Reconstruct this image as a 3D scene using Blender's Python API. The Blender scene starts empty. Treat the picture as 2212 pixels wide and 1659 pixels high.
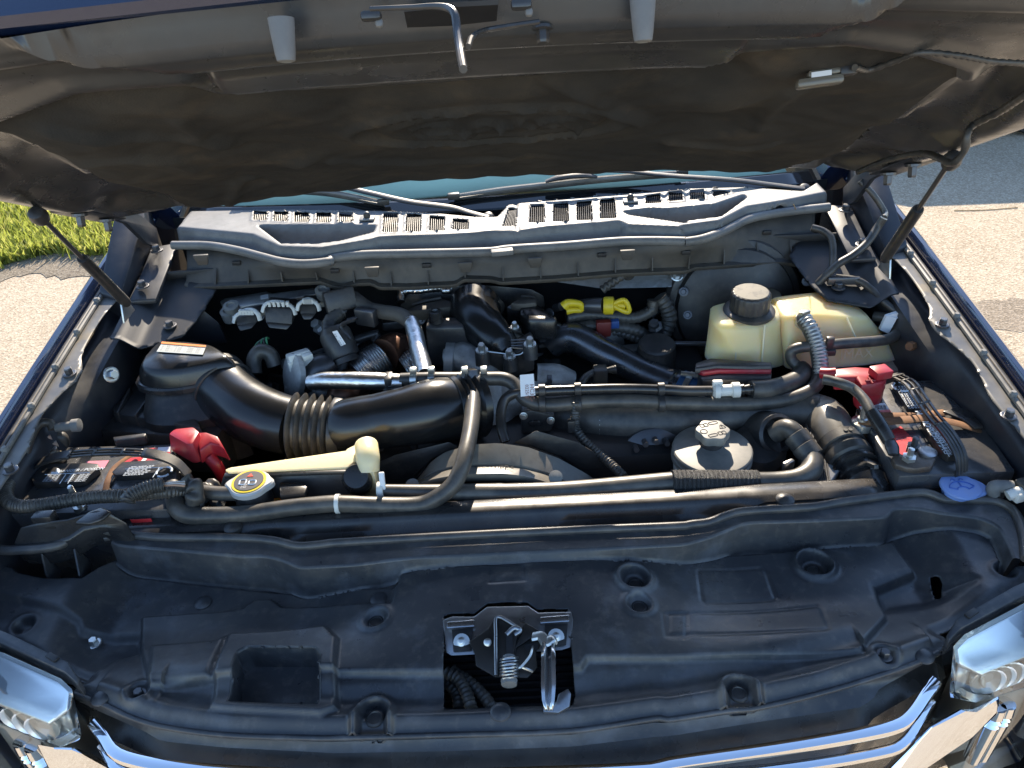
import bpy, bmesh, math, random
import numpy as np
from mathutils import Vector, Matrix
R = math.radians
sc = bpy.context.scene
random.seed(7); rng = np.random.default_rng(7)
# ---------------------------------------------------------------- camera, sky, sun, exposure
H = 2.10                                   # camera height over the ground
CAM = np.array([0.041, 0.0, H])
FPX, PCX, PCY = 1661.0, 1106.0, 829.5      # focal length and centre on a 2212 x 1659 frame
def basis(p, yaw, roll):
    fw = np.array([0, math.cos(p), -math.sin(p)]); up = np.array([0, math.sin(p), math.cos(p)]); r = np.array([1., 0, 0])
    r2 = math.cos(roll)*r + math.sin(roll)*up; u2 = -math.sin(roll)*r + math.cos(roll)*up
    Z = np.array([[math.cos(yaw), -math.sin(yaw), 0], [math.sin(yaw), math.cos(yaw), 0], [0, 0, 1]])
    return Z@r2, Z@u2, Z@fw
BR, BU, BF = basis(R(34), R(1.1), R(-3.8))
cam_d = bpy.data.cameras.new('camera'); cam = bpy.data.objects.new('camera', cam_d); sc.collection.objects.link(cam)
cam_d.sensor_fit = 'HORIZONTAL'; cam_d.sensor_width = 36; cam_d.lens = 36*FPX/2212
cam_d.clip_start = 0.02; cam_d.clip_end = 2000
cam.matrix_world = Matrix(((BR[0], BU[0], -BF[0], CAM[0]), (BR[1], BU[1], -BF[1], CAM[1]), (BR[2], BU[2], -BF[2], CAM[2]), (0, 0, 0, 1)))
sc.camera = cam
SUN_EL, SUN_AZ = R(32.2), R(4)               # azimuth from +y (behind the truck) towards +x
w = bpy.data.worlds.new('World'); sc.world = w; w.use_nodes = True
nt = w.node_tree; bg = nt.nodes['Background']
sky = nt.nodes.new('ShaderNodeTexSky'); sky.sky_type = 'NISHITA'; sky.sun_disc = False
sky.sun_elevation = SUN_EL; sky.sun_rotation = SUN_AZ; sky.air_density = 1.0; sky.dust_density = 0.3; sky.ozone_density = 2.6
nt.links.new(sky.outputs[0], bg.inputs[0]); bg.inputs[1].default_value = 0.15
sun_d = bpy.data.lights.new('sun', 'SUN'); sun = bpy.data.objects.new('sun', sun_d); sc.collection.objects.link(sun)
sun_d.energy = 4.3; sun_d.angle = R(0.53); sun_d.color = (1, 0.87, 0.70)
sdir = Vector((math.sin(SUN_AZ)*math.cos(SUN_EL), math.cos(SUN_AZ)*math.cos(SUN_EL), math.sin(SUN_EL)))
sun.rotation_euler = sdir.to_track_quat('Z', 'Y').to_euler(); sun.location = (0, 6, 8)
vs = sc.view_settings; vs.view_transform = 'Standard'; vs.look = 'None'; vs.gamma = 1; vs.exposure = 1.5; vs.use_curve_mapping = False
sc.cycles.max_bounces = 8; sc.cycles.transparent_max_bounces = 12; sc.cycles.caustics_reflective = False; sc.cycles.caustics_refractive = False

# ---------------------------------------------------------------- where things stand
OFF = {'A': (0, 0), 'B': (713.2, 0), 'C': (1443.9, 0), 'D': (0, 384), 'E': (713.2, 384), 'F': (1443.9, 384), 'G': (0, 822.9), 'H': (713.2, 822.9), 'I': (1443.9, 822.9), 'J': (0, 1165.2), 'K': (713.2, 1165.2), 'L': (1443.9, 1165.2)}
def ray(px, py): return BF + BR*(px-PCX)/FPX + BU*(PCY-py)/FPX
def U(px, py, v):                           # v > 0: a point v metres in front of the camera; v < 0: at that height below the camera
    d = ray(px, py); t = v/d[1] if v > 0 else v/d[2]
    p = CAM + d*t; return Vector(p)
def tp(t, x, y): o = OFF[t]; return (o[0]+.3472*x, o[1]+.3472*y)
def T(t, x, y, v): return U(*tp(t, x, y), v)
def TS(t, pts, v=None): return [T(t, p[0], p[1], p[2] if len(p) > 2 else v) for p in pts]
def W(x, y, z): return Vector((x, y, z+H))   # z measured from camera height
def hz(x, y): return -.522 + .530*(1.6-y) - .078*x*x      # hood underside
def UH(px, py, off=0):                       # point on the hood underside
    d = ray(px, py); a, b = .45/d[1], 1.95/d[1]
    for _ in range(40):
        m = (a+b)/2; p = d*m
        if p[2] - (hz(p[0]+CAM[0], p[1]) - off) < 0: a = m
        else: b = m
    # below the hood near the camera, above it far away
    p = CAM + d*a; return Vector(p)
WS = .40
def wy0(x): return 1.845 + .08*x*x              # foot of the windshield
def wz(x, y): return -.700 + WS*(y-wy0(x))   # windshield
def UW(px, py, off=0):
    d = ray(px, py); t = 1.8
    for _ in range(30):
        p = CAM + d*t; t -= (p[2]-H-wz(p[0], p[1])-off)/(d[2]-WS*d[1]+WS*.16*p[0]*d[0])
    return Vector(CAM + d*t)

# ---------------------------------------------------------------- materials
MATS = {}
def mat(name, col, rough=.5, metal=0, bump=None, spots=None, coat=0, trans=0, sss=0, spec=.5, rvar=0, aniso=0):
    if name in MATS: return MATS[name]
    m = bpy.data.materials.new(name); m.use_nodes = True; n = m.node_tree; L = n.links
    b = n.nodes['Principled BSDF']; MATS[name] = m
    b.inputs['Base Color'].default_value = (*col, 1); b.inputs['Roughness'].default_value = rough; b.inputs['Metallic'].default_value = metal
    b.inputs['Coat Weight'].default_value = coat; b.inputs['Coat Roughness'].default_value = .04
    b.inputs['Transmission Weight'].default_value = trans; b.inputs['Specular IOR Level'].default_value = spec
    if sss:
        b.inputs['Subsurface Weight'].default_value = sss; b.inputs['Subsurface Radius'].default_value = (.08, .062, .026); b.inputs['Subsurface Scale'].default_value = 1.0
    tc = n.nodes.new('ShaderNodeTexCoord')
    def noise(scale, detail=6, rough_=.6):
        t = n.nodes.new('ShaderNodeTexNoise'); t.inputs['Scale'].default_value = scale; t.inputs['Detail'].default_value = detail; t.inputs['Roughness'].default_value = rough_
        L.new(tc.outputs['Object'], t.inputs['Vector']); return t.outputs['Fac']
    def ramp(sock, a, b_, c0, c1):
        r = n.nodes.new('ShaderNodeValToRGB'); r.color_ramp.elements[0].position = a; r.color_ramp.elements[1].position = b_
        r.color_ramp.elements[0].color = c0; r.color_ramp.elements[1].color = c1; L.new(sock, r.inputs[0]); return r.outputs[0]
    if spots:                                # list of (colour, amount, scale, from, to): dust, wear, stains; on the cover also painted reflections
        cur = None
        for (c, amt, s, a, b2) in spots:
            f = ramp(noise(s, 8, .65), a, b2, (0, 0, 0, 1), (amt, amt, amt, 1))
            mx = n.nodes.new('ShaderNodeMix'); mx.data_type = 'RGBA'; L.new(f, mx.inputs[0])
            if cur is None: mx.inputs[6].default_value = (*col, 1)
            else: L.new(cur, mx.inputs[6])
            mx.inputs[7].default_value = (*c, 1); cur = mx.outputs[2]
        L.new(cur, b.inputs['Base Color'])
    if rvar:
        r_ = n.nodes.new('ShaderNodeMapRange'); L.new(noise(14, 6), r_.inputs[0]); r_.inputs[1].default_value = .3; r_.inputs[2].default_value = .7
        r_.inputs[3].default_value = max(.02, rough-rvar); r_.inputs[4].default_value = min(1, rough+rvar); L.new(r_.outputs[0], b.inputs['Roughness'])
    if bump:
        if isinstance(bump, tuple): bump = [bump]
        prev = None
        for (s, st, d) in bump:
            bn = n.nodes.new('ShaderNodeBump'); bn.inputs['Strength'].default_value = st; bn.inputs['Distance'].default_value = d
            L.new(noise(s, 4), bn.inputs['Height'])
            if prev: L.new(prev, bn.inputs['Normal'])
            prev = bn.outputs[0]
        L.new(prev, b.inputs['Normal'])
    return m
DUST = (.30, .25, .19)
M = {}
M['black'] = mat('black_plastic', (.024, .024, .025), .42, spots=[(DUST, .16, 9, .42, .75), (DUST, .14, 60, .5, .8)], bump=(420, .15, .001), rvar=.10)
M['gloss'] = mat('glossy_black_plastic', (.018, .018, .019), .28, spots=[(DUST, .16, 10, .42, .78)], rvar=.08)
M['cover'] = mat('textured_cover_plastic', (.036, .037, .040), .36, spots=[(DUST, .18, 5, .46, .74), ((.20, .21, .23), .38, 11, .52, .78), (DUST, .14, 60, .52, .7)], bump=[(700, .2, .001), (3, .2, .004)], rvar=.12)  # blotches and dust also stand in for mottled and brownish reflections
M['rubber'] = mat('black_rubber', (.032, .032, .031), .42, spots=[(DUST, .34, 18, .40, .75)], bump=(260, .15, .001))
M['seal'] = mat('seal_rubber', (.04, .04, .041), .36, spots=[(DUST, .3, 16, .42, .75)])
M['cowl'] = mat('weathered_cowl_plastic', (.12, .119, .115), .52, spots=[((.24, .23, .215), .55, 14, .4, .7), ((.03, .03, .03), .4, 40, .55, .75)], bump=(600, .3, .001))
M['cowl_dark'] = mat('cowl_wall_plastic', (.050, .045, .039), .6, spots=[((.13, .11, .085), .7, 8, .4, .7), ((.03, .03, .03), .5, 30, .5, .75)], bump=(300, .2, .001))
M['paint'] = mat('dark_blue_paint', (.006, .013, .040), .22, coat=1.0)
M['under'] = mat('hood_frame_paint', (.034, .033, .032), .30, spots=[((.11, .098, .08), .35, 4, .42, .72), ((.10, .088, .074), .25, 30, .5, .75)], rvar=.1)
M['bay'] = mat('bay_paint', (.022, .024, .030), .42, spots=[((.20, .17, .13), .35, 6, .5, .8)], rvar=.12)
M['shelf'] = mat('dark_shelf_paint', (.014, .015, .018), .5, spots=[((.09, .08, .065), .3, 8, .5, .8)])
M['flange'] = mat('dusty_flange_paint', (.10, .097, .092), .42, spots=[((.28, .25, .20), .5, 9, .42, .7), ((.5, .33, .08), .55, 5, .62, .76)], rvar=.1)
M['liner'] = mat('felt_hood_liner', (.032, .031, .029), .95, spots=[((.066, .058, .047), .7, 5, .42, .70), ((.12, .09, .06), .42, 11, .54, .76), ((.016, .016, .016), .6, 7, .54, .70)], bump=[(350, .6, .002), (22, .3, .006)], spec=.15)
M['steel'] = mat('bare_steel', (.36, .37, .38), .34, .95, spots=[((.10, .09, .085), .6, 18, .45, .75)], rvar=.1)
M['zinc'] = mat('zinc_bolt', (.55, .55, .52), .32, .9, rvar=.08)
M['darksteel'] = mat('dark_steel', (.10, .10, .105), .38, .7, spots=[((.16, .12, .09), .4, 20, .5, .75)], rvar=.1)
M['pipe'] = mat('charge_pipe_steel', (.15, .155, .165), .3, .85, spots=[((.07, .07, .075), .7, 6, .4, .7)], rvar=.12)
M['alu'] = mat('cast_aluminium', (.42, .42, .41), .50, .45, spots=[((.12, .11, .10), .6, 25, .45, .7)], bump=(180, .35, .002))
M['foil'] = mat('foil_heat_sleeve', (.62, .62, .61), .30, 1.0, bump=[(90, .35, .003), (30, .3, .004)])
M['chrome'] = mat('chrome', (.86, .87, .89), .05, 1.0)
M['rust'] = mat('rusty_strap', (.16, .075, .035), .8, spots=[((.32, .15, .05), .6, 25, .4, .7), ((.05, .035, .03), .6, 12, .5, .7)], bump=(120, .3, .002))
M['copper'] = mat('heat_stained_steel', (.16, .08, .05), .4, .8, spots=[((.05, .04, .04), .7, 14, .4, .7)])
M['tank'] = mat('yellowed_tank_plastic', (.74, .57, .28), .38, spots=[((.42, .27, .07), .35, 5, .58, .8), ((.80, .66, .40), .5, 9, .45, .7)], sss=.85, bump=(30, .1, .003))
M['tankpale'] = mat('pale_tank_plastic', (.70, .60, .36), .4, sss=.3, spots=[((.4, .36, .24), .3, 9, .5, .8)])
M['tankgrey'] = mat('grey_tank_plastic', (.30, .27, .21), .5, spots=[((.15, .13, .1), .4, 9, .45, .7)])
M['white'] = mat('off_white_plastic', (.62, .61, .56), .45, spots=[((.35, .32, .27), .4, 30, .5, .75)])
M['label'] = mat('paper_label', (.70, .71, .72), .5, spots=[((.4, .4, .4), .25, 40, .5, .8)])
M['shroud'] = mat('dusty_sunlit_shroud_plastic', (.13, .122, .105), .33, spots=[((.24, .215, .18), .6, 12, .38, .7), ((.06, .056, .05), .5, 40, .5, .75)])  # dusty black plastic, base paled to paint in the sun glare
M['bcase'] = mat('battery_case_plastic', (.055, .056, .060), .26, spots=[(DUST, .35, 6, .45, .75), ((.2, .19, .18), .3, 30, .55, .75)], rvar=.08)
M['duct'] = mat('moulded_duct_plastic', (.011, .0112, .0118), .24, spots=[((.12, .11, .09), .10, 6, .5, .8)], bump=(900, .1, .0006), rvar=.04)
M['greylabel'] = mat('grey_label', (.42, .44, .42), .5)
M['red'] = mat('red_plastic', (.34, .014, .024), .40, spots=[((.10, .02, .02), .5, 12, .5, .75), ((.30, .16, .14), .25, 40, .5, .8)])
M['redlabel'] = mat('red_label', (.50, .03, .035), .4, spots=[((.3, .1, .1), .4, 40, .5, .7)])
M['pink'] = mat('pink_label', (.60, .22, .28), .45)
M['yellow'] = mat('yellow_plastic', (.66, .48, .015), .42, spots=[((.35, .26, .05), .5, 60, .5, .75)])
M['orange'] = mat('orange_label', (.75, .22, .04), .5)
M['blue'] = mat('blue_cap_plastic', (.17, .27, .55), .42, spots=[((.3, .3, .36), .3, 30, .5, .75)])
M['bluehose'] = mat('blue_silicone', (.03, .10, .22), .5)
M['brown'] = mat('dry_leaf', (.20, .10, .05), .8)
M['graycap'] = mat('grey_metal_cap', (.45, .45, .44), .42, .3)
M['print'] = mat('pale_print', (.60, .66, .72), .5)
M['ink'] = mat('dark_print', (.04, .04, .05), .6)
M['dark'] = mat('engine_dark', (.013, .013, .014), .55, spots=[((.06, .05, .04), .4, 12, .5, .8)])
M['tyre'] = mat('tyre_rubber', (.022, .022, .023), .75, bump=(60, .3, .004))
M['dash'] = mat('dashboard_plastic', (.58, .60, .48), .7, bump=(300, .2, .001))
M['rubbergrey'] = mat('grey_rubber', (.14, .14, .135), .7, spots=[((.22, .21, .19), .5, 40, .4, .7)])
M['reflector'] = mat('lamp_reflector', (.88, .86, .82), .28, .35)
M['silver'] = mat('silvered_lamp_shelf', (.86, .87, .88), .30, .95)
M['film'] = mat('insulation_foil', (.30, .30, .29), .4, .7, bump=[(60, .5, .004), (400, .4, .001)], spots=[((.1, .1, .1), .5, 12, .5, .7)])
# clear lamp lens and tinted glass
def glassy(name, tint, gloss, rough=.03):
    m = bpy.data.materials.new(name); m.use_nodes = True; n = m.node_tree; n.nodes.clear()
    o = n.nodes.new('ShaderNodeOutputMaterial'); t = n.nodes.new('ShaderNodeBsdfTransparent'); g = n.nodes.new('ShaderNodeBsdfGlossy'); x = n.nodes.new('ShaderNodeMixShader')
    lw = n.nodes.new('ShaderNodeLayerWeight'); lw.inputs[0].default_value = gloss
    t.inputs[0].default_value = (*tint, 1); g.inputs['Roughness'].default_value = rough; g.inputs['Color'].default_value = (.95, .97, 1, 1)
    n.links.new(lw.outputs['Fresnel'], x.inputs[0]); n.links.new(t.outputs[0], x.inputs[1]); n.links.new(g.outputs[0], x.inputs[2]); n.links.new(x.outputs[0], o.inputs[0]); return m
M['lens'] = glassy('clear_lens', (.95, .95, .93), .5)
M['glass'] = glassy('tinted_windshield_glass', (.86, .97, .92), .06)
M['frit'] = mat('black_glass_border', (.008, .009, .010), .06, spec=.6)

# ---------------------------------------------------------------- mesh helpers
COL = sc.collection; LOC = {}
def finish(o, parent):
    COL.objects.link(o); LOC[o.name] = o.location.copy()
    if parent is not None:
        o.parent = parent; o.matrix_parent_inverse = Matrix.Translation(-LOC[parent.name])
    return o
def thing(name, label, cat, loc, group=None, parent=None):
    o = bpy.data.objects.new(name, None); o.empty_display_size = .05; o.location = loc
    if label: o['label'] = label
    if cat: o['category'] = cat
    if group: o['group'] = group
    return finish(o, parent)
def tag(o, label, cat=None, group=None, kind=None):
    o['label'] = label
    if cat: o['category'] = cat
    if group: o['group'] = group
    if kind: o['kind'] = kind
    return o
class MB:                                     # collects verts and faces
    def __init__(s): s.v = []; s.f = []
    def add(s, v, f):
        k = len(s.v); s.v += [Vector(p) for p in v]; s.f += [tuple(i+k for i in q) for q in f]; return s
def obj(name, mb, material, parent=None, smooth=True, bevel=0, solid=0, seg=2, sub=0, autosmooth=35):
    me = bpy.data.meshes.new(name)
    lo = [min(p[i] for p in mb.v) for i in range(3)]; hi = [max(p[i] for p in mb.v) for i in range(3)]
    c = Vector(((lo[0]+hi[0])/2, (lo[1]+hi[1])/2, lo[2]))
    me.from_pydata([tuple(p-c) for p in mb.v], [], mb.f); me.validate()
    bm = bmesh.new(); bm.from_mesh(me); bmesh.ops.recalc_face_normals(bm, faces=bm.faces)
    if bevel:
        es = [e for e in bm.edges if len(e.link_faces) == 2 and e.calc_face_angle(0) > R(28)]
        bmesh.ops.bevel(bm, geom=es, offset=bevel, segments=seg, affect='EDGES', profile=.5, clamp_overlap=True)
    if smooth:
        for f in bm.faces: f.smooth = True
        for e in bm.edges:
            if len(e.link_faces) == 2 and e.calc_face_angle(0) > R(autosmooth): e.smooth = False
    bm.to_mesh(me); bm.free()
    me.materials.append(material)
    o = bpy.data.objects.new(name, me); o.location = c; finish(o, parent)
    if solid:
        s = o.modifiers.new('solid', 'SOLIDIFY'); s.thickness = abs(solid); s.offset = -1 if solid > 0 else 1
    if sub:
        s = o.modifiers.new('sub', 'SUBSURF'); s.levels = s.render_levels = sub
    return o
def spline(pts, n):                           # Catmull-Rom, centripetal enough for hoses
    P = [np.array(p, float) for p in pts]
    if len(P) == 2: return [P[0] + (P[1]-P[0])*i/n for i in range(n+1)], [i/n for i in range(n+1)]
    P = [2*P[0]-P[1]] + P + [2*P[-1]-P[-2]]; out = []; par = []; m = len(P)-3
    seg = [np.linalg.norm(P[i+2]-P[i+1]) for i in range(m)]; tot = sum(seg)
    for i in range(m):
        k = max(2, int(round(n*seg[i]/tot)))
        a, b, c, d = P[i:i+4]; L = seg[i]
        m1 = (c-a)/max(1e-6, np.linalg.norm(b-a)+L)*L; m2 = (d-b)/max(1e-6, L+np.linalg.norm(d-c))*L
        for j in range(k):
            t = j/k; h = (2*t**3-3*t**2+1, t**3-2*t**2+t, -2*t**3+3*t**2, t**3-t**2)
            out.append(h[0]*b+h[1]*m1+h[2]*c+h[3]*m2); par.append((i+t)/m)
    out.append(P[-2]); par.append(1); return out, par
def tube_mb(pts, r, n=40, k=12, corr=None, cap=True, flat=1, mb=None):
    mb = mb or MB(); C, par = spline(pts, n); N = len(C); r = [r]*len(pts) if np.isscalar(r) else r
    tn = [C[min(i+1, N-1)]-C[max(i-1, 0)] for i in range(N)]; tn = [t/(np.linalg.norm(t)+1e-9) for t in tn]
    u = np.cross(tn[0], [0, 0, 1.]);
    if np.linalg.norm(u) < 1e-3: u = np.array([1., 0, 0])
    u /= np.linalg.norm(u); V = []; F = []; s = 0
    for i in range(N):
        u = u - tn[i]*np.dot(u, tn[i]); u /= np.linalg.norm(u)+1e-9; w_ = np.cross(tn[i], u)
        if i: s += np.linalg.norm(C[i]-C[i-1])
        x = par[i]*(len(r)-1); a = int(min(x, len(r)-2)) if len(r) > 1 else 0
        rr = r[a]+(r[min(a+1, len(r)-1)]-r[a])*(x-a)
        if corr: rr += corr[1]*math.cos(2*math.pi*s/corr[0])
        for j in range(k):
            q = 2*math.pi*j/k; V.append(Vector(C[i] + rr*(math.cos(q)*u + flat*math.sin(q)*w_)))
    for i in range(N-1):
        for j in range(k): F.append((i*k+j, i*k+(j+1) % k, (i+1)*k+(j+1) % k, (i+1)*k+j))
    if cap: F.append(tuple(range(k))[::-1]); F.append(tuple((N-1)*k+j for j in range(k)))
    return mb.add(V, F)
def tube(name, pts, r, material, parent=None, **kw):
    return obj(name, tube_mb(pts, r, **kw), material, parent, autosmooth=50)
def frame(ax):
    a = Vector(ax).normalized(); u = a.cross(Vector((0, 0, 1)))
    if u.length < 1e-3: u = Vector((1, 0, 0))
    u.normalize(); return a, u, a.cross(u)
def lathe_mb(base, ax, prof, k=28, mod=None, mb=None, flat=1):
    mb = mb or MB(); a, u, v = frame(ax); V = []; F = []
    for i, (r, h) in enumerate(prof):
        for j in range(k):
            q = 2*math.pi*j/k; rr = max(r, 1e-5)*(mod(q, i) if mod else 1)
            V.append(Vector(base) + a*h + (u*math.cos(q)+v*math.sin(q)*flat)*rr)
    n = len(prof)
    for i in range(n-1):
        for j in range(k): F.append((i*k+j, i*k+(j+1) % k, (i+1)*k+(j+1) % k, (i+1)*k+j))
    F.append(tuple(range(k))[::-1]); F.append(tuple((n-1)*k+j for j in range(k)))
    return mb.add(V, F)
def lathe(name, base, ax, prof, material, parent=None, k=28, mod=None, bevel=0, **kw):
    return obj(name, lathe_mb(base, ax, prof, k, mod, **kw), material, parent, bevel=bevel)
def obox_mb(c, ax, ay, az, mb=None):          # centre and three half axes
    mb = mb or MB(); c, ax, ay, az = map(Vector, (c, ax, ay, az))
    V = [c+ax*i+ay*j+az*k for k in (-1, 1) for j in (-1, 1) for i in (-1, 1)]
    return mb.add(V, [(0, 2, 3, 1), (4, 5, 7, 6), (0, 1, 5, 4), (2, 6, 7, 3), (0, 4, 6, 2), (1, 3, 7, 5)])
def box_mb(c, size, rz=0, rx=0, mb=None):
    m = Matrix.Rotation(rz, 3, 'Z') @ Matrix.Rotation(rx, 3, 'X')
    return obox_mb(c, m @ Vector((size[0]/2, 0, 0)), m @ Vector((0, size[1]/2, 0)), m @ Vector((0, 0, size[2]/2)), mb)
def box(name, c, size, material, parent=None, rz=0, rx=0, bevel=.002, **kw):
    return obj(name, box_mb(c, size, rz, rx), material, parent, bevel=bevel, **kw)
def prism_mb(poly, off, mb=None, poly2=None):
    mb = mb or MB(); n = len(poly); P2 = poly2 or [Vector(p)+Vector(off) for p in poly]
    F = [tuple(range(n))[::-1], tuple(range(n, 2*n))] + [(i, (i+1) % n, n+(i+1) % n, n+i) for i in range(n)]
    return mb.add(list(poly)+list(P2), F)
def prism(name, poly, off, material, parent=None, bevel=.002, poly2=None, **kw):
    return obj(name, prism_mb(poly, off, None, poly2), material, parent, bevel=bevel, **kw)
def loft_mb(rows, mb=None, closed=False):
    mb = mb or MB(); n = len(rows[0]); V = [p for r in rows for p in r]; F = []
    for i in range(len(rows)-1):
        for j in range(n if closed else n-1): F.append((i*n+j, i*n+(j+1) % n, (i+1)*n+(j+1) % n, (i+1)*n+j))
    return mb.add(V, F)
def sdf(X, Y, poly):                          # signed distance, negative inside
    P = np.array([(p[0], p[1]) for p in poly], float); d = np.full(X.shape, 1e9); ins = np.zeros(X.shape, bool)
    for i in range(len(P)):
        a, b = P[i], P[(i+1) % len(P)]; e = b-a; l = e@e+1e-12
        t = np.clip(((X-a[0])*e[0]+(Y-a[1])*e[1])/l, 0, 1); d = np.minimum(d, np.hypot(X-a[0]-t*e[0], Y-a[1]-t*e[1]))
        if abs(e[1]) > 1e-12:
            c = ((Y >= a[1]) != (Y >= b[1])) & (X < a[0] + (Y-a[1])/e[1]*e[0]); ins ^= c
    return np.where(ins, -d, d)
def sstep(t): t = np.clip(t, 0, 1); return t*t*(3-2*t)
def dpoly(X, Y, pts):                         # distance to an open polyline
    d = np.full(X.shape, 1e9)
    for a, b in zip(pts[:-1], pts[1:]):
        a = np.array(a[:2]); b = np.array(b[:2]); e = b-a; t = np.clip(((X-a[0])*e[0]+(Y-a[1])*e[1])/(e@e+1e-12), 0, 1)
        d = np.minimum(d, np.hypot(X-a[0]-t*e[0], Y-a[1]-t*e[1]))
    return d
def patch_mb(poly, res, place, holes=()):     # dense sheet over a plan outline, edges snapped to the outline
    P = np.array([(p[0], p[1]) for p in poly]); x0, y0 = P.min(0)-res*1.5; x1, y1 = P.max(0)+res*1.5
    nx, ny = int((x1-x0)/res)+1, int((y1-y0)/res)+1
    X, Y = np.meshgrid(x0+np.arange(nx)*res, y0+np.arange(ny)*res); s = sdf(X, Y, poly)
    for hp in holes: s = np.maximum(s, -sdf(X, Y, hp))
    e = res*.1
    def S(x, y):
        q = sdf(x, y, poly)
        for hp in holes: q = np.maximum(q, -sdf(x, y, hp))
        return q
    near = np.abs(s) < res*.72
    for _ in range(2):
        gx = (S(X[near]+e, Y[near])-S(X[near]-e, Y[near]))/(2*e); gy = (S(X[near], Y[near]+e)-S(X[near], Y[near]-e))/(2*e)
        g = gx*gx+gy*gy+1e-9; q = S(X[near], Y[near]); X[near] -= q*gx/g; Y[near] -= q*gy/g
    keepv = (s < res*.72)
    idx = np.arange(nx*ny).reshape(ny, nx); k = keepv[:-1, :-1] & keepv[1:, :-1] & keepv[:-1, 1:] & keepv[1:, 1:]
    F = np.stack([idx[:-1, :-1][k], idx[:-1, 1:][k], idx[1:, 1:][k], idx[1:, :-1][k]], 1)
    used = np.unique(F); rm = np.full(nx*ny, -1); rm[used] = np.arange(len(used)); F = rm[F]
    V = place(X.ravel()[used], Y.ravel()[used]); mb = MB(); mb.v = [Vector(p) for p in V]; mb.f = [tuple(q) for q in F.tolist()]
    return mb
def patch(name, poly, res, place, material, parent=None, holes=(), solid=0, autosmooth=70):
    return obj(name, patch_mb(poly, res, place, holes), material, parent, solid=solid, autosmooth=autosmooth)
def text_mb(s, origin, xdir, ydir, size, depth=.0006, mb=None, center=False, shear=0):
    c = bpy.data.curves.new('tmp', 'FONT'); c.body = s; c.size = 1; c.extrude = 0; c.resolution_u = 2; c.shear = shear
    if center: c.align_x = 'CENTER'
    o = bpy.data.objects.new('tmp', c); me = o.to_mesh()
    xd = Vector(xdir).normalized(); yd = Vector(ydir); yd = (yd - xd*yd.dot(xd)).normalized(); nn = xd.cross(yd)
    V = [Vector(origin)+xd*(v.co.x*size)+yd*(v.co.y*size)+nn*depth for v in me.vertices]; F = [tuple(p.vertices) for p in me.polygons]
    o.to_mesh_clear(); bpy.data.objects.remove(o); bpy.data.curves.remove(c)
    mb = mb or MB(); return mb.add(V, F)
def bolt(c, ax, r=.007, h=.007, parent=None, material=None, name='bolt'):
    mb = lathe_mb(c, ax, [(r*1.7, 0), (r*1.7, h*.25), (r*1.45, h*.3)], 14)
    a = Vector(ax).normalized(); lathe_mb(Vector(c)+a*h*.3, ax, [(r, 0), (r, h*.8), (r*.85, h)], 6, mb=mb)
    return obj(name, mb, material or M['zinc'], parent, smooth=False)
UPV = Vector((0, 0, 1))
# ---------------------------------------------------------------- the setting
def ground_mat(name, c1, c2, speck, dark):
    m = bpy.data.materials.new(name); m.use_nodes = True; n = m.node_tree; L = n.links; b = n.nodes['Principled BSDF']; b.inputs['Roughness'].default_value = .9
    b.inputs['Specular IOR Level'].default_value = .25
    tc = n.nodes.new('ShaderNodeTexCoord')
    def nz(s, d=6):
        t = n.nodes.new('ShaderNodeTexNoise'); t.inputs['Scale'].default_value = s; t.inputs['Detail'].default_value = d; t.inputs['Roughness'].default_value = .62; L.new(tc.outputs['Object'], t.inputs['Vector']); return t.outputs['Fac']
    def rp(sock, a, b_, v0, v1):
        r = n.nodes.new('ShaderNodeMapRange'); r.inputs[1].default_value = a; r.inputs[2].default_value = b_; r.inputs[3].default_value = v0; r.inputs[4].default_value = v1; L.new(sock, r.inputs[0]); return r.outputs[0]
    def mix(f, a, b_):
        x = n.nodes.new('ShaderNodeMix'); x.data_type = 'RGBA'; L.new(f, x.inputs[0])
        for i, q in ((6, a), (7, b_)):
            if isinstance(q, tuple): x.inputs[i].default_value = (*q, 1)
            else: L.new(q, x.inputs[i])
        return x.outputs[2]
    vo = n.nodes.new('ShaderNodeTexVoronoi'); vo.inputs['Scale'].default_value = 95; L.new(tc.outputs['Object'], vo.inputs['Vector'])
    c = mix(rp(nz(2.2), .35, .65, 0, 1), c1, c2)
    bw = n.nodes.new('ShaderNodeRGBToBW'); L.new(vo.outputs['Color'], bw.inputs[0])
    c = mix(rp(bw.outputs[0], .45, .9, 0, .75), c, speck)
    c = mix(rp(bw.outputs[0], .35, .1, 0, .6), c, dark)
    c = mix(rp(nz(26), .55, .8, 0, .35), c, dark)
    L.new(c, b.inputs['Base Color'])
    bp = n.nodes.new('ShaderNodeBump'); bp.inputs['Strength'].default_value = .6; bp.inputs['Distance'].default_value = .005; L.new(vo.outputs['Distance'], bp.inputs['Height']); L.new(bp.outputs[0], b.inputs['Normal'])
    return m
M['pave'] = ground_mat('worn_concrete_paving', (.33, .262, .182), (.385, .315, .225), (.54, .465, .355), (.20, .155, .105))
M['soil'] = ground_mat('sandy_soil', (.13, .105, .075), (.20, .165, .12), (.30, .26, .20), (.05, .04, .03))
def plane(name, x0, x1, y0, y1, z, m, n=1):
    mb = MB(); mb.add([(x0, y0, z), (x1, y0, z), (x1, y1, z), (x0, y1, z)], [(0, 1, 2, 3)]); o = obj(name, mb, m); o['kind'] = 'structure'; return o
PV = tag(plane('pavement', -400, 400, -300, 500, 0, M['pave']), 'sunlit sandy concrete paving around the truck')
M['damp'] = ground_mat('damp_concrete', (.20, .16, .115), (.25, .20, .145), (.36, .30, .23), (.12, .095, .065))
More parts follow.
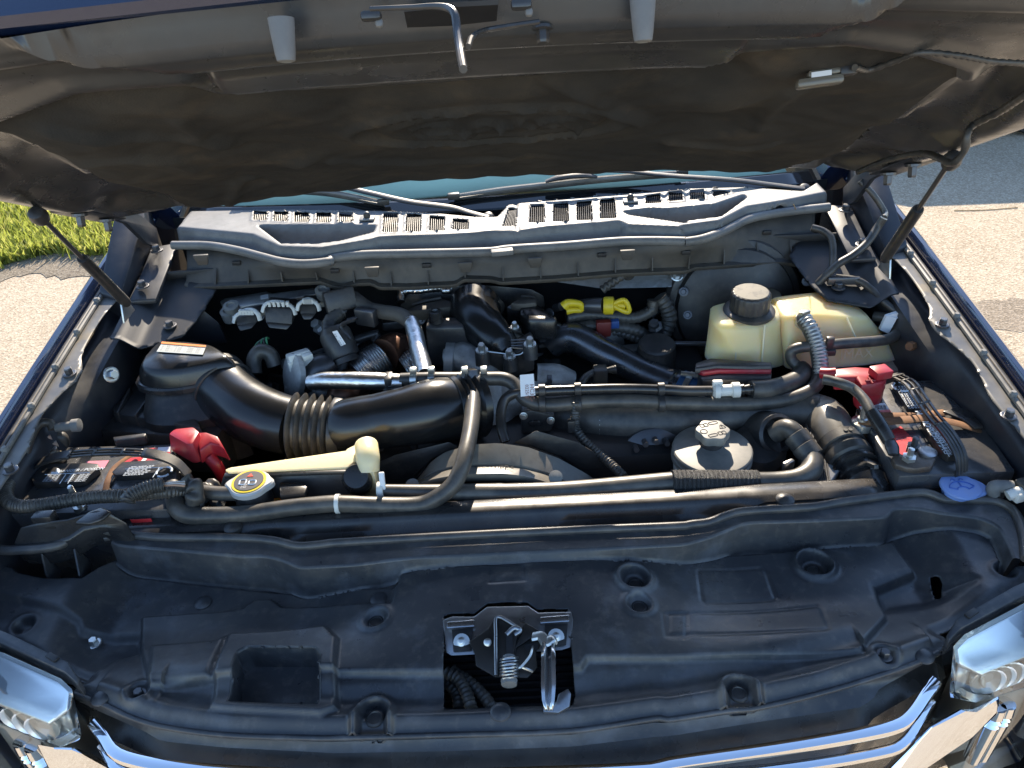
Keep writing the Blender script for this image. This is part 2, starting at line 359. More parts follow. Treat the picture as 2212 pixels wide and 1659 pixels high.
for cx_, cy_, a_, b_ in ((2.66, 3.50, .34, .17),):
    dm = MB(); n = 40; dm.add([(cx_+a_*math.cos(i*6.283/n)*(1+.08*math.sin(i*1.7)), cy_+b_*math.sin(i*6.283/n)*(1+.10*math.sin(i*2.3)), .0015) for i in range(n)], [tuple(range(n))]); obj('damp_stain', dm, M['damp'], PV)
# soil strip and lawn, left of the truck, with a ragged near edge
def edge_y(x, a): return a + .36*(x+3.1) + .10*math.sin(x*3.1) + .06*math.sin(x*7.7+1)
def strip(name, a, z, m, far):
    xs = [-40+.25*i for i in range(120)] + [-10+.04*i for i in range(215)]; mb = MB()
    rows = [[Vector((x, edge_y(max(x, -6), a) + .03*math.sin(x*13) + .02*math.sin(x*41) + .015*math.sin(x*97+2), z)) for x in xs], [Vector((x, far, z)) for x in xs]]
    loft_mb(rows, mb); o = obj(name, mb, m); o['kind'] = 'structure'; return o
strip('soil', 4.66, .004, M['soil'], 60)
M['turf'] = mat('turf_earth', (.14, .17, .035), .95, spots=[((.22, .20, .06), .6, 8, .45, .7), ((.07, .09, .02), .6, 30, .5, .7)], bump=(40, 1, .03))
strip('lawn', 5.02, .008, M['turf'], 60)
def grass():
    m = bpy.data.materials.new('grass_blades'); m.use_nodes = True; n = m.node_tree; b = n.nodes['Principled BSDF']
    b.inputs['Roughness'].default_value = .55
    g = n.nodes.new('ShaderNodeObjectInfo'); at = n.nodes.new('ShaderNodeAttribute'); at.attribute_name = 'tone'; rm = n.nodes.new('ShaderNodeValToRGB')
    rm.color_ramp.elements[0].color = (.17, .20, .03, 1); rm.color_ramp.elements[1].color = (.50, .46, .14, 1); e = rm.color_ramp.elements.new(.55); e.color = (.30, .33, .06, 1)
    n.links.new(at.outputs['Fac'], rm.inputs[0]); n.links.new(rm.outputs[0], b.inputs['Base Color'])
    tr = n.nodes.new('ShaderNodeBsdfTranslucent'); n.links.new(rm.outputs[0], tr.inputs[0]); ad = n.nodes.new('ShaderNodeMixShader'); ad.inputs[0].default_value = .6
    n.links.new(b.outputs[0], ad.inputs[1]); n.links.new(tr.outputs[0], ad.inputs[2]); n.links.new(ad.outputs[0], n.nodes['Material Output'].inputs[0])
    N = 44000; V = []; F = []; tone = []
    for i in range(N):
        x = rng.uniform(-9, -1.4); y = edge_y(x, 5.0) + abs(rng.normal(0, 1.0))*(2.2 if i % 3 else 6.5)*rng.uniform(0, 1) + (rng.uniform(-.14, .02) if i % 14 == 0 else 0)
        h = rng.uniform(.05, .13); a = rng.uniform(0, 6.28); w_ = rng.uniform(.006, .013); lean = rng.uniform(0, .08); b_ = rng.uniform(0, 6.28)
        dx, dy = math.cos(a)*w_, math.sin(a)*w_; lx, ly = math.cos(b_)*lean, math.sin(b_)*lean; k = len(V)
        V += [(x-dx, y-dy, .006), (x+dx, y+dy, .006), (x+dx*.7+lx*.4, y+dy*.7+ly*.4, h*.6), (x-dx*.7+lx*.4, y-dy*.7+ly*.4, h*.6), (x+lx, y+ly, h)]
        F += [(k, k+1, k+2, k+3), (k+3, k+2, k+4)]; t = float(np.clip(rng.normal(.5, .25), 0, 1)); tone += [t]*5
    me = bpy.data.meshes.new('grass'); me.from_pydata(V, [], F); me.materials.append(m)
    at_ = me.attributes.new('tone', 'FLOAT', 'POINT'); at_.data.foreach_set('value', tone)
    o = bpy.data.objects.new('grass', me); finish(o, None); tag(o, 'bright sunlit green grass left of the truck', 'grass', kind='stuff')
grass()
# a parked car at the right edge, seen only as a tyre and the shadow it throws
def parked_car():
    X0, Y0 = 2.55, 6.35
    t = thing('parked_car', 'dark parked car with its tyre just showing past the hood', 'car', (X0+2.2, Y0+.9, 0))
    prof = [(0, .34), (.02, .62), (.12, .80), (.30, .90), (1.25, 1.02), (1.95, 1.52), (2.3, 1.58), (3.5, 1.56), (4.35, 1.08), (4.75, 1.0), (4.82, .5), (4.78, .34)]
    mb = MB(); loft_mb([[Vector((X0+x, Y0 + (.06 if z < .95 else .20) + dy*(1.9 if z < .95 else 1.62), z)) for x, z in prof] for dy in (0, 1)], mb)
    n = len(prof); mb.f.append(tuple(range(n))); mb.f.append(tuple(range(n, 2*n))); mb.f.append((0, n-1, 2*n-1, n))
    obj('body', mb, M['paint'], t, bevel=.03)
    for x in (1.85, 4.15):
        for s in (0, 1):
            c = Vector((X0+x, Y0+.02+s*1.75, .36)); a = (0, -1 if s == 0 else 1, 0)
            wh = lathe('wheel', c, a, [(.0, -.1), (.30, -.2), (.345, -.19), (.36, -.15), (.36, -.03), (.345, .015), (.29, .03), (.235, .02), (.225, .0)], M['tyre'], t, 40)
            rim = MB(); lathe_mb(c, a, [(.225, -.02), (.225, .012), (.20, .0), (.06, .01), (.05, .02)], 30, mb=rim); obj('rim', rim, M['alu'], wh)
    for x0, x1 in ((1.55, 2.45), (2.55, 3.55)):
        prism('side_window', [Vector((X0+x0+.2*(x0 < 2), Y0+.192, 1.10)), Vector((X0+x1, Y0+.192, 1.10)), Vector((X0+x1-.05, Y0+.192, 1.46)), Vector((X0+x0+.55*(x0 < 2), Y0+.192, 1.46))], (0, .03, 0), M['frit'], t)
parked_car()

# ---------------------------------------------------------------- the truck: body panels
TR = thing('pickup_truck', 'dark blue pickup truck with its hood raised over the engine bay', 'truck', (0, 1.2, 0))
def zo(y): return -.82 + .14*(y-1.136)                    # fender crest
def US(px, py, fn):
    v = -.8
    for _ in range(12): p = U(px, py, v); v = fn(p.y)
    return p
def fender(s):
    ys = [.62, .7, .78, .86, .95, 1.05, 1.15, 1.25, 1.35, 1.45, 1.55, 1.65, 1.75, 1.83]
    def xo(y): return .945 + .012*math.sin((y-.9)*2) - max(0, .95-y)**2*.6
    prof = [(.060, -.95), (.062, -.45), (.055, -.16), (.045, -.08), (.030, -.035), (.016, -.010), (.004, 0), (-.004, -.001), (-.009, -.008), (-.011, -.030), (-.022, -.030)]
    mb = loft_mb([[W(s*(xo(y)+a), y, zo(y)+b) for a, b in prof] for y in ys])
    f = obj('fender', mb, M['paint'], TR, solid=.004 if s < 0 else .004)
    tag(f, ('right' if s > 0 else 'left') + '-hand painted fender beside the bay')
    # rubber ridge in the gutter, rail and flange
    tube('gutter_seal', [W(s*(xo(y)-.022), y, zo(y)-.022) for y in ys[3:]], .006, M['rubber'], f, n=60, k=8)
    rail = MB(); P = [W(s*(xo(y)-.036), y, zo(y)-.016) for y in np.arange(.9, 1.72, .02)]
    tube_mb(P, .005, n=90, k=8, mb=rail); obj('flange_rail', rail, M['flange'], f)
    for y in np.arange(1.0, 1.7, .115):
        lathe('rail_clip', W(s*(xo(y)-.036), y, zo(y)-.014), (0, 0, 1), [(.007, 0), (.007, .005), (.004, .009)], M['rubbergrey'], f, 10)
    inner = [(.90, .890), (1.00, .880), (1.06, .876), (1.12, .872), (1.17, .880), (1.22, .884), (1.27, .872), (1.31, .862), (1.35, .862), (1.39, .878), (1.45, .884), (1.52, .884), (1.58, .875), (1.63, .862), (1.68, .858)]
    q_, _ = spline([(x, y, 0) for y, x in inner], 70)
    poly = [(s*(p[0]+.007), p[1]) for p in q_] + [(s*(xo(y)-.034), y) for y in (1.70, 1.5, 1.3, 1.1, .90)]
    def place(X, Y): return np.stack([X, Y, H + zo_np(Y) - .020 - .010*sstep((.878-np.abs(X))/.02)], 1)
    patch('fender_flange', poly, .006, place, M['flange'], f, solid=.002)
    for y in (1.33, 1.655, 1.07): bolt(W(s*.885, y, zo(y)-.020), (0, 0, 1), .008, .012, f, M['darksteel'])
    # inner apron: bulged sheet below the flange, then straight down
    ap = []
    for y in np.linspace(.93, 1.74, 28):
        k = math.exp(-((y-1.48)/.17)**2)
        ap.append([W(s*x, y, z) for x, z in ((.915, zo(y)-.05), (.905-.01*k, zo(y)-.075+.02*k), (.897-.045*k, zo(y)-.11+.055*k), (.892-.055*k, zo(y)-.15+.02*k), (.890-.02*k, zo(y)-.24), (.885, -1.1), (.86, -1.45))])
    tag(obj('inner_apron', loft_mb(ap), M['bay'], TR, solid=.003), 'inner fender wall on the ' + ('right' if s > 0 else 'left'))
    return f
def zo_np(y): return -.82 + .14*(y-1.136)
FR = fender(1); FL = fender(-1)
for s in (-1, 1):                                          # tyres and rocker under the body keep the truck on the ground
    wh = lathe('front_wheel', (s*.86, 1.35, .40), (s, 0, 0), [(.2, -.28), (.38, -.26), (.40, -.2), (.40, -.05), (.38, .0), (.27, .015), (.25, 0)], M['tyre'], TR, 40)
    lathe('rim', (s*.86, 1.35, .40), (s, 0, 0), [(.25, -.05), (.25, .0), (.2, -.02), (.07, .005), (.05, .02)], M['alu'], wh, 30)
# bay floor, radiator wall, firewall
mb = MB(); mb.add([W(-.90, .95, -1.45), W(.90, .95, -1.45), W(.90, 1.76, -1.45), W(-.90, 1.76, -1.45)], [(0, 1, 2, 3)]); obj('bay_floor', mb, M['dark'], TR, solid=.004)
fw_rows = [[W(x, 1.70+dy+.03*math.cos(x*2), z) for x in np.linspace(-.90, .90, 30)] for z, dy in ((-.765, 0), (-.80, .02), (-.86, .05), (-1.0, .05), (-1.45, -.02))]
obj('firewall', loft_mb(fw_rows), M['dark'], TR, solid=.004)
# foil insulation on the right half of the firewall
prism('firewall_insulation', TS('E', [(1200, 590, 1.70), (1500, 585, 1.70), (1900, 560, 1.70), (2212, 555, 1.70)]) + TS('F', [(470, 535, 1.69), (440, 575, 1.68), (250, 640, 1.67), (100, 670, 1.665)]) + TS('E', [(2150, 680, 1.665), (1700, 690, 1.67), (1420, 650, 1.69)]), (0, .012, 0), M['film'], TR, bevel=0)
bolt(T('E', 2155, 610, 1.655), (0, -.7, .7), .009, .02, TR)

# ---------------------------------------------------------------- cowl panel
seal_px = [('D', 1075, 425), ('D', 1300, 428), ('D', 1480, 458), ('D', 1640, 500), ('D', 1760, 530), ('D', 1900, 542), ('D', 2060, 525), ('E', 0, 512), ('E', 150, 488), ('E', 500, 478), ('E', 1000, 466), ('E', 1100, 452), ('E', 1450, 430), ('E', 1800, 402), ('E', 2000, 398), ('E', 2212, 402), ('F', 100, 405), ('F', 200, 390), ('F', 330, 345), ('F', 500, 262), ('F', 700, 222), ('F', 1000, 188)]
ZS = -.722
seal_pts = [T(a, b, c, ZS) for a, b, c in seal_px]
ZT = -.695                                                   # top of the vent strip
cow_front = [(p.x, p.y+.008) for p in seal_pts]
rear_px = [('F', 1040, 60), ('F', 1010, 20), ('C', 840, 1190), ('C', 480, 1165), ('C', 100, 1175), ('B', 2212, 1180), ('B', 1900, 1200), ('B', 1500, 1235), ('B', 1180, 1265), ('B', 1110, 1275), ('B', 1040, 1350), ('B', 900, 1350), ('B', 640, 1325), ('B', 300, 1312), ('A', 2212, 1310), ('A', 1600, 1300), ('A', 1420, 1290), ('A', 1300, 1255), ('A', 1130, 1300), ('A', 1020, 1320)]
cow_rear = [T(a, b, c, ZT)[:2] for a, b, c in rear_px]
cow_rear = [(max(-.80, min(.80, x)), y) for x, y in cow_rear]
CP = lambda t, pts: [T(t, x, y, ZT)[:2] for x, y in pts]
strip_front = CP('D', [(1085, 310), (1300, 330), (1560, 355)]) + CP('D', [(1730, 432), (1990, 440)]) + CP('E', [(60, 420), (260, 385), (300, 372), (440, 366), (600, 362), (860, 350), (1000, 336), (1160, 336), (1350, 308), (1800, 272)]) + CP('E', [(1850, 295), (2212, 310)]) + CP('F', [(90, 300), (330, 268), (500, 180), (700, 150), (1000, 90)])
strip_poly = strip_front + [(max(-.82, min(.82, x)), y+.05) for x, y in cow_rear]
pock_l = CP('D', [(1620, 296), (1760, 402), (1965, 404)]) + CP('E', [(60, 385), (255, 335), (270, 298)])
pock_r = CP('E', [(1840, 208), (1870, 225), (2212, 275)]) + CP('F', [(100, 262), (320, 235), (480, 118), (470, 108), (300, 165), (0, 195)]) + CP('E', [(2000, 190)])
# vent openings: crop corners (x0, y0, x1, y1, x2, y2, x3, y3) clockwise from upper left
vents = [('D', (1580, 205, 1668, 212, 1662, 270, 1572, 264)), ('D', (1705, 210, 1795, 212, 1792, 274, 1700, 272)), ('D', (1832, 214, 1928, 216, 1924, 280, 1828, 278)), ('D', (1970, 216, 2062, 218, 2058, 282, 1964, 280)), ('D', (2108, 218, 2200, 220, 2198, 284, 2102, 283)),
 ('E', (55, 220, 145, 220, 143, 284, 48, 284)), ('E', (332, 216, 428, 218, 418, 346, 324, 342)), ('E', (472, 222, 570, 228, 564, 340, 468, 338)), ('E', (618, 236, 716, 244, 712, 334, 614, 334)), ('E', (762, 256, 864, 262, 862, 326, 758, 326)),
 ('E', (1108, 188, 1162, 186, 1158, 306, 1068, 306)), ('E', (1242, 168, 1336, 164, 1338, 284, 1236, 284)), ('E', (1388, 160, 1482, 152, 1488, 278, 1386, 278)), ('E', (1532, 148, 1628, 142, 1636, 268, 1534, 270)), ('E', (1676, 136, 1772, 128, 1782, 256, 1678, 260)),
 ('E', (1962, 110, 2052, 98, 2062, 160, 1962, 166)), ('E', (2102, 94, 2190, 84, 2198, 146, 2104, 152)), ('F', (0, 92, 84, 84, 92, 148, 0, 155)), ('F', (132, 80, 222, 72, 230, 138, 134, 142)), ('F', (272, 76, 350, 80, 398, 94, 276, 124))]
vpol = [[T(t, q[i], q[i+1], ZT)[:2] for i in (0, 2, 4, 6)] for t, q in vents]
def cowl_place(X, Y):
    s = sdf(X, Y, strip_poly); z = ZS-.006 + (ZT-ZS+.006)*sstep(.5 - s/.014)
    for p in (pock_l, pock_r): z -= .045*sstep(.5 - sdf(X, Y, p)/.012)
    for p in vpol: d = sdf(X, Y, p); z += .0022*np.exp(-(d/.004)**2)
    z -= .004*np.exp(-((X-.045)/.004)**2)*(s < .01)
    return np.stack([X, Y, H+z], 1)
CW = patch('cowl_panel', cow_front + cow_rear, .0042, cowl_place, M['cowl'], TR, holes=vpol, solid=.003)
tag(CW, 'sunlit grey cowl panel with a row of mesh vents below the windshield')
for p in vpol:                                               # each vent: a dark tray and its bars
    P = [W(x, y, ZT) for x, y in p]; c = sum(P, Vector())/4
    tray = prism('vent_tray', [q + (c-q)*-.25 - UPV*.062 for q in P], (0, 0, -.004), M['dark'], CW, bevel=0)
    bars = MB(); n = 8
    for i in range(n+1):
        t_ = i/n; a = P[0].lerp(P[1], t_); b = P[3].lerp(P[2], t_); tube_mb([a-UPV*.004, b-UPV*.004], .0008, n=1, k=5, mb=bars)
    for i in range(1, 7):
        t_ = i/7; tube_mb([P[0].lerp(P[3], t_)-UPV*.006, P[1].lerp(P[2], t_)-UPV*.006], .0006, n=1, k=5, mb=bars)
    vb = obj('vent_mesh', bars, M['black'], CW); vb['kind'] = 'stuff'
for t_, x, y in (('E', 232, 262), ('E', 1868, 152)):         # washer nozzles
    c = T(t_, x, y, ZT); nb = box('washer_nozzle', c+Vector((0, .0, .004)), (.036, .026, .005), M['cowl'], CW, bevel=.002)
    lathe('nozzle_head', c+Vector((0, .002, .006)), (0, -.2, 1), [(.008, 0), (.0085, .006), (.006, .013), (.003, .015)], M['black'], nb, 14)
pw = MB(); loft_mb([[W(x, wy0(x)-.004, z) for x in np.linspace(-.84, .84, 30)] for z in (-.706, -.95, -1.45)], pw); obj('plenum_wall', pw, M['dark'], TR, solid=.003)
W_ = [p for p in seal_pts]
ws_ = tube('cowl_seal', [p+UPV*.002 for p in W_], .0105, M['cowl'], TR, n=150, k=10); tag(ws_, 'pale weathered rubber seal along the front of the cowl')
# wall under the seal with ribs and clip windows
wall_b = [('D', 1110, 560), ('D', 1170, 660), ('D', 1600, 640), ('D', 2000, 620), ('E', 0, 640), ('E', 70, 660), ('E', 170, 632), ('E', 260, 628), ('E', 310, 656), ('E', 500, 655), ('E', 780, 640), ('E', 830, 606), ('E', 1010, 610), ('E', 1060, 625), ('E', 1400, 605), ('E', 1800, 572), ('E', 2212, 555), ('F', 150, 535), ('F', 700, 500), ('F', 940, 545)]
top = [p + Vector((0, .004, -.006)) for p in seal_pts]
def resample(P, n):
    P = [Vector(p) for p in P]; L = [0]
    for a, b in zip(P, P[1:]): L.append(L[-1]+(b-a).length)
    out = []; j = 0
    for i in range(n):
        s = L[-1]*i/(n-1)
        while j < len(L)-2 and L[j+1] < s: j += 1
        out.append(P[j].lerp(P[j+1], (s-L[j])/(L[j+1]-L[j]+1e-9)))
    return out
def byx(P, xs):
    P = sorted(P, key=lambda p: p.x); X = [p.x for p in P]
    return [Vector((x, np.interp(x, X, [p.y for p in P]), np.interp(x, X, [p.z for p in P]))) for x in xs]
xs = np.linspace(-.76, .76, 160)
tp_ = byx(top, xs); bt_ = byx([T(a, b, c, 1.60+.11*abs((OFF[a][0]+.3472*b-1080)/740)**2) for a, b, c in wall_b], xs)
lip = [Vector((p.x, p.y-.016, p.z-.002)) for p in bt_]
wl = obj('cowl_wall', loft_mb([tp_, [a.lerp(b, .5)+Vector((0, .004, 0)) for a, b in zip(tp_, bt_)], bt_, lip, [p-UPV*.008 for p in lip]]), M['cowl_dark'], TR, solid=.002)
for i in range(8, 155, 9):
    a, b = tp_[i], bt_[i]
    if (b-a).length < .02: continue
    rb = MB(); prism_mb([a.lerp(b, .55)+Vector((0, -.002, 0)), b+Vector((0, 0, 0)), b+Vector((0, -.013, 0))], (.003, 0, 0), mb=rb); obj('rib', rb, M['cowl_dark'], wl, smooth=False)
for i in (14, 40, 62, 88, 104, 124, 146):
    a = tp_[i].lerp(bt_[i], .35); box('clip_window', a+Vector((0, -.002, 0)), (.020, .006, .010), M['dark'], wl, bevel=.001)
for t_, x, y in (('D', 1260, 505), ('E', 265, 580), ('E', 842, 550), ('E', 1275, 522), ('E', 1848, 475)):
    c = T(t_, x, y, 1.59); cl = prism('retainer_clip', [c+Vector((-.017, 0, .012)), c+Vector((.017, 0, .012)), c+Vector((.011, 0, -.012)), c+Vector((-.011, 0, -.012))], (0, -.008, 0), M['cowl_dark'], wl, bevel=.002)
# seam of the two halves of the seal and small debris
box('seal_joint', T('E', 1070, 462, 1.585), (.05, .02, .012), M['cowl'], TR, rz=.1, bevel=.003)
# ---------------------------------------------------------------- windshield, dashboard, wipers
def glass_mb(v0, v1):
    rows = []
    for t in np.linspace(v0, v1, 8):
        rows.append([W(x*(1-.10*t), wy0(x)+.95*t, -.700+WS*.95*t) for x in np.linspace(-.80, .80, 24)])
    return loft_mb(rows)
WSH = thing('windshield', None, None, (0, 1.8, H-.7), parent=TR)
obj('black_border', glass_mb(-.02, .030), M['frit'], WSH, solid=.004)
tag(obj('pane', glass_mb(.030, 1), M['glass'], WSH), 'green tinted windshield glass behind the raised hood')
for s in (-1, 1):
    obj('pillar', tube_mb([W(s*.87, 1.90, -.70), W(s*.82, 2.42, -.48), W(s*.77, 2.92, -.29)], .05, n=12, k=10), M['paint'], TR)
rf = MB(); loft_mb([[W(x, y, z+.03*(1-(x/.8)**2)) for x in np.linspace(-.78, .78, 12)] for y, z in ((2.80, -.33), (2.95, -.29), (3.4, -.24), (4.6, -.24), (4.75, -.30), (4.8, -.75))], rf); obj('cab_roof', rf, M['paint'], TR, solid=.02)
for s in (-1, 1):
    sd = MB(); loft_mb([[W(s*x, y, z) for y in (1.78, 3.4, 4.8)] for x, z in ((.94, -1.7), (.98, -1.2), (.95, -.75), (.90, -.70))], sd); obj('cab_side', sd, M['paint'], TR, solid=.02)
bed = MB(); loft_mb([[W(x, y, z) for y in (4.85, 6.3)] for x, z in ((-.95, -1.7), (-.98, -1.2), (-.95, -.72), (-.90, -.72), (-.88, -1.3), (.88, -1.3), (.90, -.72), (.95, -.72), (.98, -1.2), (.95, -1.7))], bed); obj('cargo_bed', bed, M['paint'], TR, solid=.01)
# dashboard with defroster slots
dsh = MB(); loft_mb([[W(x, y, z + .012*math.exp(-(x/.25)**2)) for x in np.linspace(-.76, .76, 24)] for y, z in ((1.95, -.715), (2.03, -.69), (2.12, -.668), (2.25, -.645), (2.40, -.64), (2.44, -.68), (2.46, -.95))], dsh)
D_ = obj('dashboard', dsh, M['dash'], TR, solid=.01)
for x0, x1, y in ((-.60, -.10, 2.10), (.06, .46, 2.10), (-.30, .30, 2.22)):
    pz = -.672 if y < 2.15 else -.650
    sl = box('defroster_slot', W((x0+x1)/2, y, pz+.010), (x1-x0, .030, .008), M['frit'], D_, bevel=.003)
    for x in np.arange(x0+.02, x1, .033): box('slot_vane', W(x, y, pz+.015), (.003, .026, .006), M['dash'], sl, bevel=0)
lathe('sensor_dome', W(-.02, 2.09, -.685), (0, 0, 1), [(.034, 0), (.03, .03), (.02, .045), (.005, .05)], M['dash'], D_, 20)
# wipers
def wiper(arm, blade, knuckle, pivot, lab):
    w_ = thing('wiper', lab, None, pivot, parent=TR)
    obj('wiper_arm', tube_mb(arm, [.011]+[.0095]*(len(arm)-2)+[.006], n=36, k=10, flat=.55), M['black'], w_)
    lathe('pivot', pivot, (0, -.4, 1), [(.015, -.012), (.015, .004), (.011, .010), (.005, .012)], M['black'], w_, 18)
    bl = obj('blade_spine', tube_mb(blade, [.0045]+[.0065]*(len(blade)-2)+[.0045], n=40, k=8), M['cowl'], w_)
    obj('rubber_edge', tube_mb([p+Vector((0, .004, -.010)) for p in blade], .004, n=40, k=6), M['rubber'], bl)
    if knuckle is not None:
        a, b = knuckle; d = (b-a).normalized()
        obj('blade_joint', tube_mb([a, a.lerp(b, .3)+UPV*.008, a.lerp(b, .7)+UPV*.008, b], [.006, .013, .013, .006], n=14, k=10, flat=.6), M['black'], w_)
    for e in (blade[0], blade[-1]): box('end_cap', e, (.03, .014, .016), M['black'], w_, rz=.1, bevel=.003)
    return w_
wp = lambda t, x, y, o=.02: UW(*tp(t, x, y), o)
wiper([wp('E', 985, 250), wp('E', 860, 215), wp('E', 760, 185, .025), wp('E', 500, 150, .03), wp('E', 250, 95, .03), wp('E', 0, 40, .03), wp('A', 1900, 1140, .03)], [wp('E', 330, 150, .016), wp('E', 0, 90, .016), wp('A', 1860, 1180, .016), wp('A', 1500, 1165, .016)], None, wp('E', 985, 250, .01), 'left wiper with its arm crossing towards the middle of the cowl')
wiper([wp('C', 845, 1178), wp('C', 640, 1150), wp('C', 400, 1120, .03), wp('C', 0, 1092, .035), wp('B', 1800, 1062, .035), wp('B', 1560, 1068, .035)], [wp('B', 768, 1220, .016), wp('B', 1050, 1180, .016), wp('B', 1330, 1148, .016), wp('B', 1660, 1112, .016), wp('B', 1950, 1088, .016), wp('B', 2190, 1072, .016)], (wp('B', 1340, 1130, .028), wp('B', 1660, 1100, .028)), wp('C', 845, 1178, .01), 'right wiper lying across the glass with its full blade in view')

# ---------------------------------------------------------------- hood
nH = Vector((0, .486, .874))
def hplace(X, Y, h): return np.stack([X, Y - .486*h, H + hz(X, Y) - .874*h], 1)   # h: how far below the sheet
HP = lambda t, pts: [tuple(UH(*tp(t, x, y))[:2]) for x, y in pts]
hood = thing('hood', None, None, (0, 1.6, H-.55), parent=TR)
rear = [(x, 1.605+.012*(x/.8)**2 - (.012 if abs(x-.33) < .09 else 0) + (.010 if -.34 < x < -.24 else 0)) for x in np.linspace(-.855, .855, 60)]
front = [(.85, .95), (.812, .845), (.70, .795), (.45, .776), (0, .770), (-.45, .776), (-.70, .795), (-.812, .845), (-.85, .95)]
hood_poly = rear + [(.862, 1.50), (.862, 1.3), (.855, 1.1)] + front + [(-.855, 1.1), (-.862, 1.3), (-.862, 1.5)]
beam = HP('A', [(1230, 180), (1340, 360), (1480, 362), (2212, 305)]) + HP('B', [(700, 266), (2212, 195)]) + HP('C', [(230, 195), (400, 140), (520, 20)]) + [(.42, .78), (-.42, .78)]
liner = HP('A', [(0, 620), (500, 425), (800, 400), (1160, 382), (1340, 440), (2212, 400)]) + HP('B', [(700, 365), (2212, 275)]) + HP('C', [(300, 255), (480, 170), (1080, 130), (1500, 195), (1820, 300), (1800, 400), (1560, 590), (1430, 690), (1310, 690), (1130, 870), (990, 900), ]) + [(x, y-.010) for x, y in rear[::-1] if -.66 < x < .60] + HP('A', [(1030, 1150), (960, 1130), (600, 1050), (300, 870), (0, 730), (-160, 690), (-60, 650)])
well_l = HP('A', [(0, 740), (300, 880), (600, 1060), (1000, 1140), (1060, 1240), (700, 1250), (350, 1180), (130, 1130), (0, 1060), (-200, 950), (-200, 760)])
well_r = HP('C', [(1820, 400), (1430, 690), (1310, 700), (1130, 880), (1000, 910), (960, 1020), (1350, 990), (1560, 900), (1700, 810), (1860, 760), (2000, 650), (2140, 480), (2212, 380), (2000, 360)])
def inner_h(X, Y, rim=1):
    h = .012*np.ones_like(X)
    edge = -sdf(X, Y, hood_poly); h = h*sstep(edge/.03) + .004
    h += .026*sstep(.5 - sdf(X, Y, beam)/.02)                 # boxed beam at the nose
    lin = sdf(X, Y, liner); h += rim*.014*np.exp(-((lin-.012)/.014)**2)*(Y < 1.25)
    h -= .026*sstep(.5-sdf(X, Y, well_l)/.05) + .026*sstep(.5-sdf(X, Y, well_r)/.05)
    h += .005*np.exp(-((Y-.812)/.008)**2) - .007*np.exp(-((Y-.832)/.010)**2) + .003*np.exp(-((Y-.79)/.006)**2)
    h += .020*np.exp(-((np.abs(X)-.77)/.05)**2)*sstep((1.5-Y)/.1)*sstep((Y-.9)/.1)
    return h
inn = patch('hood_frame', hood_poly, .006, lambda X, Y: hplace(X, Y, inner_h(X, Y)), M['under'], hood, solid=0)
tag(inn, 'dusty grey-brown inner frame of the raised hood')
skin_poly = [(x, y+.006) for x, y in rear[::6]] + [rear[-1]] + [(.90, 1.58), (.895, 1.3), (.885, 1.1), (.87, .93), (.82, .82), (.70, .78), (.45, .768), (0, .762), (-.45, .768), (-.70, .78), (-.82, .82), (-.87, .93), (-.885, 1.1), (-.895, 1.3), (-.90, 1.58)]
def skin_h(X, Y):
    d = -sdf(X, Y, skin_poly); return -.044 + .030*(1-sstep(d/.045)) + .10*np.clip(.80-Y, 0, 1)
obj('hood_skin', patch_mb([(x, y) for x, y in skin_poly], .012, lambda X, Y: hplace(X, Y, skin_h(X, Y))), M['paint'], hood, solid=.0)
fl_ = [p for p in skin_poly if p[1] < 1.0]
lipm = MB(); loft_mb([[Vector(hplace(np.array([x]), np.array([y+dy]), np.array([h]))[0]) for x, y in fl_] for dy, h in ((.012, .004), (.002, .002), (-.004, -.006), (-.002, -.03), (.012, -.07))], lipm); obj('hood_nose', lipm, M['paint'], hood)
def script_strokes():                                          # embossed oval emblem with flowing script
    c = UH(1106-10, 207); return c
ec = UH(*tp('B', 1000, 615)); EX, EY = .205, .088
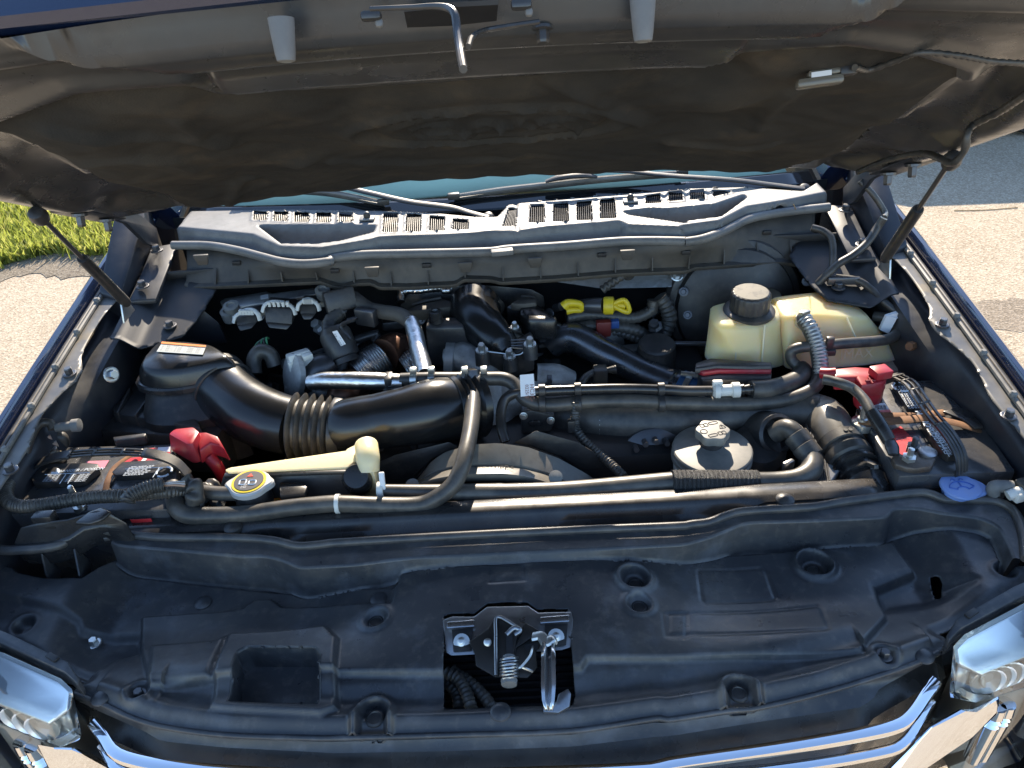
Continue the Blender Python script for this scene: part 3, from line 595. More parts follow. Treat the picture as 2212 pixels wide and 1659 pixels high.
def liner_h(X, Y):
    d = -sdf(X, Y, liner); h = inner_h(X, Y, 0) + .005 + .014*sstep(d/.06)
    for (t, x, y, r, a) in (('A', 580, 690, .05, .010), ('A', 900, 830, .10, .012), ('A', 1600, 760, .09, -.012), ('A', 1500, 1020, .08, -.010), ('A', 1850, 860, .035, .012), ('A', 760, 900, .07, -.008), ('C', 290, 440, .06, .014), ('C', 260, 620, .08, -.014), ('C', 430, 700, .07, .010), ('C', 150, 330, .07, -.010), ('B', 150, 480, .05, -.010), ('A', 1350, 820, .08, .010), ('C', 700, 800, .10, .006), ('C', 1200, 480, .09, -.006), ('B', 400, 1000, .08, -.010), ('B', 1600, 900, .10, .008)):
        p = UH(*tp(t, x, y)); h += 1.1*a*np.exp(-(((X-p.x)/r)**2 + ((Y-p.y)/(r*.8))**2))
    for pts in ([('A', 300, 640), ('A', 700, 650), ('A', 1100, 670), ('A', 1400, 720)], [('A', 480, 840), ('A', 800, 780), ('A', 1050, 790), ('A', 1400, 930)], [('A', 1100, 560), ('A', 1250, 680), ('A', 1450, 750)], [('B', 1350, 350), ('B', 1650, 450), ('B', 2000, 600)], [('C', 0, 745), ('C', 500, 755), ('C', 640, 730)], [('A', 1420, 1160), ('A', 1480, 1040), ('A', 1560, 1010)], [('C', 560, 640), ('C', 660, 480), ('C', 760, 400)], [('B', 0, 860), ('B', 500, 880), ('B', 1100, 860)]):
        q = [UH(*tp(*a)) for a in pts]; h += .008*np.exp(-(dpoly(X, Y, q)/.012)**2)
    ru = np.hypot((X-ec.x)/EX, (Y-ec.y)/EY)
    h += .010*np.exp(-((ru-1)/.06)**2) - .008*np.exp(-((ru-.86)/.05)**2) + .006*np.exp(-((ru-.72)/.05)**2)
    # loose script inside the oval
    S = [[(-.55, .25), (-.40, .38), (-.15, .34), (-.30, -.30), (-.50, -.34), (-.58, -.20)], [(-.50, .05), (-.30, .06), (-.12, .10)], [(-.10, -.22), (-.16, -.05), (-.04, .08), (.06, -.06), (-.02, -.24), (-.12, -.18)], [(.06, -.06), (.14, .06), (.20, -.22), (.22, .02), (.32, .06)], [(.52, .02), (.40, .06), (.34, -.12), (.44, -.24), (.52, -.08), (.64, .36), (.50, -.22), (.60, -.24)]]
    for st in S: h += .010*np.exp(-(dpoly(X, Y, [(ec.x+a*EX*.95, ec.y+b*EY*1.1) for a, b in st])/.006)**2)
    return h + .0016*np.sin(X*70+3*np.sin(Y*30))*np.sin(Y*64) 
ln = patch('hood_liner', liner, .005, lambda X, Y: hplace(X, Y, liner_h(X, Y)), M['liner'], hood, solid=-.006)
tag(ln, 'dusty brown felt liner with an embossed oval emblem under the hood')
def hp(t, x, y, o=.03): return UH(*tp(t, x, y), o)
for t, x, y, lab in (('A', 1755, 175, 'left'), ('B', 1945, 50, 'right')):
    c = hp(t, x, y, .040); ax = Vector((0, .10, -1)) - Vector((0, .3, 0))
    b_ = lathe('rubber_bumper', c, (0, -.32, -.95), [(.0115, -.008), (.011, .0), (.009, .021), (.008, .027), (.0055, .028), (.004, .026)], M['rubbergrey'], hood, 24)
    tag(b_, lab + ' grey tapered rubber hood bumper')
s0 = hp('B', 690, 40, .036)
st = [hp('B', 250, 55, .045), hp('B', 500, 45, .05), hp('B', 700, 42, .055), hp('B', 770, 80, .065), hp('B', 790, 200, .085), hp('B', 810, 330, .11), hp('B', 828, 430, .14)]
obj('hood_striker', tube_mb([st[0], st[1], st[2], st[3], st[4], st[5], st[6]], [.002, .002, .0028, .0034, .0034, .0034, .003], n=50, k=10), M['under'], hood)
s2 = [hp('B', 860, 290, .10), hp('B', 880, 235, .085), hp('B', 960, 190, .06), hp('B', 1130, 160, .05), hp('B', 1300, 135, .045)]
obj('striker_brace', tube_mb(s2, .0024, n=36, k=8), M['under'], hood)
bolt(hp('B', 1320, 170, .042), (0, -.5, -.87), .006, .011, hood, M['under'])
for t, x, y in (('B', 255, 100), ('B', 1190, 30)):
    c = hp(t, x, y, .042); box('hood_clip', c, (.018, .010, .008), M['under'], hood, rx=-.5, bevel=.003); box('clip_tooth', c+Vector((.006, 0, -.006)), (.007, .007, .008), M['rubbergrey'], hood, rx=-.5, bevel=.003)
wd = [hp('B', 460, 75, .0395), hp('B', 480, 172, .0395), hp('B', 760, 160, .0395), hp('B', 1035, 130, .0395), hp('B', 1045, 30, .0395), hp('B', 740, 45, .0395)]
prism('hood_opening', wd, (0, .0, .004), M['dark'], hood, bevel=0)
M['plug'] = mat('tan_sealer_plug', (.42, .27, .12), .6)
for t, x, y, r in (('B', 290, 333, .014), ('B', 1445, 262, .016), ('B', 1715, 382, .007)):
    lathe('sealing_plug', hp(t, x, y, .036), (0, -.486, -.874), [(r, -.004), (r, .002), (r*.6, .004)], M['plug'], hood, 18, flat=.9)
# lamp under the hood with its plug and lead
lc = hp('C', 940, 480, .045); lx = Vector((1, -.1, .10)).normalized(); ly = Vector((0, .4, .9)).normalized(); lz = lx.cross(ly)
lmp = thing('hood_lamp', None, None, lc, parent=hood)
M['lampclear'] = mat('frosted_lamp_lens', (.26, .235, .19), .25, trans=.5)
obj('lamp_lens', obox_mb(lc - ly*.005, lx*.026, ly*.0055, lz*.009), M['lampclear'], lmp, bevel=.004)
obj('lamp_base', obox_mb(lc + ly*.004 + lx*.004, lx*.018, ly*.004, lz*.008), M['lampclear'], lmp, bevel=.003)
obj('lamp_base', obox_mb(lc + ly*.009 + lx*.012, lx*.007, ly*.004, lz*.007), M['lampclear'], lmp, bevel=.003)
obj('lamp_label', obox_mb(lc + ly*.002 + lz*.0092, lx*.011, ly*.0028, lz*.0004), M['label'], lmp, bevel=0)
obj('lamp_plug', obox_mb(lc + lx*.031 + ly*.004, lx*.010, ly*.0065, lz*.007), M['black'], lmp, bevel=.003)
wr = [hp('C', 1160, 420, .04), hp('C', 1250, 435, .036), hp('C', 1400, 385, .034), hp('C', 1560, 330, .034), hp('C', 1800, 345, .034), hp('C', 2000, 380, .036), hp('C', 2212, 395, .036), hp('C', 2400, 420, .03)]
tube('lamp_lead', wr, .0032, M['rubber'], hood, n=90, corr=(.005, .0006))
l2 = [hp('C', 2400, 480, .03), hp('C', 2212, 595, .036), hp('C', 2050, 700, .036), hp('C', 1900, 775, .040), hp('C', 1860, 830, .06), hp('C', 1840, 940, .085), hp('C', 1770, 1015, .10), hp('C', 1690, 985, .085), hp('C', 1600, 955, .05), hp('C', 1520, 960, .045), hp('C', 1350, 1000, .045), hp('C', 1180, 1070, .05)]
tube('washer_lead', l2, .0052, M['rubber'], hood, n=110, corr=(.009, .0008))
# gas struts
for s in (-1, 1):
    lo_ = U(274, 655, 1.50) if s < 0 else U(1911, 560, 1.50); up_ = UH(80, 440, .01) if s < 0 else UH(2056, 322, .01)
    ball = UH(82, 462, .055) if s < 0 else UH(2057, 342, .055)
    g = thing('gas_strut', ('left' if s < 0 else 'right') + ' black gas strut holding up the hood', None, lo_, parent=TR)
    mid = lo_.lerp(ball, .56)
    tube('strut_cylinder', [lo_, lo_.lerp(ball, .03), mid.lerp(lo_, .04), mid], [.0095, .0115, .0115, .010], M['black'], g, n=14, k=16)
    tube('strut_rod', [mid, ball], .0045, M['darksteel'], g, n=2, k=12)
    lathe('ball_socket', ball-UPV*.004, (ball-lo_), [(.006, -.022), (.013, -.012), (.016, 0), (.013, .012), (.006, .016)], M['black'], g, 16)
    tube('ball_stud', [ball, up_+UPV*.01], .008, M['zinc'], g, n=2, k=6)
    lathe('stud_washer', up_+UPV*.004, (0, -.3, -1), [(.022, -.002), (.022, .002), (.01, .003)], M['under'], g, 18)
    bx_ = lo_ + Vector((s*.004, 0, -.008)); prism('strut_bracket', [bx_+Vector((0, -.03, -.025)), bx_+Vector((0, .03, -.025)), bx_+Vector((0, .012, .016)), bx_+Vector((0, -.012, .016))], (.004*s, 0, 0), M['zinc'], g, bevel=.001)
    if s < 0: q = [UH(*tp('A', 545, 1290), .012), UH(*tp('A', 700, 1300), .012), UH(*tp('A', 900, 1335), .012)]
# hinges
for s in (-1, 1):
    if s < 0: pts = [(545, 1275), (560, 1325), (640, 1350), (780, 1390), (860, 1410)]; P = [UH(*tp('A', x, y), .015) for x, y in pts[:3]]
    hinge = thing('hood_hinge', ('left' if s < 0 else 'right') + ' black steel hood hinge at the cowl', None, W(s*.82, 1.70, -.68), parent=TR)
    X = s*.835
    a1 = [W(X, 1.47, -.502), W(X, 1.50, -.535), W(X, 1.58, -.575), W(X, 1.66, -.625), W(X, 1.72, -.70), W(X, 1.77, -.735), W(X, 1.79, -.69), W(X, 1.72, -.62), W(X, 1.62, -.555)]
    prism('hinge_arm', a1, (s*.012, 0, 0), M['bay'], hinge, bevel=.003)
    prism('hinge_plate', [W(s*.80, 1.44, hz(.8, 1.44)-.012), W(s*.86, 1.44, hz(.84, 1.44)-.012), W(s*.86, 1.60, hz(.84, 1.60)-.012), W(s*.80, 1.60, hz(.8, 1.60)-.012)], (0, 0, -.008), M['bay'], hinge, bevel=.003)
    for y in (1.475, 1.565): bolt(W(s*.825, y, hz(.82, y)-.020), (0, -.3, -1), .009, .020, hinge, M['darksteel'])
    prism('hinge_base', [W(s*.80, 1.60, -.80), W(s*.85, 1.58, -.79), W(s*.86, 1.78, -.745), W(s*.80, 1.80, -.745)], (0, 0, .012), M['bay'], hinge, bevel=.004)
    for y in (1.62, 1.74): bolt(W(s*.83, y, -.785+.3*(y-1.6)+.015), (0, 0, 1), .009, .012, hinge, M['darksteel'])
    # fender inner wedge behind the hinge
    prism('fender_corner', [W(s*.87, 1.58, -.77), W(s*.925, 1.60, -.76), W(s*.925, 1.86, -.60), W(s*.89, 1.90, -.60), W(s*.86, 1.80, -.66)], (0, 0, -.25), M['bay'], hinge, bevel=.006)
# shelf in the rear corners of the bay
for s in (-1, 1):
    pl = [(s*x, y) for x, y in ((.68, 1.66), (.70, 1.55), (.72, 1.50), (.80, 1.47), (.86, 1.47), (.86, 1.72), (.72, 1.72))]
    sh = patch('corner_shelf', pl, .008, lambda X, Y: np.stack([X, Y, H-.835+.22*(Y-1.5)+.03*sstep((np.abs(X)-.80)/.05)], 1), M['shelf'], TR, solid=.004)
    bolt(W(s*.755, 1.535, -.825), (0, 0, 1), .009, .01, sh, M['darksteel'])
# small chrome-like gap pieces by the windshield corners
# ---------------------------------------------------------------- front cover (radiator sight shield)
def cz(y, x=0.0):                            # floor of the cover: it falls away on both sides behind the lip
    return -.983 + .004*(y-.6)/.35 - .042*sstep((np.abs(x-.02)-.10)/.32)*sstep((y-.69)/.15)*(1-sstep((np.abs(x)-.66)/.1))
def CU(t, x, y, dz=0):
    v = -.98
    for _ in range(8): p = T(t, x, y, v+dz); v = float(cz(p.y, p.x))
    return (p.x, p.y)
def CPS(t, pts, dz=0): return [CU(t, x, y, dz) for x, y in pts]
def seal_line(pts): return [T(t, x, y, -.945) for t, x, y in pts]
front_lip = CPS('J', [(-170, 520), (0, 600), (270, 740), (530, 862), (462, 905), (450, 940), (640, 1010), (800, 1085), (1000, 1145), (1400, 1196), (2000, 1216)]) + CPS('K', [(0, 1215), (700, 1196), (1500, 1170), (2050, 1090)]) + CPS('L', [(0, 1100), (370, 1045), (540, 1030), (1000, 922), (1500, 765), (1690, 680), (1765, 640), (1720, 585), (1690, 572), (2212, 285), (2400, 190)])
SEAL = [('G', 650, 965), ('G', 760, 948), ('G', 1000, 965), ('G', 1400, 968), ('G', 1600, 975), ('G', 1720, 990), ('G', 1850, 1020), ('G', 2000, 1010), ('H', 0, 1002), ('H', 800, 955), ('H', 1500, 922), ('H', 2212, 893), ('I', 140, 885), ('I', 250, 872), ('I', 350, 835), ('I', 450, 806), ('I', 900, 776), ('I', 1100, 742), ('I', 1400, 702), ('I', 1580, 685), ('I', 1650, 700), ('I', 1720, 728), ('I', 1900, 732), ('I', 2050, 742), ('I', 2140, 790), ('I', 2190, 870), ('I', 2215, 960), ('I', 2230, 1100)]
seal_w = seal_line(SEAL)
SNK = [('J', -40, 60), ('J', 40, 75), ('J', 150, 72), ('J', 270, 62), ('J', 380, 40), ('J', 450, -5), ('J', 530, -45), ('J', 620, -55), ('J', 700, -45)]
snk_w = [T(t, x, y, -.935) for t, x, y in SNK]
cover_poly = front_lip + [(.93, .88)] + [(p.x, p.y) for p in seal_w[::-1]] + [(p.x, p.y) for p in snk_w[::-1]] + [(-.93, .94)]
LZ = -.951
def LPS(t, pts): return [tuple(T(t, x, y, LZ)[:2]) for x, y in pts]
ledge = LPS('G', [(690, 1000), (722, 1022), (1200, 1062), (1500, 1090), (1630, 1086), (1730, 1105), (1860, 1162), (2212, 1142)]) + LPS('K', [(500, 112), (1300, 74), (2212, 30)]) + LPS('I', [(280, 966), (430, 902), (490, 880), (900, 868), (1372, 846), (1385, 800), (1420, 790), (1560, 790), (1700, 820), (1950, 850), (2060, 900), (2110, 1000), (2150, 1100), (2300, 1150)]) + [(1.0, .90), (1.0, 1.1), (-.70, 1.1)]
groove = CPS('G', [(800, 1195), (1250, 1262), (1700, 1312), (2212, 1285)]) + CPS('K', [(430, 300)]) + CPS('K', [(440, 235), (0, 255)]) + CPS('G', [(2212, 1240), (1700, 1262), (1300, 1215), (900, 1180)])
plat = CPS('J', [(890, 500), (1370, 475), (1520, 455), (1600, 392), (1700, 392), (1760, 440), (2212, 425)]) + CPS('K', [(380, 420), (440, 200), (2212, 115)]) + CPS('L', [(1390, 40), (1530, 225), (1290, 330), (1350, 505), (1230, 640), (1200, 700), (0, 760)]) + CPS('K', [(1600, 760), (1560, 820), (660, 850), (640, 850), (40, 850)]) + CPS('J', [(1400, 880), (950, 930), (880, 680)])
inlet_o = CPS('J', [(1440, 640), (2040, 590), (2110, 660), (2095, 1060), (2000, 1110), (1320, 1065), (1330, 960)])
inlet_i = CPS('J', [(1500, 770), (1560, 735), (1980, 735), (2012, 780), (1990, 1050), (1425, 1025)])
box_l = CPS('J', [(965, 700), (1360, 672), (1420, 640), (1310, 885), (950, 895)])
snork = CPS('J', [(70, 105), (240, 100), (450, 45), (600, -30), (712, -30), (722, 110), (600, 160), (500, 225), (290, 225), (110, 190)])
wing_drop = CPS('J', [(500, 560), (870, 600), (880, 700), (730, 740), (520, 860), (0, 600), (-200, 500), (-200, 330), (0, 340), (360, 420), (480, 500)])
rfun = CPS('L', [(1420, 20), (1540, 225), (1960, 230), (2050, 130), (1900, 40), (1600, -30)])
rwall = CPS('L', [(1290, 325), (1530, 235), (1900, 240), (1760, 340), (1340, 440)])
latch_hole = CPS('K', [(712, 500), (760, 490), (900, 490), (980, 428), (1110, 418), (1230, 422), (1290, 465), (1490, 462), (1500, 690), (1525, 950), (1500, 1040), (1290, 1036), (700, 1052), (712, 700)])
CUPS = [('L', 900, 190, .030, -.016, .010), ('K', 1895, 270, .027, -.014, .008), ('K', 1920, 430, .022, -.010, .004), ('K', 290, 520, .022, -.010, .004), ('J', 860, 950, .018, -.010, .004), ('L', 1345, 715, .018, -.010, .004), ('J', 130, 505, .020, -.016, .002), ('L', 2100, 190, .018, -.02, .002), ('K', 1850, 210, .03, .0, .0)]
CUPS = CUPS[:-1]
ARCH = [('K', 270, 1080), ('L', 440, 940)]
RECT = [('K', [(1000, 192), (1205, 184), (1215, 285), (995, 297)]), ('L', [(180, 225), (570, 208), (600, 225), (660, 395), (635, 405), (225, 425), (205, 410)]), ('L', [(0, 492), (920, 445), (945, 460), (988, 580), (960, 592), (0, 622)]), ('K', [(2070, 492), (2212, 488), (2212, 640), (2085, 632)])]
def cover_place(X, Y):
    z = cz(Y, X); q = lambda p, w_: sstep(.5 - sdf(X, Y, p)/w_)
    z = z - .009*q(groove, .009) + .012*q(plat, .008)
    z += .014*q(inlet_o, .010)*1.0 + .008*q(box_l, .010)
    z -= .050*q(snork, .012) + .012*q(wing_drop, .016) + .004*q(rfun, .05)
    z -= .010*q(rwall, .03)
    for t, x, y, r, d, ring in CUPS:
        c = CU(t, x, y); rr = np.hypot(X-c[0], Y-c[1]); z += d*(sstep((r-rr)/.012)) + ring*np.exp(-((rr-r)/.006)**2)
    for t, x, y in ARCH:
        c = CU(t, x, y); d = np.where(Y > c[1], np.hypot(X-c[0], Y-c[1]), np.abs(X-c[0])); z += .012*np.exp(-((d-.025)/.006)**2)*(Y > c[1]-.045) - .012*sstep((.024-d)/.01)*(Y > c[1]-.06)
    for t, p in RECT:
        d = np.abs(sdf(X, Y, CPS(t, p))); z -= .0016*np.exp(-(d/.003)**2)
    # rolled lip at the front
    lip = sdf(X, Y, front_lip_poly); z += .006*np.exp(-((lip+.022)/.010)**2)*(np.abs(X) < .62) - .008*sstep((lip+.020)/.020)
    # shallow trough behind the lip, and gentle moulding warp
    z -= .010*np.exp(-((lip+.055)/.018)**2)*(np.abs(X) < .52)
    z += .0012*np.sin(X*23+1)*np.sin(Y*31)
    return np.stack([X, Y, H+z], 1)
front_lip_poly = front_lip + [(1.2, 1.5), (-1.2, 1.5)]
hole_r = CPS('L', [(1632, 225), (1650, 210), (1690, 222), (1712, 255), (1706, 340), (1690, 352), (1662, 340)])
LL = LPS('G', [(690, 1000), (722, 1022), (1200, 1062), (1500, 1090), (1630, 1086), (1730, 1105), (1860, 1162), (2212, 1142)]) + LPS('K', [(500, 112), (1300, 74), (2212, 30)]) + LPS('I', [(280, 966), (430, 902), (490, 880), (900, 868), (1372, 846), (1385, 800), (1420, 790), (1560, 790), (1700, 820), (1950, 850), (2060, 900), (2110, 1000), (2150, 1100)])
LL = resample([Vector((x, y, 0)) for x, y in LL], 240)
for _ in range(3): LL = [LL[0]] + [(a_+b_*2+c_)/4 for a_, b_, c_ in zip(LL, LL[1:], LL[2:])] + [LL[-1]]
LN = []
for i in range(len(LL)):
    t = (LL[min(i+1, len(LL)-1)]-LL[max(i-1, 0)]).normalized(); LN.append(Vector((t.y, -t.x, 0)))      # towards the front lip
def fz(P): return cover_place(np.array([p.x for p in P]), np.array([p.y for p in P]))
foot = [p+n*.009 for p, n in zip(LL, LN)]
floor_poly = front_lip + [(.93, .86)] + [(p.x, p.y) for p in foot[::-1]] + [(p.x, p.y) for p in snk_w[::-1]] + [(-.93, .94)]
COV = patch('radiator_cover', floor_poly, .0024, cover_place, M['cover'], TR, holes=[latch_hole, hole_r, inlet_i])
COV.modifiers.new('solid', 'SOLIDIFY').thickness = .003
F0 = [Vector(q) for q in fz(foot)]
rows_ = [F0, [Vector((p.x+n.x*.006, p.y+n.y*.006, f.z+.003)) for p, n, f in zip(LL, LN, F0)], [Vector((p.x+n.x*.0045, p.y+n.y*.0045, f.z+.008)) for p, n, f in zip(LL, LN, F0)], [Vector((p.x+n.x*.0015, p.y+n.y*.0015, H+LZ-.005)) for p, n in zip(LL, LN)], [Vector((p.x, p.y, H+LZ-.0012)) for p in LL], [Vector((p.x-n.x*.003, p.y-n.y*.003, H+LZ)) for p, n in zip(LL, LN)]]
obj('cover_step', loft_mb(rows_), M['cover'], COV, autosmooth=80)
patch('cover_ledge', [(p.x-n.x*.003, p.y-n.y*.003) for p, n in zip(LL, LN)] + [(p.x, p.y) for p in seal_w[::-1]], .004, lambda X, Y: np.stack([X, Y, H+LZ+0*X], 1), M['cover'], COV)
ip_ = resample([Vector((x, y, 0)) for x, y in inlet_i+[inlet_i[0]]], 90)[:-1]; ic_ = sum(ip_, Vector())/len(ip_); I0 = [Vector(q) for q in fz(ip_)]
def ring(k, dz): return [Vector((ic_.x+(p.x-ic_.x)*k, ic_.y+(p.y-ic_.y)*k, q.z+dz)) for p, q in zip(ip_, I0)]
im = loft_mb([ring(1.03, .001), ring(.99, -.001), ring(.975, -.005), ring(.95, -.035), ring(.93, -.045)], closed=True); im.f.append(tuple(len(im.v)-90+i for i in range(90)))
obj('inlet_pocket', im, M['cover'], COV, autosmooth=50)
tag(COV, 'moulded black plastic cover between the headlights in front of the radiator')
def cov_z(t, x, y):
    c = CU(t, x, y); p = cover_place(np.array([c[0]]), np.array([c[1]]))[0]; return Vector(p)
for t, x, y in (('J', 1265, 398), ('K', 305, 375), ('J', 620, 970), ('L', 1595, 705), ('K', 1062, 1090)):
    lathe('push_pin', cov_z(t, x, y)-UPV*.001, (0, 0, 1), [(.0145, 0), (.0145, .003), (.011, .0055), (.004, .007)], M['cover'], COV, 24)
for t, x, y, m in (('J', 860, 952, 'darksteel'), ('L', 1345, 715, 'darksteel'), ('J', 572, 620, 'zinc')):
    bolt(cov_z(t, x, y), (0, 0, 1), .007, .009, COV, M[m])
for t, x, y in (('L', 900, 192), ('K', 1897, 280), ('K', 1922, 432), ('K', 290, 525), ('K', 272, 1100), ('L', 440, 950)):
    lathe('push_pin', cov_z(t, x, y)-UPV*.001, (0, 0, 1), [(.013, 0), (.013, .003), (.010, .0045), (.009, .003), (.002, .003)], M['black'], COV, 22)
for (x0, y0, x1, y1) in ((250, 90, 280, 222), (450, 45, 485, 228)):
    a = T('J', x0, y0, -.945); b = T('J', x1, y1, -.985); prism('inlet_rib', [a, b, b-UPV*.06, a+Vector((0, .02, -.06))], (.004, 0, 0), M['cover'], COV, bevel=.001)
hs = tube('hood_seal', [p-UPV*.003 for p in seal_w], .0078, M['seal'], TR, n=170, k=12); tag(hs, 'black rubber seal along the back of the front cover')
s2_ = tube('inlet_seal', [p+UPV*.003 for p in snk_w], .0085, M['seal'], TR, n=60, k=12); tag(s2_, 'short black rubber seal over the air inlet at far left')
tube('lip_bead', [Vector((x, y, H+float(cz(y, x))-.0085)) for x, y in front_lip[5:-5]], .0042, M['cover'], COV, n=140, k=8)
# ---------------------------------------------------------------- radiator top panel behind the seal
def rz(xs_, rows):
    out = []
    for dy, dz in rows:
        out.append([W(x, np.interp(x, [p.x for p in seal_w], [p.y for p in seal_w]) + dy, -.95+dz + 0*x) for x in xs_])
    return out
xs_ = np.linspace(-.70, .66, 60)
def endw(x): return sstep((abs(x+.02)-.42)/.06)
def radrow(y, z_mid, z_end):
    sx = [p.x for p in seal_w]; sy = [p.y for p in seal_w]
    return [W(x, min(y, 1.2) if y > 0 else np.interp(x, sx, sy)-y, z_mid + (z_end-z_mid)*float(endw(x))) for x in xs_]
RT = obj('radiator_top_panel', loft_mb([radrow(-.001, -.956, -.952), radrow(-.012, -.974, -.950), radrow(-.030, -.974, -.949), radrow(.992, -.966, -.947), radrow(.998, -.953, -.946), radrow(1.003, -.9470, -.9445), radrow(1.008, -.9452, -.944), radrow(1.034, -.9474, -.945), radrow(1.039, -.950, -.948), radrow(1.043, -.97, -.97), radrow(1.045, -1.3, -1.3)]), M['gloss'], TR, solid=.003)
tag(RT, 'glossy black radiator top panel glaring in the sun')
for t, x, y in (('G', 1450, 912), ('I', 725, 742)): lathe('push_pin', T(t, x, y, -.946), (0, 0, 1), [(.016, -.004), (.016, .003), (.012, .006), (.003, .008)], M['black'], RT, 22)
# low fins glimpsed through the latch opening
cond = thing('condenser', None, None, W(.05, .80, -1.2), parent=TR)
for i in range(14): box('fin_row', W(.055, .70+.018*i*.6, -1.07-.0*i+.003*i), (.34, .004, .010), M['darksteel'], cond, bevel=0)
box('fin_core', W(.055, .78, -1.13), (.36, .2, .08), M['dark'], cond, bevel=.002)
box('core_tray', W(.055, .74, -1.20), (.50, .30, .02), M['dark'], cond, bevel=.002)
for k_, pts in enumerate(([('K', 720, 830), ('K', 800, 870), ('K', 850, 960), ('K', 880, 1060)], [('K', 760, 820), ('K', 880, 900), ('K', 960, 980), ('K', 1010, 1050)], [('K', 720, 880), ('K', 790, 960), ('K', 800, 1060)])):
    tube('wire_loom', [T(t, x, y, -1.015-.01*k_) for t, x, y in pts], .009, M['rubber'], cond, n=30, corr=(.008, .001))
# ---------------------------------------------------------------- hood latch
LA = thing('hood_latch', 'dark steel hood latch with coil spring and release lever', None, T('K', 1100, 700, -.985), parent=TR)
lz_ = Vector((0, -.55, .83))                                    # the plate leans towards the camera
def LP(x, y, o=0): return T('K', x, y, -.968+.00004*(560-y)) + lz_*o
pl = [LP(700, 500), LP(760, 478), LP(895, 480), LP(975, 418), LP(1232, 412), LP(1295, 455), LP(1500, 448), LP(1512, 500), LP(1500, 670), LP(1440, 690), LP(870, 718), LP(755, 724), LP(715, 700)]
prism('mount_plate', pl, lz_*-.006, M['steel'], LA, bevel=.002)
M['latch'] = mat('latch_black_steel', (.035, .032, .029), .36, .5, spots=[((.12, .10, .08), .5, 20, .48, .75)])
M['chromish'] = mat('bright_plate_edge', (.5, .51, .52), .2, .95)
for (x0, x1, y) in ((728, 900, 500), (1305, 1488, 470)):
    prism('bright_edge', [LP(x0, y+14, .003), LP(x1, y, .003), LP(x1, y+44, .003), LP(x0, y+56, .003)], lz_*.004, M['chromish'], LA, bevel=.003)
    prism('bolt_pad', [LP(x0+30, y+62, .003), LP(x1-10, y+52, .003), LP(x1-20, y+190, .003), LP(x0+40, y+200, .003)], lz_*.0015, M['dark'], LA, bevel=.001)
body = [LP(985, 560, .004), LP(1030, 485, .004), LP(1060, 485, .004), LP(1190, 565, .004), LP(1215, 520, .004), LP(1330, 590, .004), LP(1335, 640, .004), LP(1280, 700, .004), LP(1290, 800, .004), LP(1230, 865, .004), LP(1030, 860, .004), LP(910, 790, .004), LP(905, 720, .004), LP(868, 640, .004)]
prism('latch_body', body, lz_*.012, M['latch'], LA, bevel=.002)
prism('latch_jaw', [LP(1035, 490, .017), LP(1060, 485, .017), LP(1180, 560, .017), LP(1140, 740, .017), LP(1080, 760, .017), LP(1030, 850, .017)], lz_*.006, M['latch'], LA, bevel=.002)
prism('catch_slot', [LP(1098, 580, .0235), LP(1138, 575, .0235), LP(1140, 720, .0235), LP(1130, 735, .0235), LP(1100, 735, .0235)], lz_*.001, M['dark'], LA, bevel=0)
tube('jaw_ridge', [LP(1038, 850, .024), LP(1036, 600, .026), LP(1045, 492, .026), LP(1180, 562, .026)], .0028, M['steel'], LA, n=24, k=8)
tube('catch_hook', [LP(1100, 600, .024), LP(1150, 560, .026), LP(1185, 575, .024), LP(1150, 600, .022)], .004, M['steel'], LA, n=16, k=8)
prism('side_arm', [LP(1215, 525, .018), LP(1335, 595, .018), LP(1335, 640, .018), LP(1250, 620, .018), LP(1160, 680, .018), LP(1150, 740, .018), LP(1140, 690, .018), LP(1200, 590, .018)], lz_*.004, M['latch'], LA, bevel=.001)
prism('catch_slot', [LP(1205, 660, .0165), LP(1300, 645, .0165), LP(1290, 690, .0165), LP(1225, 700, .0165)], lz_*.001, M['dark'], LA, bevel=0)
lathe('pivot_rivet', LP(985, 645, .016), lz_, [(.006, 0), (.006, .003), (.003, .005)], M['zinc'], LA, 16)
for x, y in ((820, 640), (1405, 610)): 
    b_ = lathe('plate_bolt', LP(x, y), lz_, [(.0125, .004), (.0125, .006), (.007, .007), (.007, .012), (.0045, .013), (.0045, .019), (.003, .020)], M['zinc'], LA, 18)
spr = MB(); c0 = LP(1118, 800, .018); ax_ = (LP(1118, 860, .02)-LP(1118, 780, .02)).normalized()
P = [c0 + ax_*(.0016*i/6-.012+.0) + Vector((math.cos(i/6*6.283)*.013, 0, 0)) + lz_*(math.sin(i/6*6.283)*.013+.006) for i in range(0, 34)]
P = [c0 + ax_*(.030*i/40-.014) + (Vector((1, 0, 0))*math.cos(i*1.0)+lz_*math.sin(i*1.0))*.0125 + lz_*.008 for i in range(0, 41)]
tube_mb(P, .0019, n=160, k=6, mb=spr); obj('coil_spring', spr, M['steel'], LA)
lathe('spring_core', c0+lz_*.008-ax_*.016, ax_, [(.0095, 0), (.0105, .034), (.012, .035), (.011, .042), (.003, .043)], M['rubbergrey'], LA, 20)
tube('spring_leg', [LP(1165, 805, .03), LP(1190, 800, .034), LP(1245, 735, .034), LP(1258, 690, .03), LP(1262, 675, .02)], .0020, M['zinc'], LA, n=24, k=6)
tube('spring_leg', [LP(1165, 790, .03), LP(1210, 805, .03), LP(1260, 825, .022)], .0020, M['zinc'], LA, n=12, k=6)
lev = MB(); L0 = [T('K', 1318, 640, -.944), T('K', 1312, 760, -.948), T('K', 1312, 900, -.953), T('K', 1318, 1000, -.958), T('K', 1335, 1060, -.964)]
L1 = [T('K', 1400, 640, -.944), T('K', 1402, 760, -.948), T('K', 1404, 900, -.953), T('K', 1396, 1000, -.958), T('K', 1385, 1060, -.964)]
rows = []
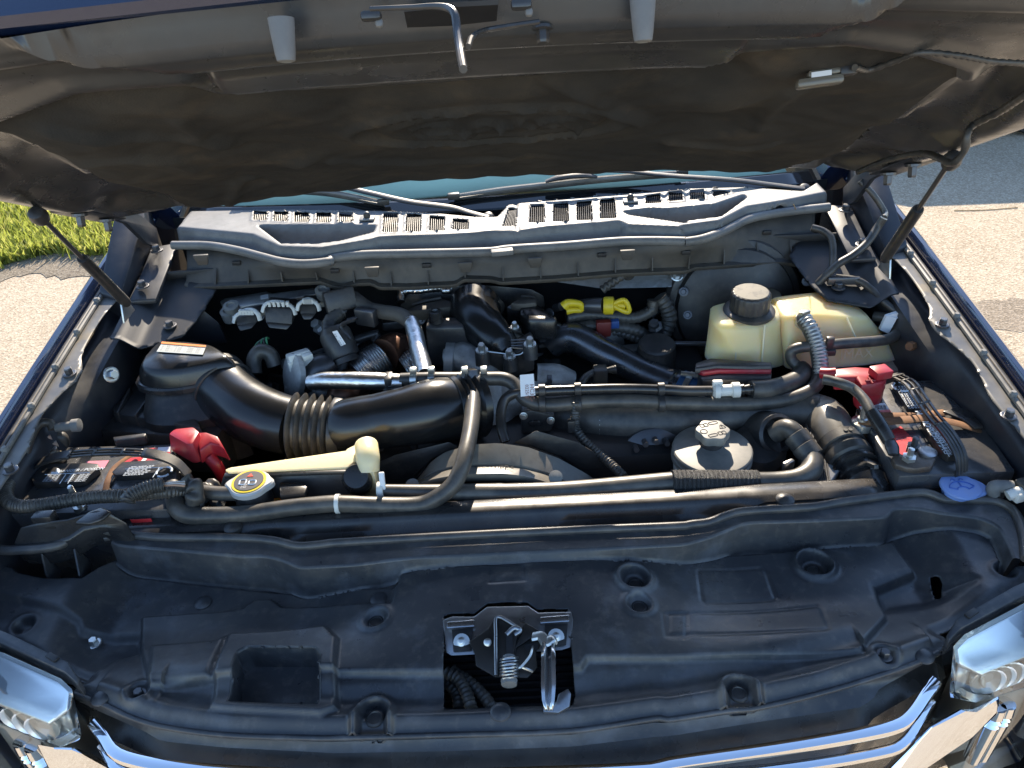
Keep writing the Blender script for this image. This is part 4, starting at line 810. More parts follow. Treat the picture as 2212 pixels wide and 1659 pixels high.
for a, b in zip(L0, L1): m_ = a.lerp(b, .5); rows.append([a-UPV*.006, a, a.lerp(b, .25)+UPV*.002, m_-UPV*.004, a.lerp(b, .75)+UPV*.002, b, b-UPV*.006])
obj('release_lever', loft_mb(rows), M['chromish'], LA, solid=.003)
hk = [T('K', 1262, 605, -.953), T('K', 1310, 600, -.948), T('K', 1345, 640, -.946), T('K', 1385, 618, -.944), T('K', 1400, 640, -.95)]
obj('lever_hook', tube_mb(hk, .008, n=24, k=8, flat=.5), M['zinc'], LA)
fp = [T('K', 1325, 1075, -.968), T('K', 1420, 1080, -.968), T('K', 1490, 1040, -.964), T('K', 1500, 960, -.958), T('K', 1480, 925, -.956), T('K', 1420, 960, -.960), T('K', 1405, 1010, -.964), T('K', 1325, 1000, -.966)]
prism('finger_pad', fp, Vector((0, .004, -.010)), M['steel'], LA, bevel=.002)
# ---------------------------------------------------------------- grille
GR = thing('grille', 'black grille with chrome bars below the front cover', None, W(0, .6, -1.2), parent=TR)
lip3 = [Vector((x, y, H+cz(y)-.012)) for x, y in front_lip[5:-5]]
low = CPS('J', [(470, 1000), (640, 1080), (900, 1195), (1000, 1255), (1400, 1295), (2000, 1325)], -.03) + CPS('K', [(0, 1330), (700, 1318), (1500, 1290), (2050, 1225)], -.03) + CPS('L', [(0, 1225), (600, 1130), (1200, 1045), (1280, 985), (1310, 930), (1700, 720), (1780, 690)], -.03)
n_ = 90; A_ = resample(lip3, n_); B_ = resample([Vector((x, y, H+cz(y)-.03)) for x, y in low], n_)
obj('upper_trim', loft_mb([[p+Vector((0, .012, -.008)) for p in A_], [p+Vector((0, .001, -.007)) for p in A_], [a.lerp(b, .45)-UPV*.006 for a, b in zip(A_, B_)], B_, [b+Vector((0, .012, -.008)) for b in B_]]), M['cover'], GR, solid=.002)
bkt = byx(B_, np.linspace(-.66, .66, 60))
obj('grille_back', loft_mb([[p+Vector((0, .014, -.006)) for p in bkt], [p+Vector((0, .020, -.03)) for p in bkt], [p+Vector((0, -.01, -.055)) for p in bkt], [p+Vector((0, .0, -.16)) for p in bkt], [p+Vector((0, .03, -.4)) for p in bkt]]), M['gloss'], GR, solid=.003)
bar1 = [T('J', x, y, -1.02) for x, y in ((578, 1140), (640, 1225), (700, 1315), (780, 1360), (1000, 1408), (1500, 1450), (2100, 1475))] + [T('K', x, y, -1.02) for x, y in ((500, 1478), (1300, 1455), (2000, 1425))] + [T('L', x, y, -1.02) for x, y in ((0, 1398), (700, 1295), (1250, 1200), (1440, 1150), (1520, 1085), (1600, 970), (1665, 880))]
bar2 = [T('J', x, y, -1.05) for x, y in ((630, 1280), (700, 1400), (760, 1440), (1000, 1490), (2100, 1560))] + [T('K', x, y, -1.05) for x, y in ((700, 1560), (1800, 1530))] + [T('L', x, y, -1.05) for x, y in ((0, 1490), (800, 1410), (1380, 1310), (1480, 1250), (1560, 1130), (1635, 1000))]
def bar(name, pts, w_, h_, m):
    C, _ = spline(pts, 120); C = [Vector(c) for c in C]; rows = []
    for i, c in enumerate(C):
        t = (C[min(i+1, len(C)-1)]-C[max(i-1, 0)]).normalized(); side = Vector((-t.y, t.x, 0)).normalized()   # towards the truck
        up = UPV
        rows.append([c+side*a*w_+up*b*h_ for a, b in ((-1, -1), (-1, -.1), (-.86, .35), (-.6, .55), (.5, .95), (.85, .9), (1, .5), (1, -1))])
    mb = loft_mb(rows, closed=True); k = 8; mb.f.append(tuple(range(k))); mb.f.append(tuple(len(mb.v)-k+i for i in range(k)))
    return obj(name, mb, m, GR, autosmooth=30)
bar('chrome_bar', bar1, .0080, .0062, M['chrome']); bar('chrome_bar', bar2, .0065, .0055, M['chrome'])
for s in (-1, 1):
    if s > 0: sp = [T('L', x, y, z) for x, y, z in ((1640, 1160, -1.03), (1830, 1045, -1.03), (1900, 1050, -1.03), (2075, 960, -1.03), (2060, 1080, -1.06), (1900, 1230, -1.08), (1500, 1500, -1.09), (1300, 1500, -1.09))]
    else: sp = [T('J', x, y, z) for x, y, z in ((215, 1270, -1.03), (330, 1290, -1.03), (460, 1290, -1.03), (520, 1345, -1.03), (700, 1440, -1.05), (760, 1500, -1.08), (420, 1500, -1.09), (300, 1440, -1.08))]
    prism('chrome_surround', sp, Vector((0, .02, -.05)), M['chrome'], GR, bevel=.006)
# ---------------------------------------------------------------- headlights
def headlight(s):
    if s > 0:
        Q = lambda x, y, z: T('L', x, y, z)
        top_ = [Q(1770, 665, -.950), Q(1840, 590, -.938), Q(2212, 395, -.930), Q(2450, 300, -.925), Q(2480, 640, -.978), Q(2212, 735, -.982), Q(1945, 842, -.986), Q(1785, 765, -.972)]
        bot = [Q(1748, 958, -1.03), Q(1800, 930, -1.03), Q(2212, 700, -1.03), Q(2450, 600, -1.03), Q(2480, 830, -1.04), Q(2212, 925, -1.045), Q(1912, 1018, -1.045), Q(1750, 985, -1.04)]
    else:
        Q = lambda x, y, z: T('J', x, y, z)
        top_ = [Q(455, 930, -.950), Q(380, 860, -.938), Q(0, 690, -.930), Q(-240, 600, -.925), Q(-280, 960, -.978), Q(0, 1030, -.982), Q(310, 1150, -.986), Q(440, 1055, -.972)]
        bot = [Q(515, 1225, -1.03), Q(470, 1200, -1.03), Q(0, 960, -1.03), Q(-240, 860, -1.03), Q(-280, 1100, -1.04), Q(0, 1150, -1.045), Q(365, 1305, -1.045), Q(500, 1250, -1.04)]
    hl = thing('headlight', ('right' if s > 0 else 'left') + ' clear headlight with chrome reflector by the grille', None, sum(bot, Vector())/8, parent=TR)
    c = sum(top_ + bot, Vector())/16
    obj('lens', prism_mb(top_, None, poly2=bot) if False else (lambda mb: (mb.add(top_+bot, [tuple(range(8)), tuple(range(8, 16))[::-1]] + [(i, (i+1) % 8, 8+(i+1) % 8, 8+i) for i in range(8)]), mb)[1])(MB()), M['lens'], hl, bevel=.006, seg=3)
    inn_t = [p + (c-p)*.10 - UPV*.004 for p in top_]; inn_b = [p+(c-p)*.10 for p in bot]
    # chrome shelf under the top of the lens, open to the front
    prism('lamp_shelf', inn_t, Vector((0, 0, -.006)), M['silver'], hl, bevel=.002)
    fr_t, fr_b = inn_t[5].lerp(inn_t[6], .0), inn_b[5]
    mb = MB(); back = Vector((0, .035, 0))
    mb.add([inn_t[4]+back, inn_t[5]+back, inn_t[6]+back*.6, inn_t[7], inn_b[7], inn_b[6]+back*.6, inn_b[5]+back, inn_b[4]+back], [(0, 1, 6, 7), (1, 2, 5, 6), (2, 3, 4, 5)]); obj('reflector', mb, M['reflector'], hl, solid=.003)
    for i, t_ in enumerate((.2, .45, .7)):
        a = inn_t[6].lerp(inn_t[5], t_).lerp(inn_b[6].lerp(inn_b[5], t_), .5) + back*.4
        lathe('lamp_unit', a, (0, -1, .1), [(.008, -.01), (.022, .0), (.026, .012), (.024, .013), (.012, .004), (.003, .004)], M['reflector'], hl, 20)
    # lower, outer lamp stack
    base = (inn_b[5]+inn_b[4])/2 - UPV*.02
    lo_p = [bot[6].lerp(bot[5], .35), bot[5], bot[4], bot[4]+Vector((0, .1, 0)), bot[5]+Vector((0, .12, 0)), bot[6].lerp(bot[5], .35)+Vector((0, .10, 0))]
    prism('lower_lens', [p-UPV*.004 for p in lo_p], Vector((0, -.01, -.22)), M['lens'], hl, bevel=.008)
    lo_i = [p + (sum(lo_p, Vector())/6-p)*.12 for p in lo_p]
    prism('lower_reflector', [p+Vector((0, .03, -.01)) for p in lo_i], Vector((0, -.005, -.20)), M['reflector'], hl, bevel=.004)
    for t_ in (.25, .6):
        p = lo_i[0].lerp(lo_i[1], t_)+Vector((0, -.006, -.03)); lathe('lamp_tube', p, (0, 0, -1), [(.012, 0), (.014, .02), (.010, .025), (.014, .03), (.010, .035), (.014, .04), (.012, .14)], M['chrome'], hl, 16)
    # painted strip and clip between lamp and cover
    a0 = top_[1] if s > 0 else top_[1]
    st_ = [top_[0]+Vector((-.004*s, .006, .000)), top_[1]+Vector((-.002*s, .008, .0)), top_[2]+Vector((0, .010, 0)), top_[3]+Vector((0, .010, 0)), top_[3]+Vector((0, .030, .004)), top_[2]+Vector((0, .028, .004)), top_[1]+Vector((.0, .024, .004)), top_[0]+Vector((-.002*s, .016, .002))]
    prism('lamp_bracket', st_, Vector((0, 0, -.03)), M['cover'], hl, bevel=.002)
    cl_ = st_[1].lerp(st_[2], .25)+UPV*.001; box('clip_slot', cl_+Vector((0, .012, .002)), (.022, .009, .004), M['dark'], hl, rz=.5*s, bevel=.001)
    return hl
headlight(1); headlight(-1)
# front bumper below the frame, so the truck has a face from other positions
fb = MB(); loft_mb([[W(x, .56+.16*(x/.9)**2+dy, z) for x in np.linspace(-.98, .98, 30)] for z, dy in ((-1.36, .05), (-1.38, -.06), (-1.50, -.09), (-1.66, -.05), (-1.70, .05))], fb); obj('front_bumper', fb, M['chrome'], TR, solid=.01)
fm = MB(); loft_mb([[W(x, .66+.16*(x/.9)**2, z) for x in np.linspace(-.95, .95, 30)] for z in (-1.05, -1.25, -1.45)], fm); obj('grille_surround', fm, M['gloss'], TR, solid=.005)
# ---------------------------------------------------------------- engine bay: air cleaner and intake duct
ac = thing('air_cleaner', 'black air cleaner box with an orange-edged label at the left', 'air cleaner', T('D', 1000, 1420, -.95))
capt = TS('D', [(905, 1110), (985, 1028), (1030, 1018), (1290, 1040), (1380, 1085), (1412, 1122), (1130, 1190), (960, 1200), (880, 1170)], -.835)
rim = TS('D', [(830, 1150), (905, 1085), (1000, 1060), (1300, 1075), (1420, 1105), (1462, 1122), (1300, 1170), (1120, 1250), (1000, 1285), (880, 1240), (822, 1190)], -.872)
def smoothloop(P, n=44):
    Q, _ = spline(list(P)+[P[0]], n); return [Vector(q) for q in Q[:-1]]
def loopmesh(loops, top=True, bottom=True):
    n = min(len(l) for l in loops); loops = [resample(l+[l[0]], n+1)[:-1] for l in loops]
    mb = loft_mb(loops, closed=True)
    if top: mb.f.append(tuple(range(n)))
    if bottom: mb.f.append(tuple(len(mb.v)-n+i for i in range(n)))
    return mb
c_s = smoothloop(capt); cc = sum(c_s, Vector())/len(c_s)
mid_ = [p + (p-cc)*.10 - UPV*.012 for p in c_s]; low_ = [p + (p-cc)*.20 - UPV*.040 for p in c_s]
lid = obj('filter_lid', loopmesh([[cc+(p-cc)*.93+UPV*.003 for p in c_s], c_s, mid_, low_]), M['duct'], ac, autosmooth=60)
obj('lid_flange', loopmesh([[cc+(p-cc)*1.24 - UPV*.036 for p in c_s], [cc+(p-cc)*1.30 - UPV*.040 for p in c_s], [cc+(p-cc)*1.30 - UPV*.050 for p in c_s], [cc+(p-cc)*1.20 - UPV*.052 for p in c_s]]), M['gloss'], ac, autosmooth=40)
lbp = TS('D', [(1010, 1024), (1284, 1047), (1262, 1102), (975, 1083)], -.830)
lb = prism('label', lbp, UPV*.0008, M['greylabel'], lid, bevel=0)
prism('label_header', [lbp[0]+UPV*.0016, lbp[1]+UPV*.0016, lbp[1].lerp(lbp[2], .2)+UPV*.0016, lbp[0].lerp(lbp[3], .2)+UPV*.0016], UPV*.0006, M['orange'], lb, bevel=0)
tm = MB(); xd = lbp[2]-lbp[3]; yd = lbp[0]-lbp[3]
for i in range(4):
    text_mb('= - == --- = ==   -- === - == -' if i else '--- == - ===  = -- == - === --', lbp[3].lerp(lbp[0], .62-.18*i)+xd*.05, xd, yd, .008, .0020, tm)
obj('label_print', tm, M['ink'], lb, smooth=False)['kind'] = 'stuff'
tray = [W(-.80, 1.20, -.955), W(-.43, 1.18, -.955), W(-.42, 1.30, -.95), W(-.50, 1.46, -.93), W(-.72, 1.48, -.92), W(-.80, 1.40, -.94)]
tray = TS('G', [(560, 300), (1340, 360), (1420, 250), (1300, 60), (1000, 0), (780, 0), (600, 215)], -.955)
prism('filter_tray', tray, Vector((0, 0, -.10)), M['black'], ac, bevel=.006)
obj('box_body', loopmesh([[cc+(p-cc)*1.05 - UPV*.05 for p in c_s], [cc+(p-cc)*1.12+Vector((.0, -.05, -.10)) for p in c_s], [cc+(p-cc)*1.18+Vector((.0, -.05, -.22)) for p in c_s]]), M['black'], ac)
prism('box_shoulder', TS('G', [(690, 110), (800, 0), (870, 0), (1150, 80), (1250, 290), (700, 200)], -.93), Vector((0, 0, -.06)), M['black'], ac, bevel=.006)
shl = TS('G', [(600, 240), (700, 200), (770, 20), (740, 10), (650, 90), (605, 170)], -.945); prism('side_scoop', shl, Vector((0, 0, -.04)), M['cowl_dark'], ac, bevel=.008)
for (x0, y0, x1, y1) in ((720, 195, 800, 40), (830, 215, 940, 60)):
    a, b = T('G', x0, y0, -.925), T('G', x1, y1, -.915); prism('body_rib', [a, b, b-UPV*.05, a-UPV*.05], (.005, 0, 0), M['black'], ac, bevel=.001)
box('latch_clip', T('G', 560, 225, -.94), (.022, .03, .045), M['darksteel'], ac, rz=.4, bevel=.003)
bolt(T('D', 690, 1225, 1.36), (.8, -.5, .3), .010, .012, ac, M['steel'])

du = thing('intake_duct', 'wide black air intake duct with a ribbed bellows in the middle', 'air duct', T('G', 1900, 480, -.95))
P1 = [T('D', 1365, 1285, 1.41), T('G', 1440, 100, 1.37), T('G', 1560, 190, 1.32), T('G', 1700, 250, 1.29), T('G', 1830, 282, 1.275)]
tube('elbow', P1, [.066, .066, .065, .063, .060], M['duct'], du, n=40, k=36)
ax = (P1[1]-P1[0]).normalized(); lathe('inlet_collar', P1[0]-ax*.012, ax, [(.060, -.01), (.069, -.005), (.069, .012), (.066, .016), (.066, .028), (.069, .030), (.069, .040), (.060, .044)], M['black'], du, 40)
bellow_a, bellow_b = T('G', 1815, 282, 1.275), T('G', 2085, 300, 1.27)
pr = []; 
for i in range(5):
    h = (bellow_b-bellow_a).length*i/5; w_ = (bellow_b-bellow_a).length/5
    pr += [(.058, h), (.067, h+w_*.18), (.071, h+w_*.35), (.067, h+w_*.52), (.058, h+w_*.72)]
lathe('bellows', bellow_a, bellow_b-bellow_a, pr, M['rubber'], du, 40)
axb = (bellow_b-bellow_a).normalized(); lathe('band_clamp', bellow_b, axb, [(.054, -.004), (.067, -.003), (.068, .000), (.068, .016), (.066, .019), (.054, .019)], M['black'], du, 40)
P2 = [bellow_b+axb*.01, T('H', 130, 280, 1.255), T('H', 300, 250, 1.25), T('H', 480, 220, 1.25), T('H', 640, 185, 1.265), T('H', 770, 170, 1.29)]
tube('throat', P2, [.059, .057, .056, .060, .066, .067], M['duct'], du, n=46, k=36)
e0 = T('H', 760, 165, 1.285); ad = Vector((.8, .45, -.18)).normalized()
lathe('outlet_collar', e0, ad, [(.058, -.01), (.066, -.005), (.069, .004), (.064, .008), (.070, .014), (.065, .020), (.072, .026), (.067, .032), (.074, .040), (.074, .056), (.06, .06)], M['duct'], du, 40)

# ---------------------------------------------------------------- engine core
en = thing('engine', 'dark engine block and manifolds filling the middle of the bay', 'engine', W(0, 1.4, -1.4))
mbk = MB(); box_mb(W(0, 1.42, -1.20), (.95, .46, .42), mb=mbk); obj('block', mbk, M['dark'], en, bevel=.03)
# cast turbo housing
tb = thing('turbo_housing', None, None, T('H', 980, 250, -1.0), parent=en)
lathe('compressor_cover', T('H', 900, 170, 1.385), ad, [(.070, -.02), (.082, 0), (.084, .03), (.074, .055), (.05, .065), (.04, .10)], M['alu'], tb, 36)
tube('volute', [T('E', 740, 1130, 1.50), T('E', 830, 1115, 1.49), T('E', 930, 1170, 1.47), T('E', 1000, 1270, 1.45), T('E', 1030, 1370, 1.43)], [.030, .036, .040, .042, .042], M['alu'], tb, n=30, k=24)
lathe('flange', T('E', 745, 1130, 1.50), Vector((-1, .1, .1)), [(.03, -.014), (.046, -.012), (.046, .008), (.03, .01)], M['alu'], tb, 18)
tube('housing_neck', [T('H', 960, 60, 1.40), T('H', 1000, 160, 1.38), T('H', 1030, 300, 1.36), T('H', 1040, 420, 1.34)], [.05, .06, .06, .06], M['alu'], tb, n=20, k=24)
tube('housing_arm', [T('H', 1000, 200, 1.37), T('H', 1150, 100, 1.38), T('H', 1260, 120, 1.39), T('H', 1350, 170, 1.37)], [.04, .042, .042, .04], M['alu'], tb, n=20, k=20)
prism('housing_boss', TS('H', [(1060, 180), (1180, 160), (1240, 200), (1240, 300), (1110, 320), (1060, 290)], 1.35), (0, .05, 0), M['alu'], tb, bevel=.01)
tube('throttle_body', [T('E', 1280, 1250, 1.45), T('E', 1400, 1260, 1.45), T('E', 1490, 1290, 1.45)], [.035, .038, .034], M['alu'], tb, n=10, k=22)
lathe('clamp_band', T('H', 1335, 60, 1.43), (1, 0, -.1), [(.03, 0), (.046, .002), (.046, .012), (.03, .014)], M['darksteel'], tb, 24)
# sensor block with two screws
sb = thing('boost_sensor', None, None, T('H', 1290, 310, 1.27), parent=en)
prism('sensor_case', TS('H', [(1190, 200), (1250, 185), (1395, 215), (1398, 260), (1375, 315), (1190, 330)], 1.275), (0, .03, .004), M['black'], sb, bevel=.004)
prism('sensor_face', TS('H', [(1230, 262), (1260, 248), (1300, 250), (1325, 275), (1310, 292), (1240, 285)], 1.270), (0, .006, 0), M['gloss'], sb, bevel=.003)
for x, y in ((1203, 218), (1372, 246)): bolt(T('H', x, y, 1.272), (0, -1, .2), .005, .006, sb)
# manifold
mf = thing('intake_manifold', None, None, T('E', 950, 1000, -.95), parent=en)
obj('centre_runner', tube_mb([T('E', 905, 800, 1.62), T('E', 900, 850, 1.585), T('E', 940, 915, 1.54), T('E', 1010, 985, 1.50), T('E', 1080, 1050, 1.47), T('E', 1110, 1090, 1.45)], [.062, .058, .052, .046, .036, .02], n=36, k=28), M['duct'], mf)
obj('runner_crown', tube_mb([T('E', 800, 815, 1.60), T('E', 860, 775, 1.63), T('E', 940, 765, 1.64), T('E', 1040, 825, 1.60)], [.028, .034, .034, .024], n=24, k=18), M['cowl_dark'], mf)
prism('left_chamber', TS('E', [(600, 872), (625, 850), (700, 858), (712, 880), (775, 880), (800, 855), (795, 900), (640, 905)], -.868), Vector((0, -.01, -.055)), M['duct'], mf, bevel=.006)
lathe('chamber_post', T('E', 655, 850, 1.53), (0, 0, 1), [(.017, -.03), (.015, .008), (.009, .009), (.007, .004)], M['gloss'], mf, 20)
prism('right_chamber', TS('E', [(1090, 800), (1130, 775), (1270, 770), (1415, 868), (1400, 885), (1230, 885), (1180, 845), (1180, 800)], -.850), Vector((0, -.006, -.05)), M['duct'], mf, bevel=.008)
prism('right_chamber_lower', TS('E', [(1210, 890), (1405, 890), (1420, 900), (1300, 1000), (1230, 1000)], 1.55), Vector((0, .06, -.02)), M['gloss'], mf, bevel=.008)
prism('left_wing', TS('E', [(465, 830), (520, 795), (600, 775), (700, 750), (765, 765), (770, 800), (620, 815)], -.845), Vector((0, 0, -.03)), M['cowl_dark'], mf, bevel=.005)
prism('right_wing', TS('E', [(1120, 780), (1190, 740), (1275, 748), (1285, 775), (1200, 785)], -.840), Vector((0, 0, -.02)), M['cowl_dark'], mf, bevel=.004)
prism('rear_cover', TS('E', [(430, 800), (480, 720), (900, 690), (970, 665), (1250, 690), (1330, 730), (1335, 800), (1060, 820), (1040, 790), (960, 760), (830, 765), (760, 790), (480, 830)], 1.665), Vector((0, .03, -.03)), M['black'], mf, bevel=.005)
for x0, y0, x1, y1 in ((905, 705, 905, 770), (1195, 730, 1195, 785)): tube('cover_fin', [T('E', x0, y0, 1.645), T('E', x1, y1, 1.635)], .004, M['cowl_dark'], mf, n=2, k=6)
tube('cover_bead', [T('E', 510, 790, 1.63), T('E', 600, 765, 1.635), T('E', 690, 748, 1.635)], .004, M['cowl_dark'], mf, n=10, k=6)
tube('cover_bead', [T('E', 1190, 738, 1.64), T('E', 1260, 742, 1.635), T('E', 1282, 775, 1.62)], .004, M['cowl_dark'], mf, n=10, k=6)
prism('lower_plate', TS('E', [(930, 1075), (1110, 1110), (1250, 1040), (1270, 1060), (1270, 1200), (1130, 1250), (960, 1180)], 1.44), (0, .06, 0), M['black'], mf, bevel=.004)
prism('front_plate', TS('E', [(590, 935), (830, 930), (860, 1000), (930, 1060), (900, 1160), (620, 1180)], 1.50), (0, .05, 0), M['black'], mf, bevel=.006)
for x, y in ((945, 1068), (1117, 1104), (1243, 1030)):
    b_ = bolt(T('E', x, y+12, 1.43), (0, -.3, 1), .008, .018, mf); lathe('bolt_boss', T('E', x, y+14, 1.432), (0, -.3, -1), [(.016, 0), (.016, .03)], M['black'], mf, 16)
bolt(T('E', 1148, 935, 1.50), (0, -.3, 1), .006, .014, mf)
for k_ in range(3): tube('plate_rib', [T('E', 1125, 1010+k_*18, 1.448), T('E', 1215, 1005+k_*18, 1.448)], .0018, M['darksteel'], mf, n=2, k=5)
tube('plate_edge', [T('E', 970, 1080, 1.43), T('E', 1090, 1095, 1.43)], .0016, M['zinc'], mf, n=2, k=5); tube('plate_edge', [T('E', 1115, 1092, 1.43), T('E', 1118, 1060, 1.44), T('E', 1210, 1062, 1.44), T('E', 1225, 1045, 1.44)], .0014, M['zinc'], mf, n=12, k=5); tube('plate_edge', [T('E', 1140, 1105, 1.43), T('E', 1190, 1095, 1.43), T('E', 1222, 1050, 1.435)], .0016, M['zinc'], mf, n=8, k=5)
tube('foil_lead', [T('E', 440, 770, 1.64), T('E', 445, 710, 1.66), T('E', 560, 700, 1.665), T('E', 690, 685, 1.665), T('E', 720, 705, 1.66), T('E', 770, 680, 1.665)], .009, M['foil'], mf, n=40, k=10, corr=(.012, .0014))
box('rear_connector', T('E', 850, 680, 1.665), (.07, .03, .025), M['black'], mf, bevel=.004)
# exhaust side: flexible joint and heat-stained pipes
fx = thing('exhaust_joint', None, None, T('E', 260, 1250, 1.4), parent=en)
fa, fb_ = T('E', 330, 1110, 1.50), T('E', 170, 1230, 1.46)
tube('stained_elbow', [T('E', 480, 1110, 1.55), T('E', 400, 1080, 1.54), fa], [.045, .045, .04], M['copper'], fx, n=20, k=22)
tube('braided_sleeve', [fa, fa.lerp(fb_, .5), fb_], [.038, .042, .038], M['steel'], fx, n=60, k=26, corr=(.006, .0012))
tube('stained_pipe', [fb_, T('E', 150, 1290, 1.44), T('H', 100, 70, 1.40), T('H', 60, 150, 1.38)], [.036, .038, .038, .036], M['copper'], fx, n=24, k=22)
tube('braided_sleeve', [T('E', 470, 1180, 1.49), T('E', 540, 1130, 1.50)], [.03, .03], M['steel'], fx, n=30, k=20, corr=(.006, .001))
# actuators, valves and plugs on the left bank
ad2 = thing('egr_actuator', None, None, T('D', 2110, 1080, 1.46), parent=en)
a0, a1 = T('D', 2080, 960, 1.50), T('D', 2140, 1110, 1.47)
lathe('motor_can', a0, a1-a0, [(.028, -.01), (.034, 0), (.036, .006), (.036, .055), (.034, .06), (.030, .062), (.030, .075)], M['black'], ad2, 28)
lq = [T('D', 2068, 958, 1.455), T('D', 2098, 950, 1.455), T('D', 2152, 1035, 1.445), T('D', 2122, 1048, 1.445)]; lb2 = prism('label', lq, (0, -.001, .0008), M['label'], ad2, bevel=0)
tm = MB(); text_mb('== --- ==', lq[3].lerp(lq[2], .55)+Vector((0, -.002, .001)), lq[0]-lq[3], lq[2]-lq[3], .005, .001, tm); text_mb('== - ===', lq[0].lerp(lq[3], .15)+Vector((0, -.002, .001)), lq[3]-lq[0], lq[1]-lq[0], .008, .001, tm); obj('label_print', tm, M['ink'], lb2, smooth=False)['kind'] = 'stuff'
tube('actuator_strap', [T('D', 2160, 890, 1.50), T('D', 2212, 880, 1.50), T('E', 70, 920, 1.49), T('E', 130, 1000, 1.48)], .010, M['darksteel'], ad2, n=20, k=8, flat=.4)
lathe('valve_body', T('D', 2030, 1170, 1.45), T('D', 1880, 1250, 1.43)-T('D', 2030, 1170, 1.45), [(.02, -.02), (.032, 0), (.034, .02), (.030, .05), (.036, .055), (.036, .065), (.025, .07)], M['darksteel'], ad2, 24)
lathe('valve_flange', T('D', 1830, 1230, 1.42), (-.75, -.5, .35), [(.03, -.01), (.050, -.006), (.050, .006), (.04, .01), (.02, .012)], M['alu'], ad2, 28)
wc = T('D', 1865, 1130, 1.44); cn = box('white_plug', wc, (.05, .035, .035), M['white'], ad2, rz=.5, rx=-.3, bevel=.004); box('plug_latch', wc+Vector((.022, -.012, .014)), (.022, .016, .012), M['white'], cn, rz=.5, bevel=.002); box('plug_latch', wc+Vector((-.012, -.02, -.006)), (.018, .012, .03), M['white'], cn, rz=.5, bevel=.002)
lathe('casting', T('D', 2060, 1240, 1.46), (.4, -.3, .85), [(.05, -.08), (.045, -.02), (.03, 0), (.02, .012)], M['alu'], ad2, 18)
for x, y, t in ((2110, 1160, 'D'), (40, 1120, 'E'), (70, 1160, 'E')): lathe('sleeve', T(t, x, y, 1.47), (.2, -.4, .9), [(.014, -.03), (.014, .02), (.009, .022), (.009, .035)], M['alu'], ad2, 16)
prism('casting_rib', TS('D', [(1760, 1290), (1900, 1310), (2060, 1330), (2100, 1422), (1900, 1422), (1760, 1360)], 1.41), (0, .04, -.02), M['alu'], ad2, bevel=.008)
tube('coolant_elbow', [T('D', 1585, 1220, 1.44), T('D', 1580, 1130, 1.46), T('D', 1620, 1080, 1.47), T('D', 1680, 1100, 1.47), T('D', 1710, 1170, 1.46)], .017, M['rubber'], ad2, n=30)
for i in range(5): tube('wire', [T('D', 1580+i*22, 1060, 1.49), T('D', 1600+i*14, 1030-8*i, 1.50), T('D', 1640+i*8, 1000, 1.52)], .0022, MATS['black_rubber'] if i % 2 else mat('green_wire', (.05, .22, .10), .5), ad2, n=10, k=6)
# harness plugs left of the manifold
hn = thing('harness_plug', None, None, T('E', 60, 800, 1.58), parent=en)
box('plug_body', T('E', 60, 760, 1.58), (.07, .04, .05), M['black'], hn, rz=.4, rx=-.4, bevel=.005); tube('plug_boot', [T('E', 60, 840, 1.56), T('E', 0, 900, 1.53), T('D', 2050, 980, 1.5)], .017, M['rubber'], hn, n=20, corr=(.01, .001))
for i, c_ in enumerate(((.7, .5, .05), (.7, .7, .7), (.1, .2, .5), (.55, .3, .05))): tube('wire', [T('E', 40+i*12, 800, 1.565), T('E', 20+i*12, 860, 1.55)], .003, mat('wire_%d' % i, c_, .5), hn, n=3, k=6)
box('pipe_bracket', T('E', 225, 865, 1.54), (.05, .02, .04), M['darksteel'], hn, rz=-.4, bevel=.003)
# dipsticks
for (a, b, hdl, lab) in ((('E', 1430, 805), ('E', 1470, 800), [(1455, 800), (1480, 780), (1555, 788), (1562, 820), (1510, 822), (1470, 828)], 'short yellow dipstick ring'), (('E', 1560, 790), ('E', 1720, 790), None, 'yellow dipstick handle')):
    dp = thing('dipstick', None, None, T('E', 1500, 850, 1.6), parent=en)
    if hdl:
        tube('ring_pull', [T('E', x, y, 1.58) for x, y in hdl], [.012, .010, .008, .007, .008, .010], M['yellow'], dp, n=36, k=10); tube('stick_tube', [T('E', 1400, 810, 1.62), T('E', 1440, 800, 1.60)], .010, M['darksteel'], dp, n=4, k=10)
    else:
        tube('stick_tube', [T('E', 1550, 800, 1.60), T('E', 1640, 795, 1.58), T('E', 1700, 795, 1.57)], [.016, .018, .018], M['darksteel'], dp, n=8, k=16)
        lathe('handle_collar', T('E', 1700, 795, 1.57), (1, -.12, 0), [(.019, 0), (.021, .004), (.021, .022), (.012, .026), (.010, .05)], M['yellow'], dp, 20)
        tube('handle_loop', [T('E', 1760, 785, 1.56), T('E', 1830, 762, 1.555), T('E', 1862, 822, 1.55), T('E', 1850, 836, 1.55), T('E', 1790, 812, 1.555), T('E', 1755, 790, 1.56)], .0058, M['yellow'], dp, n=40, k=10)
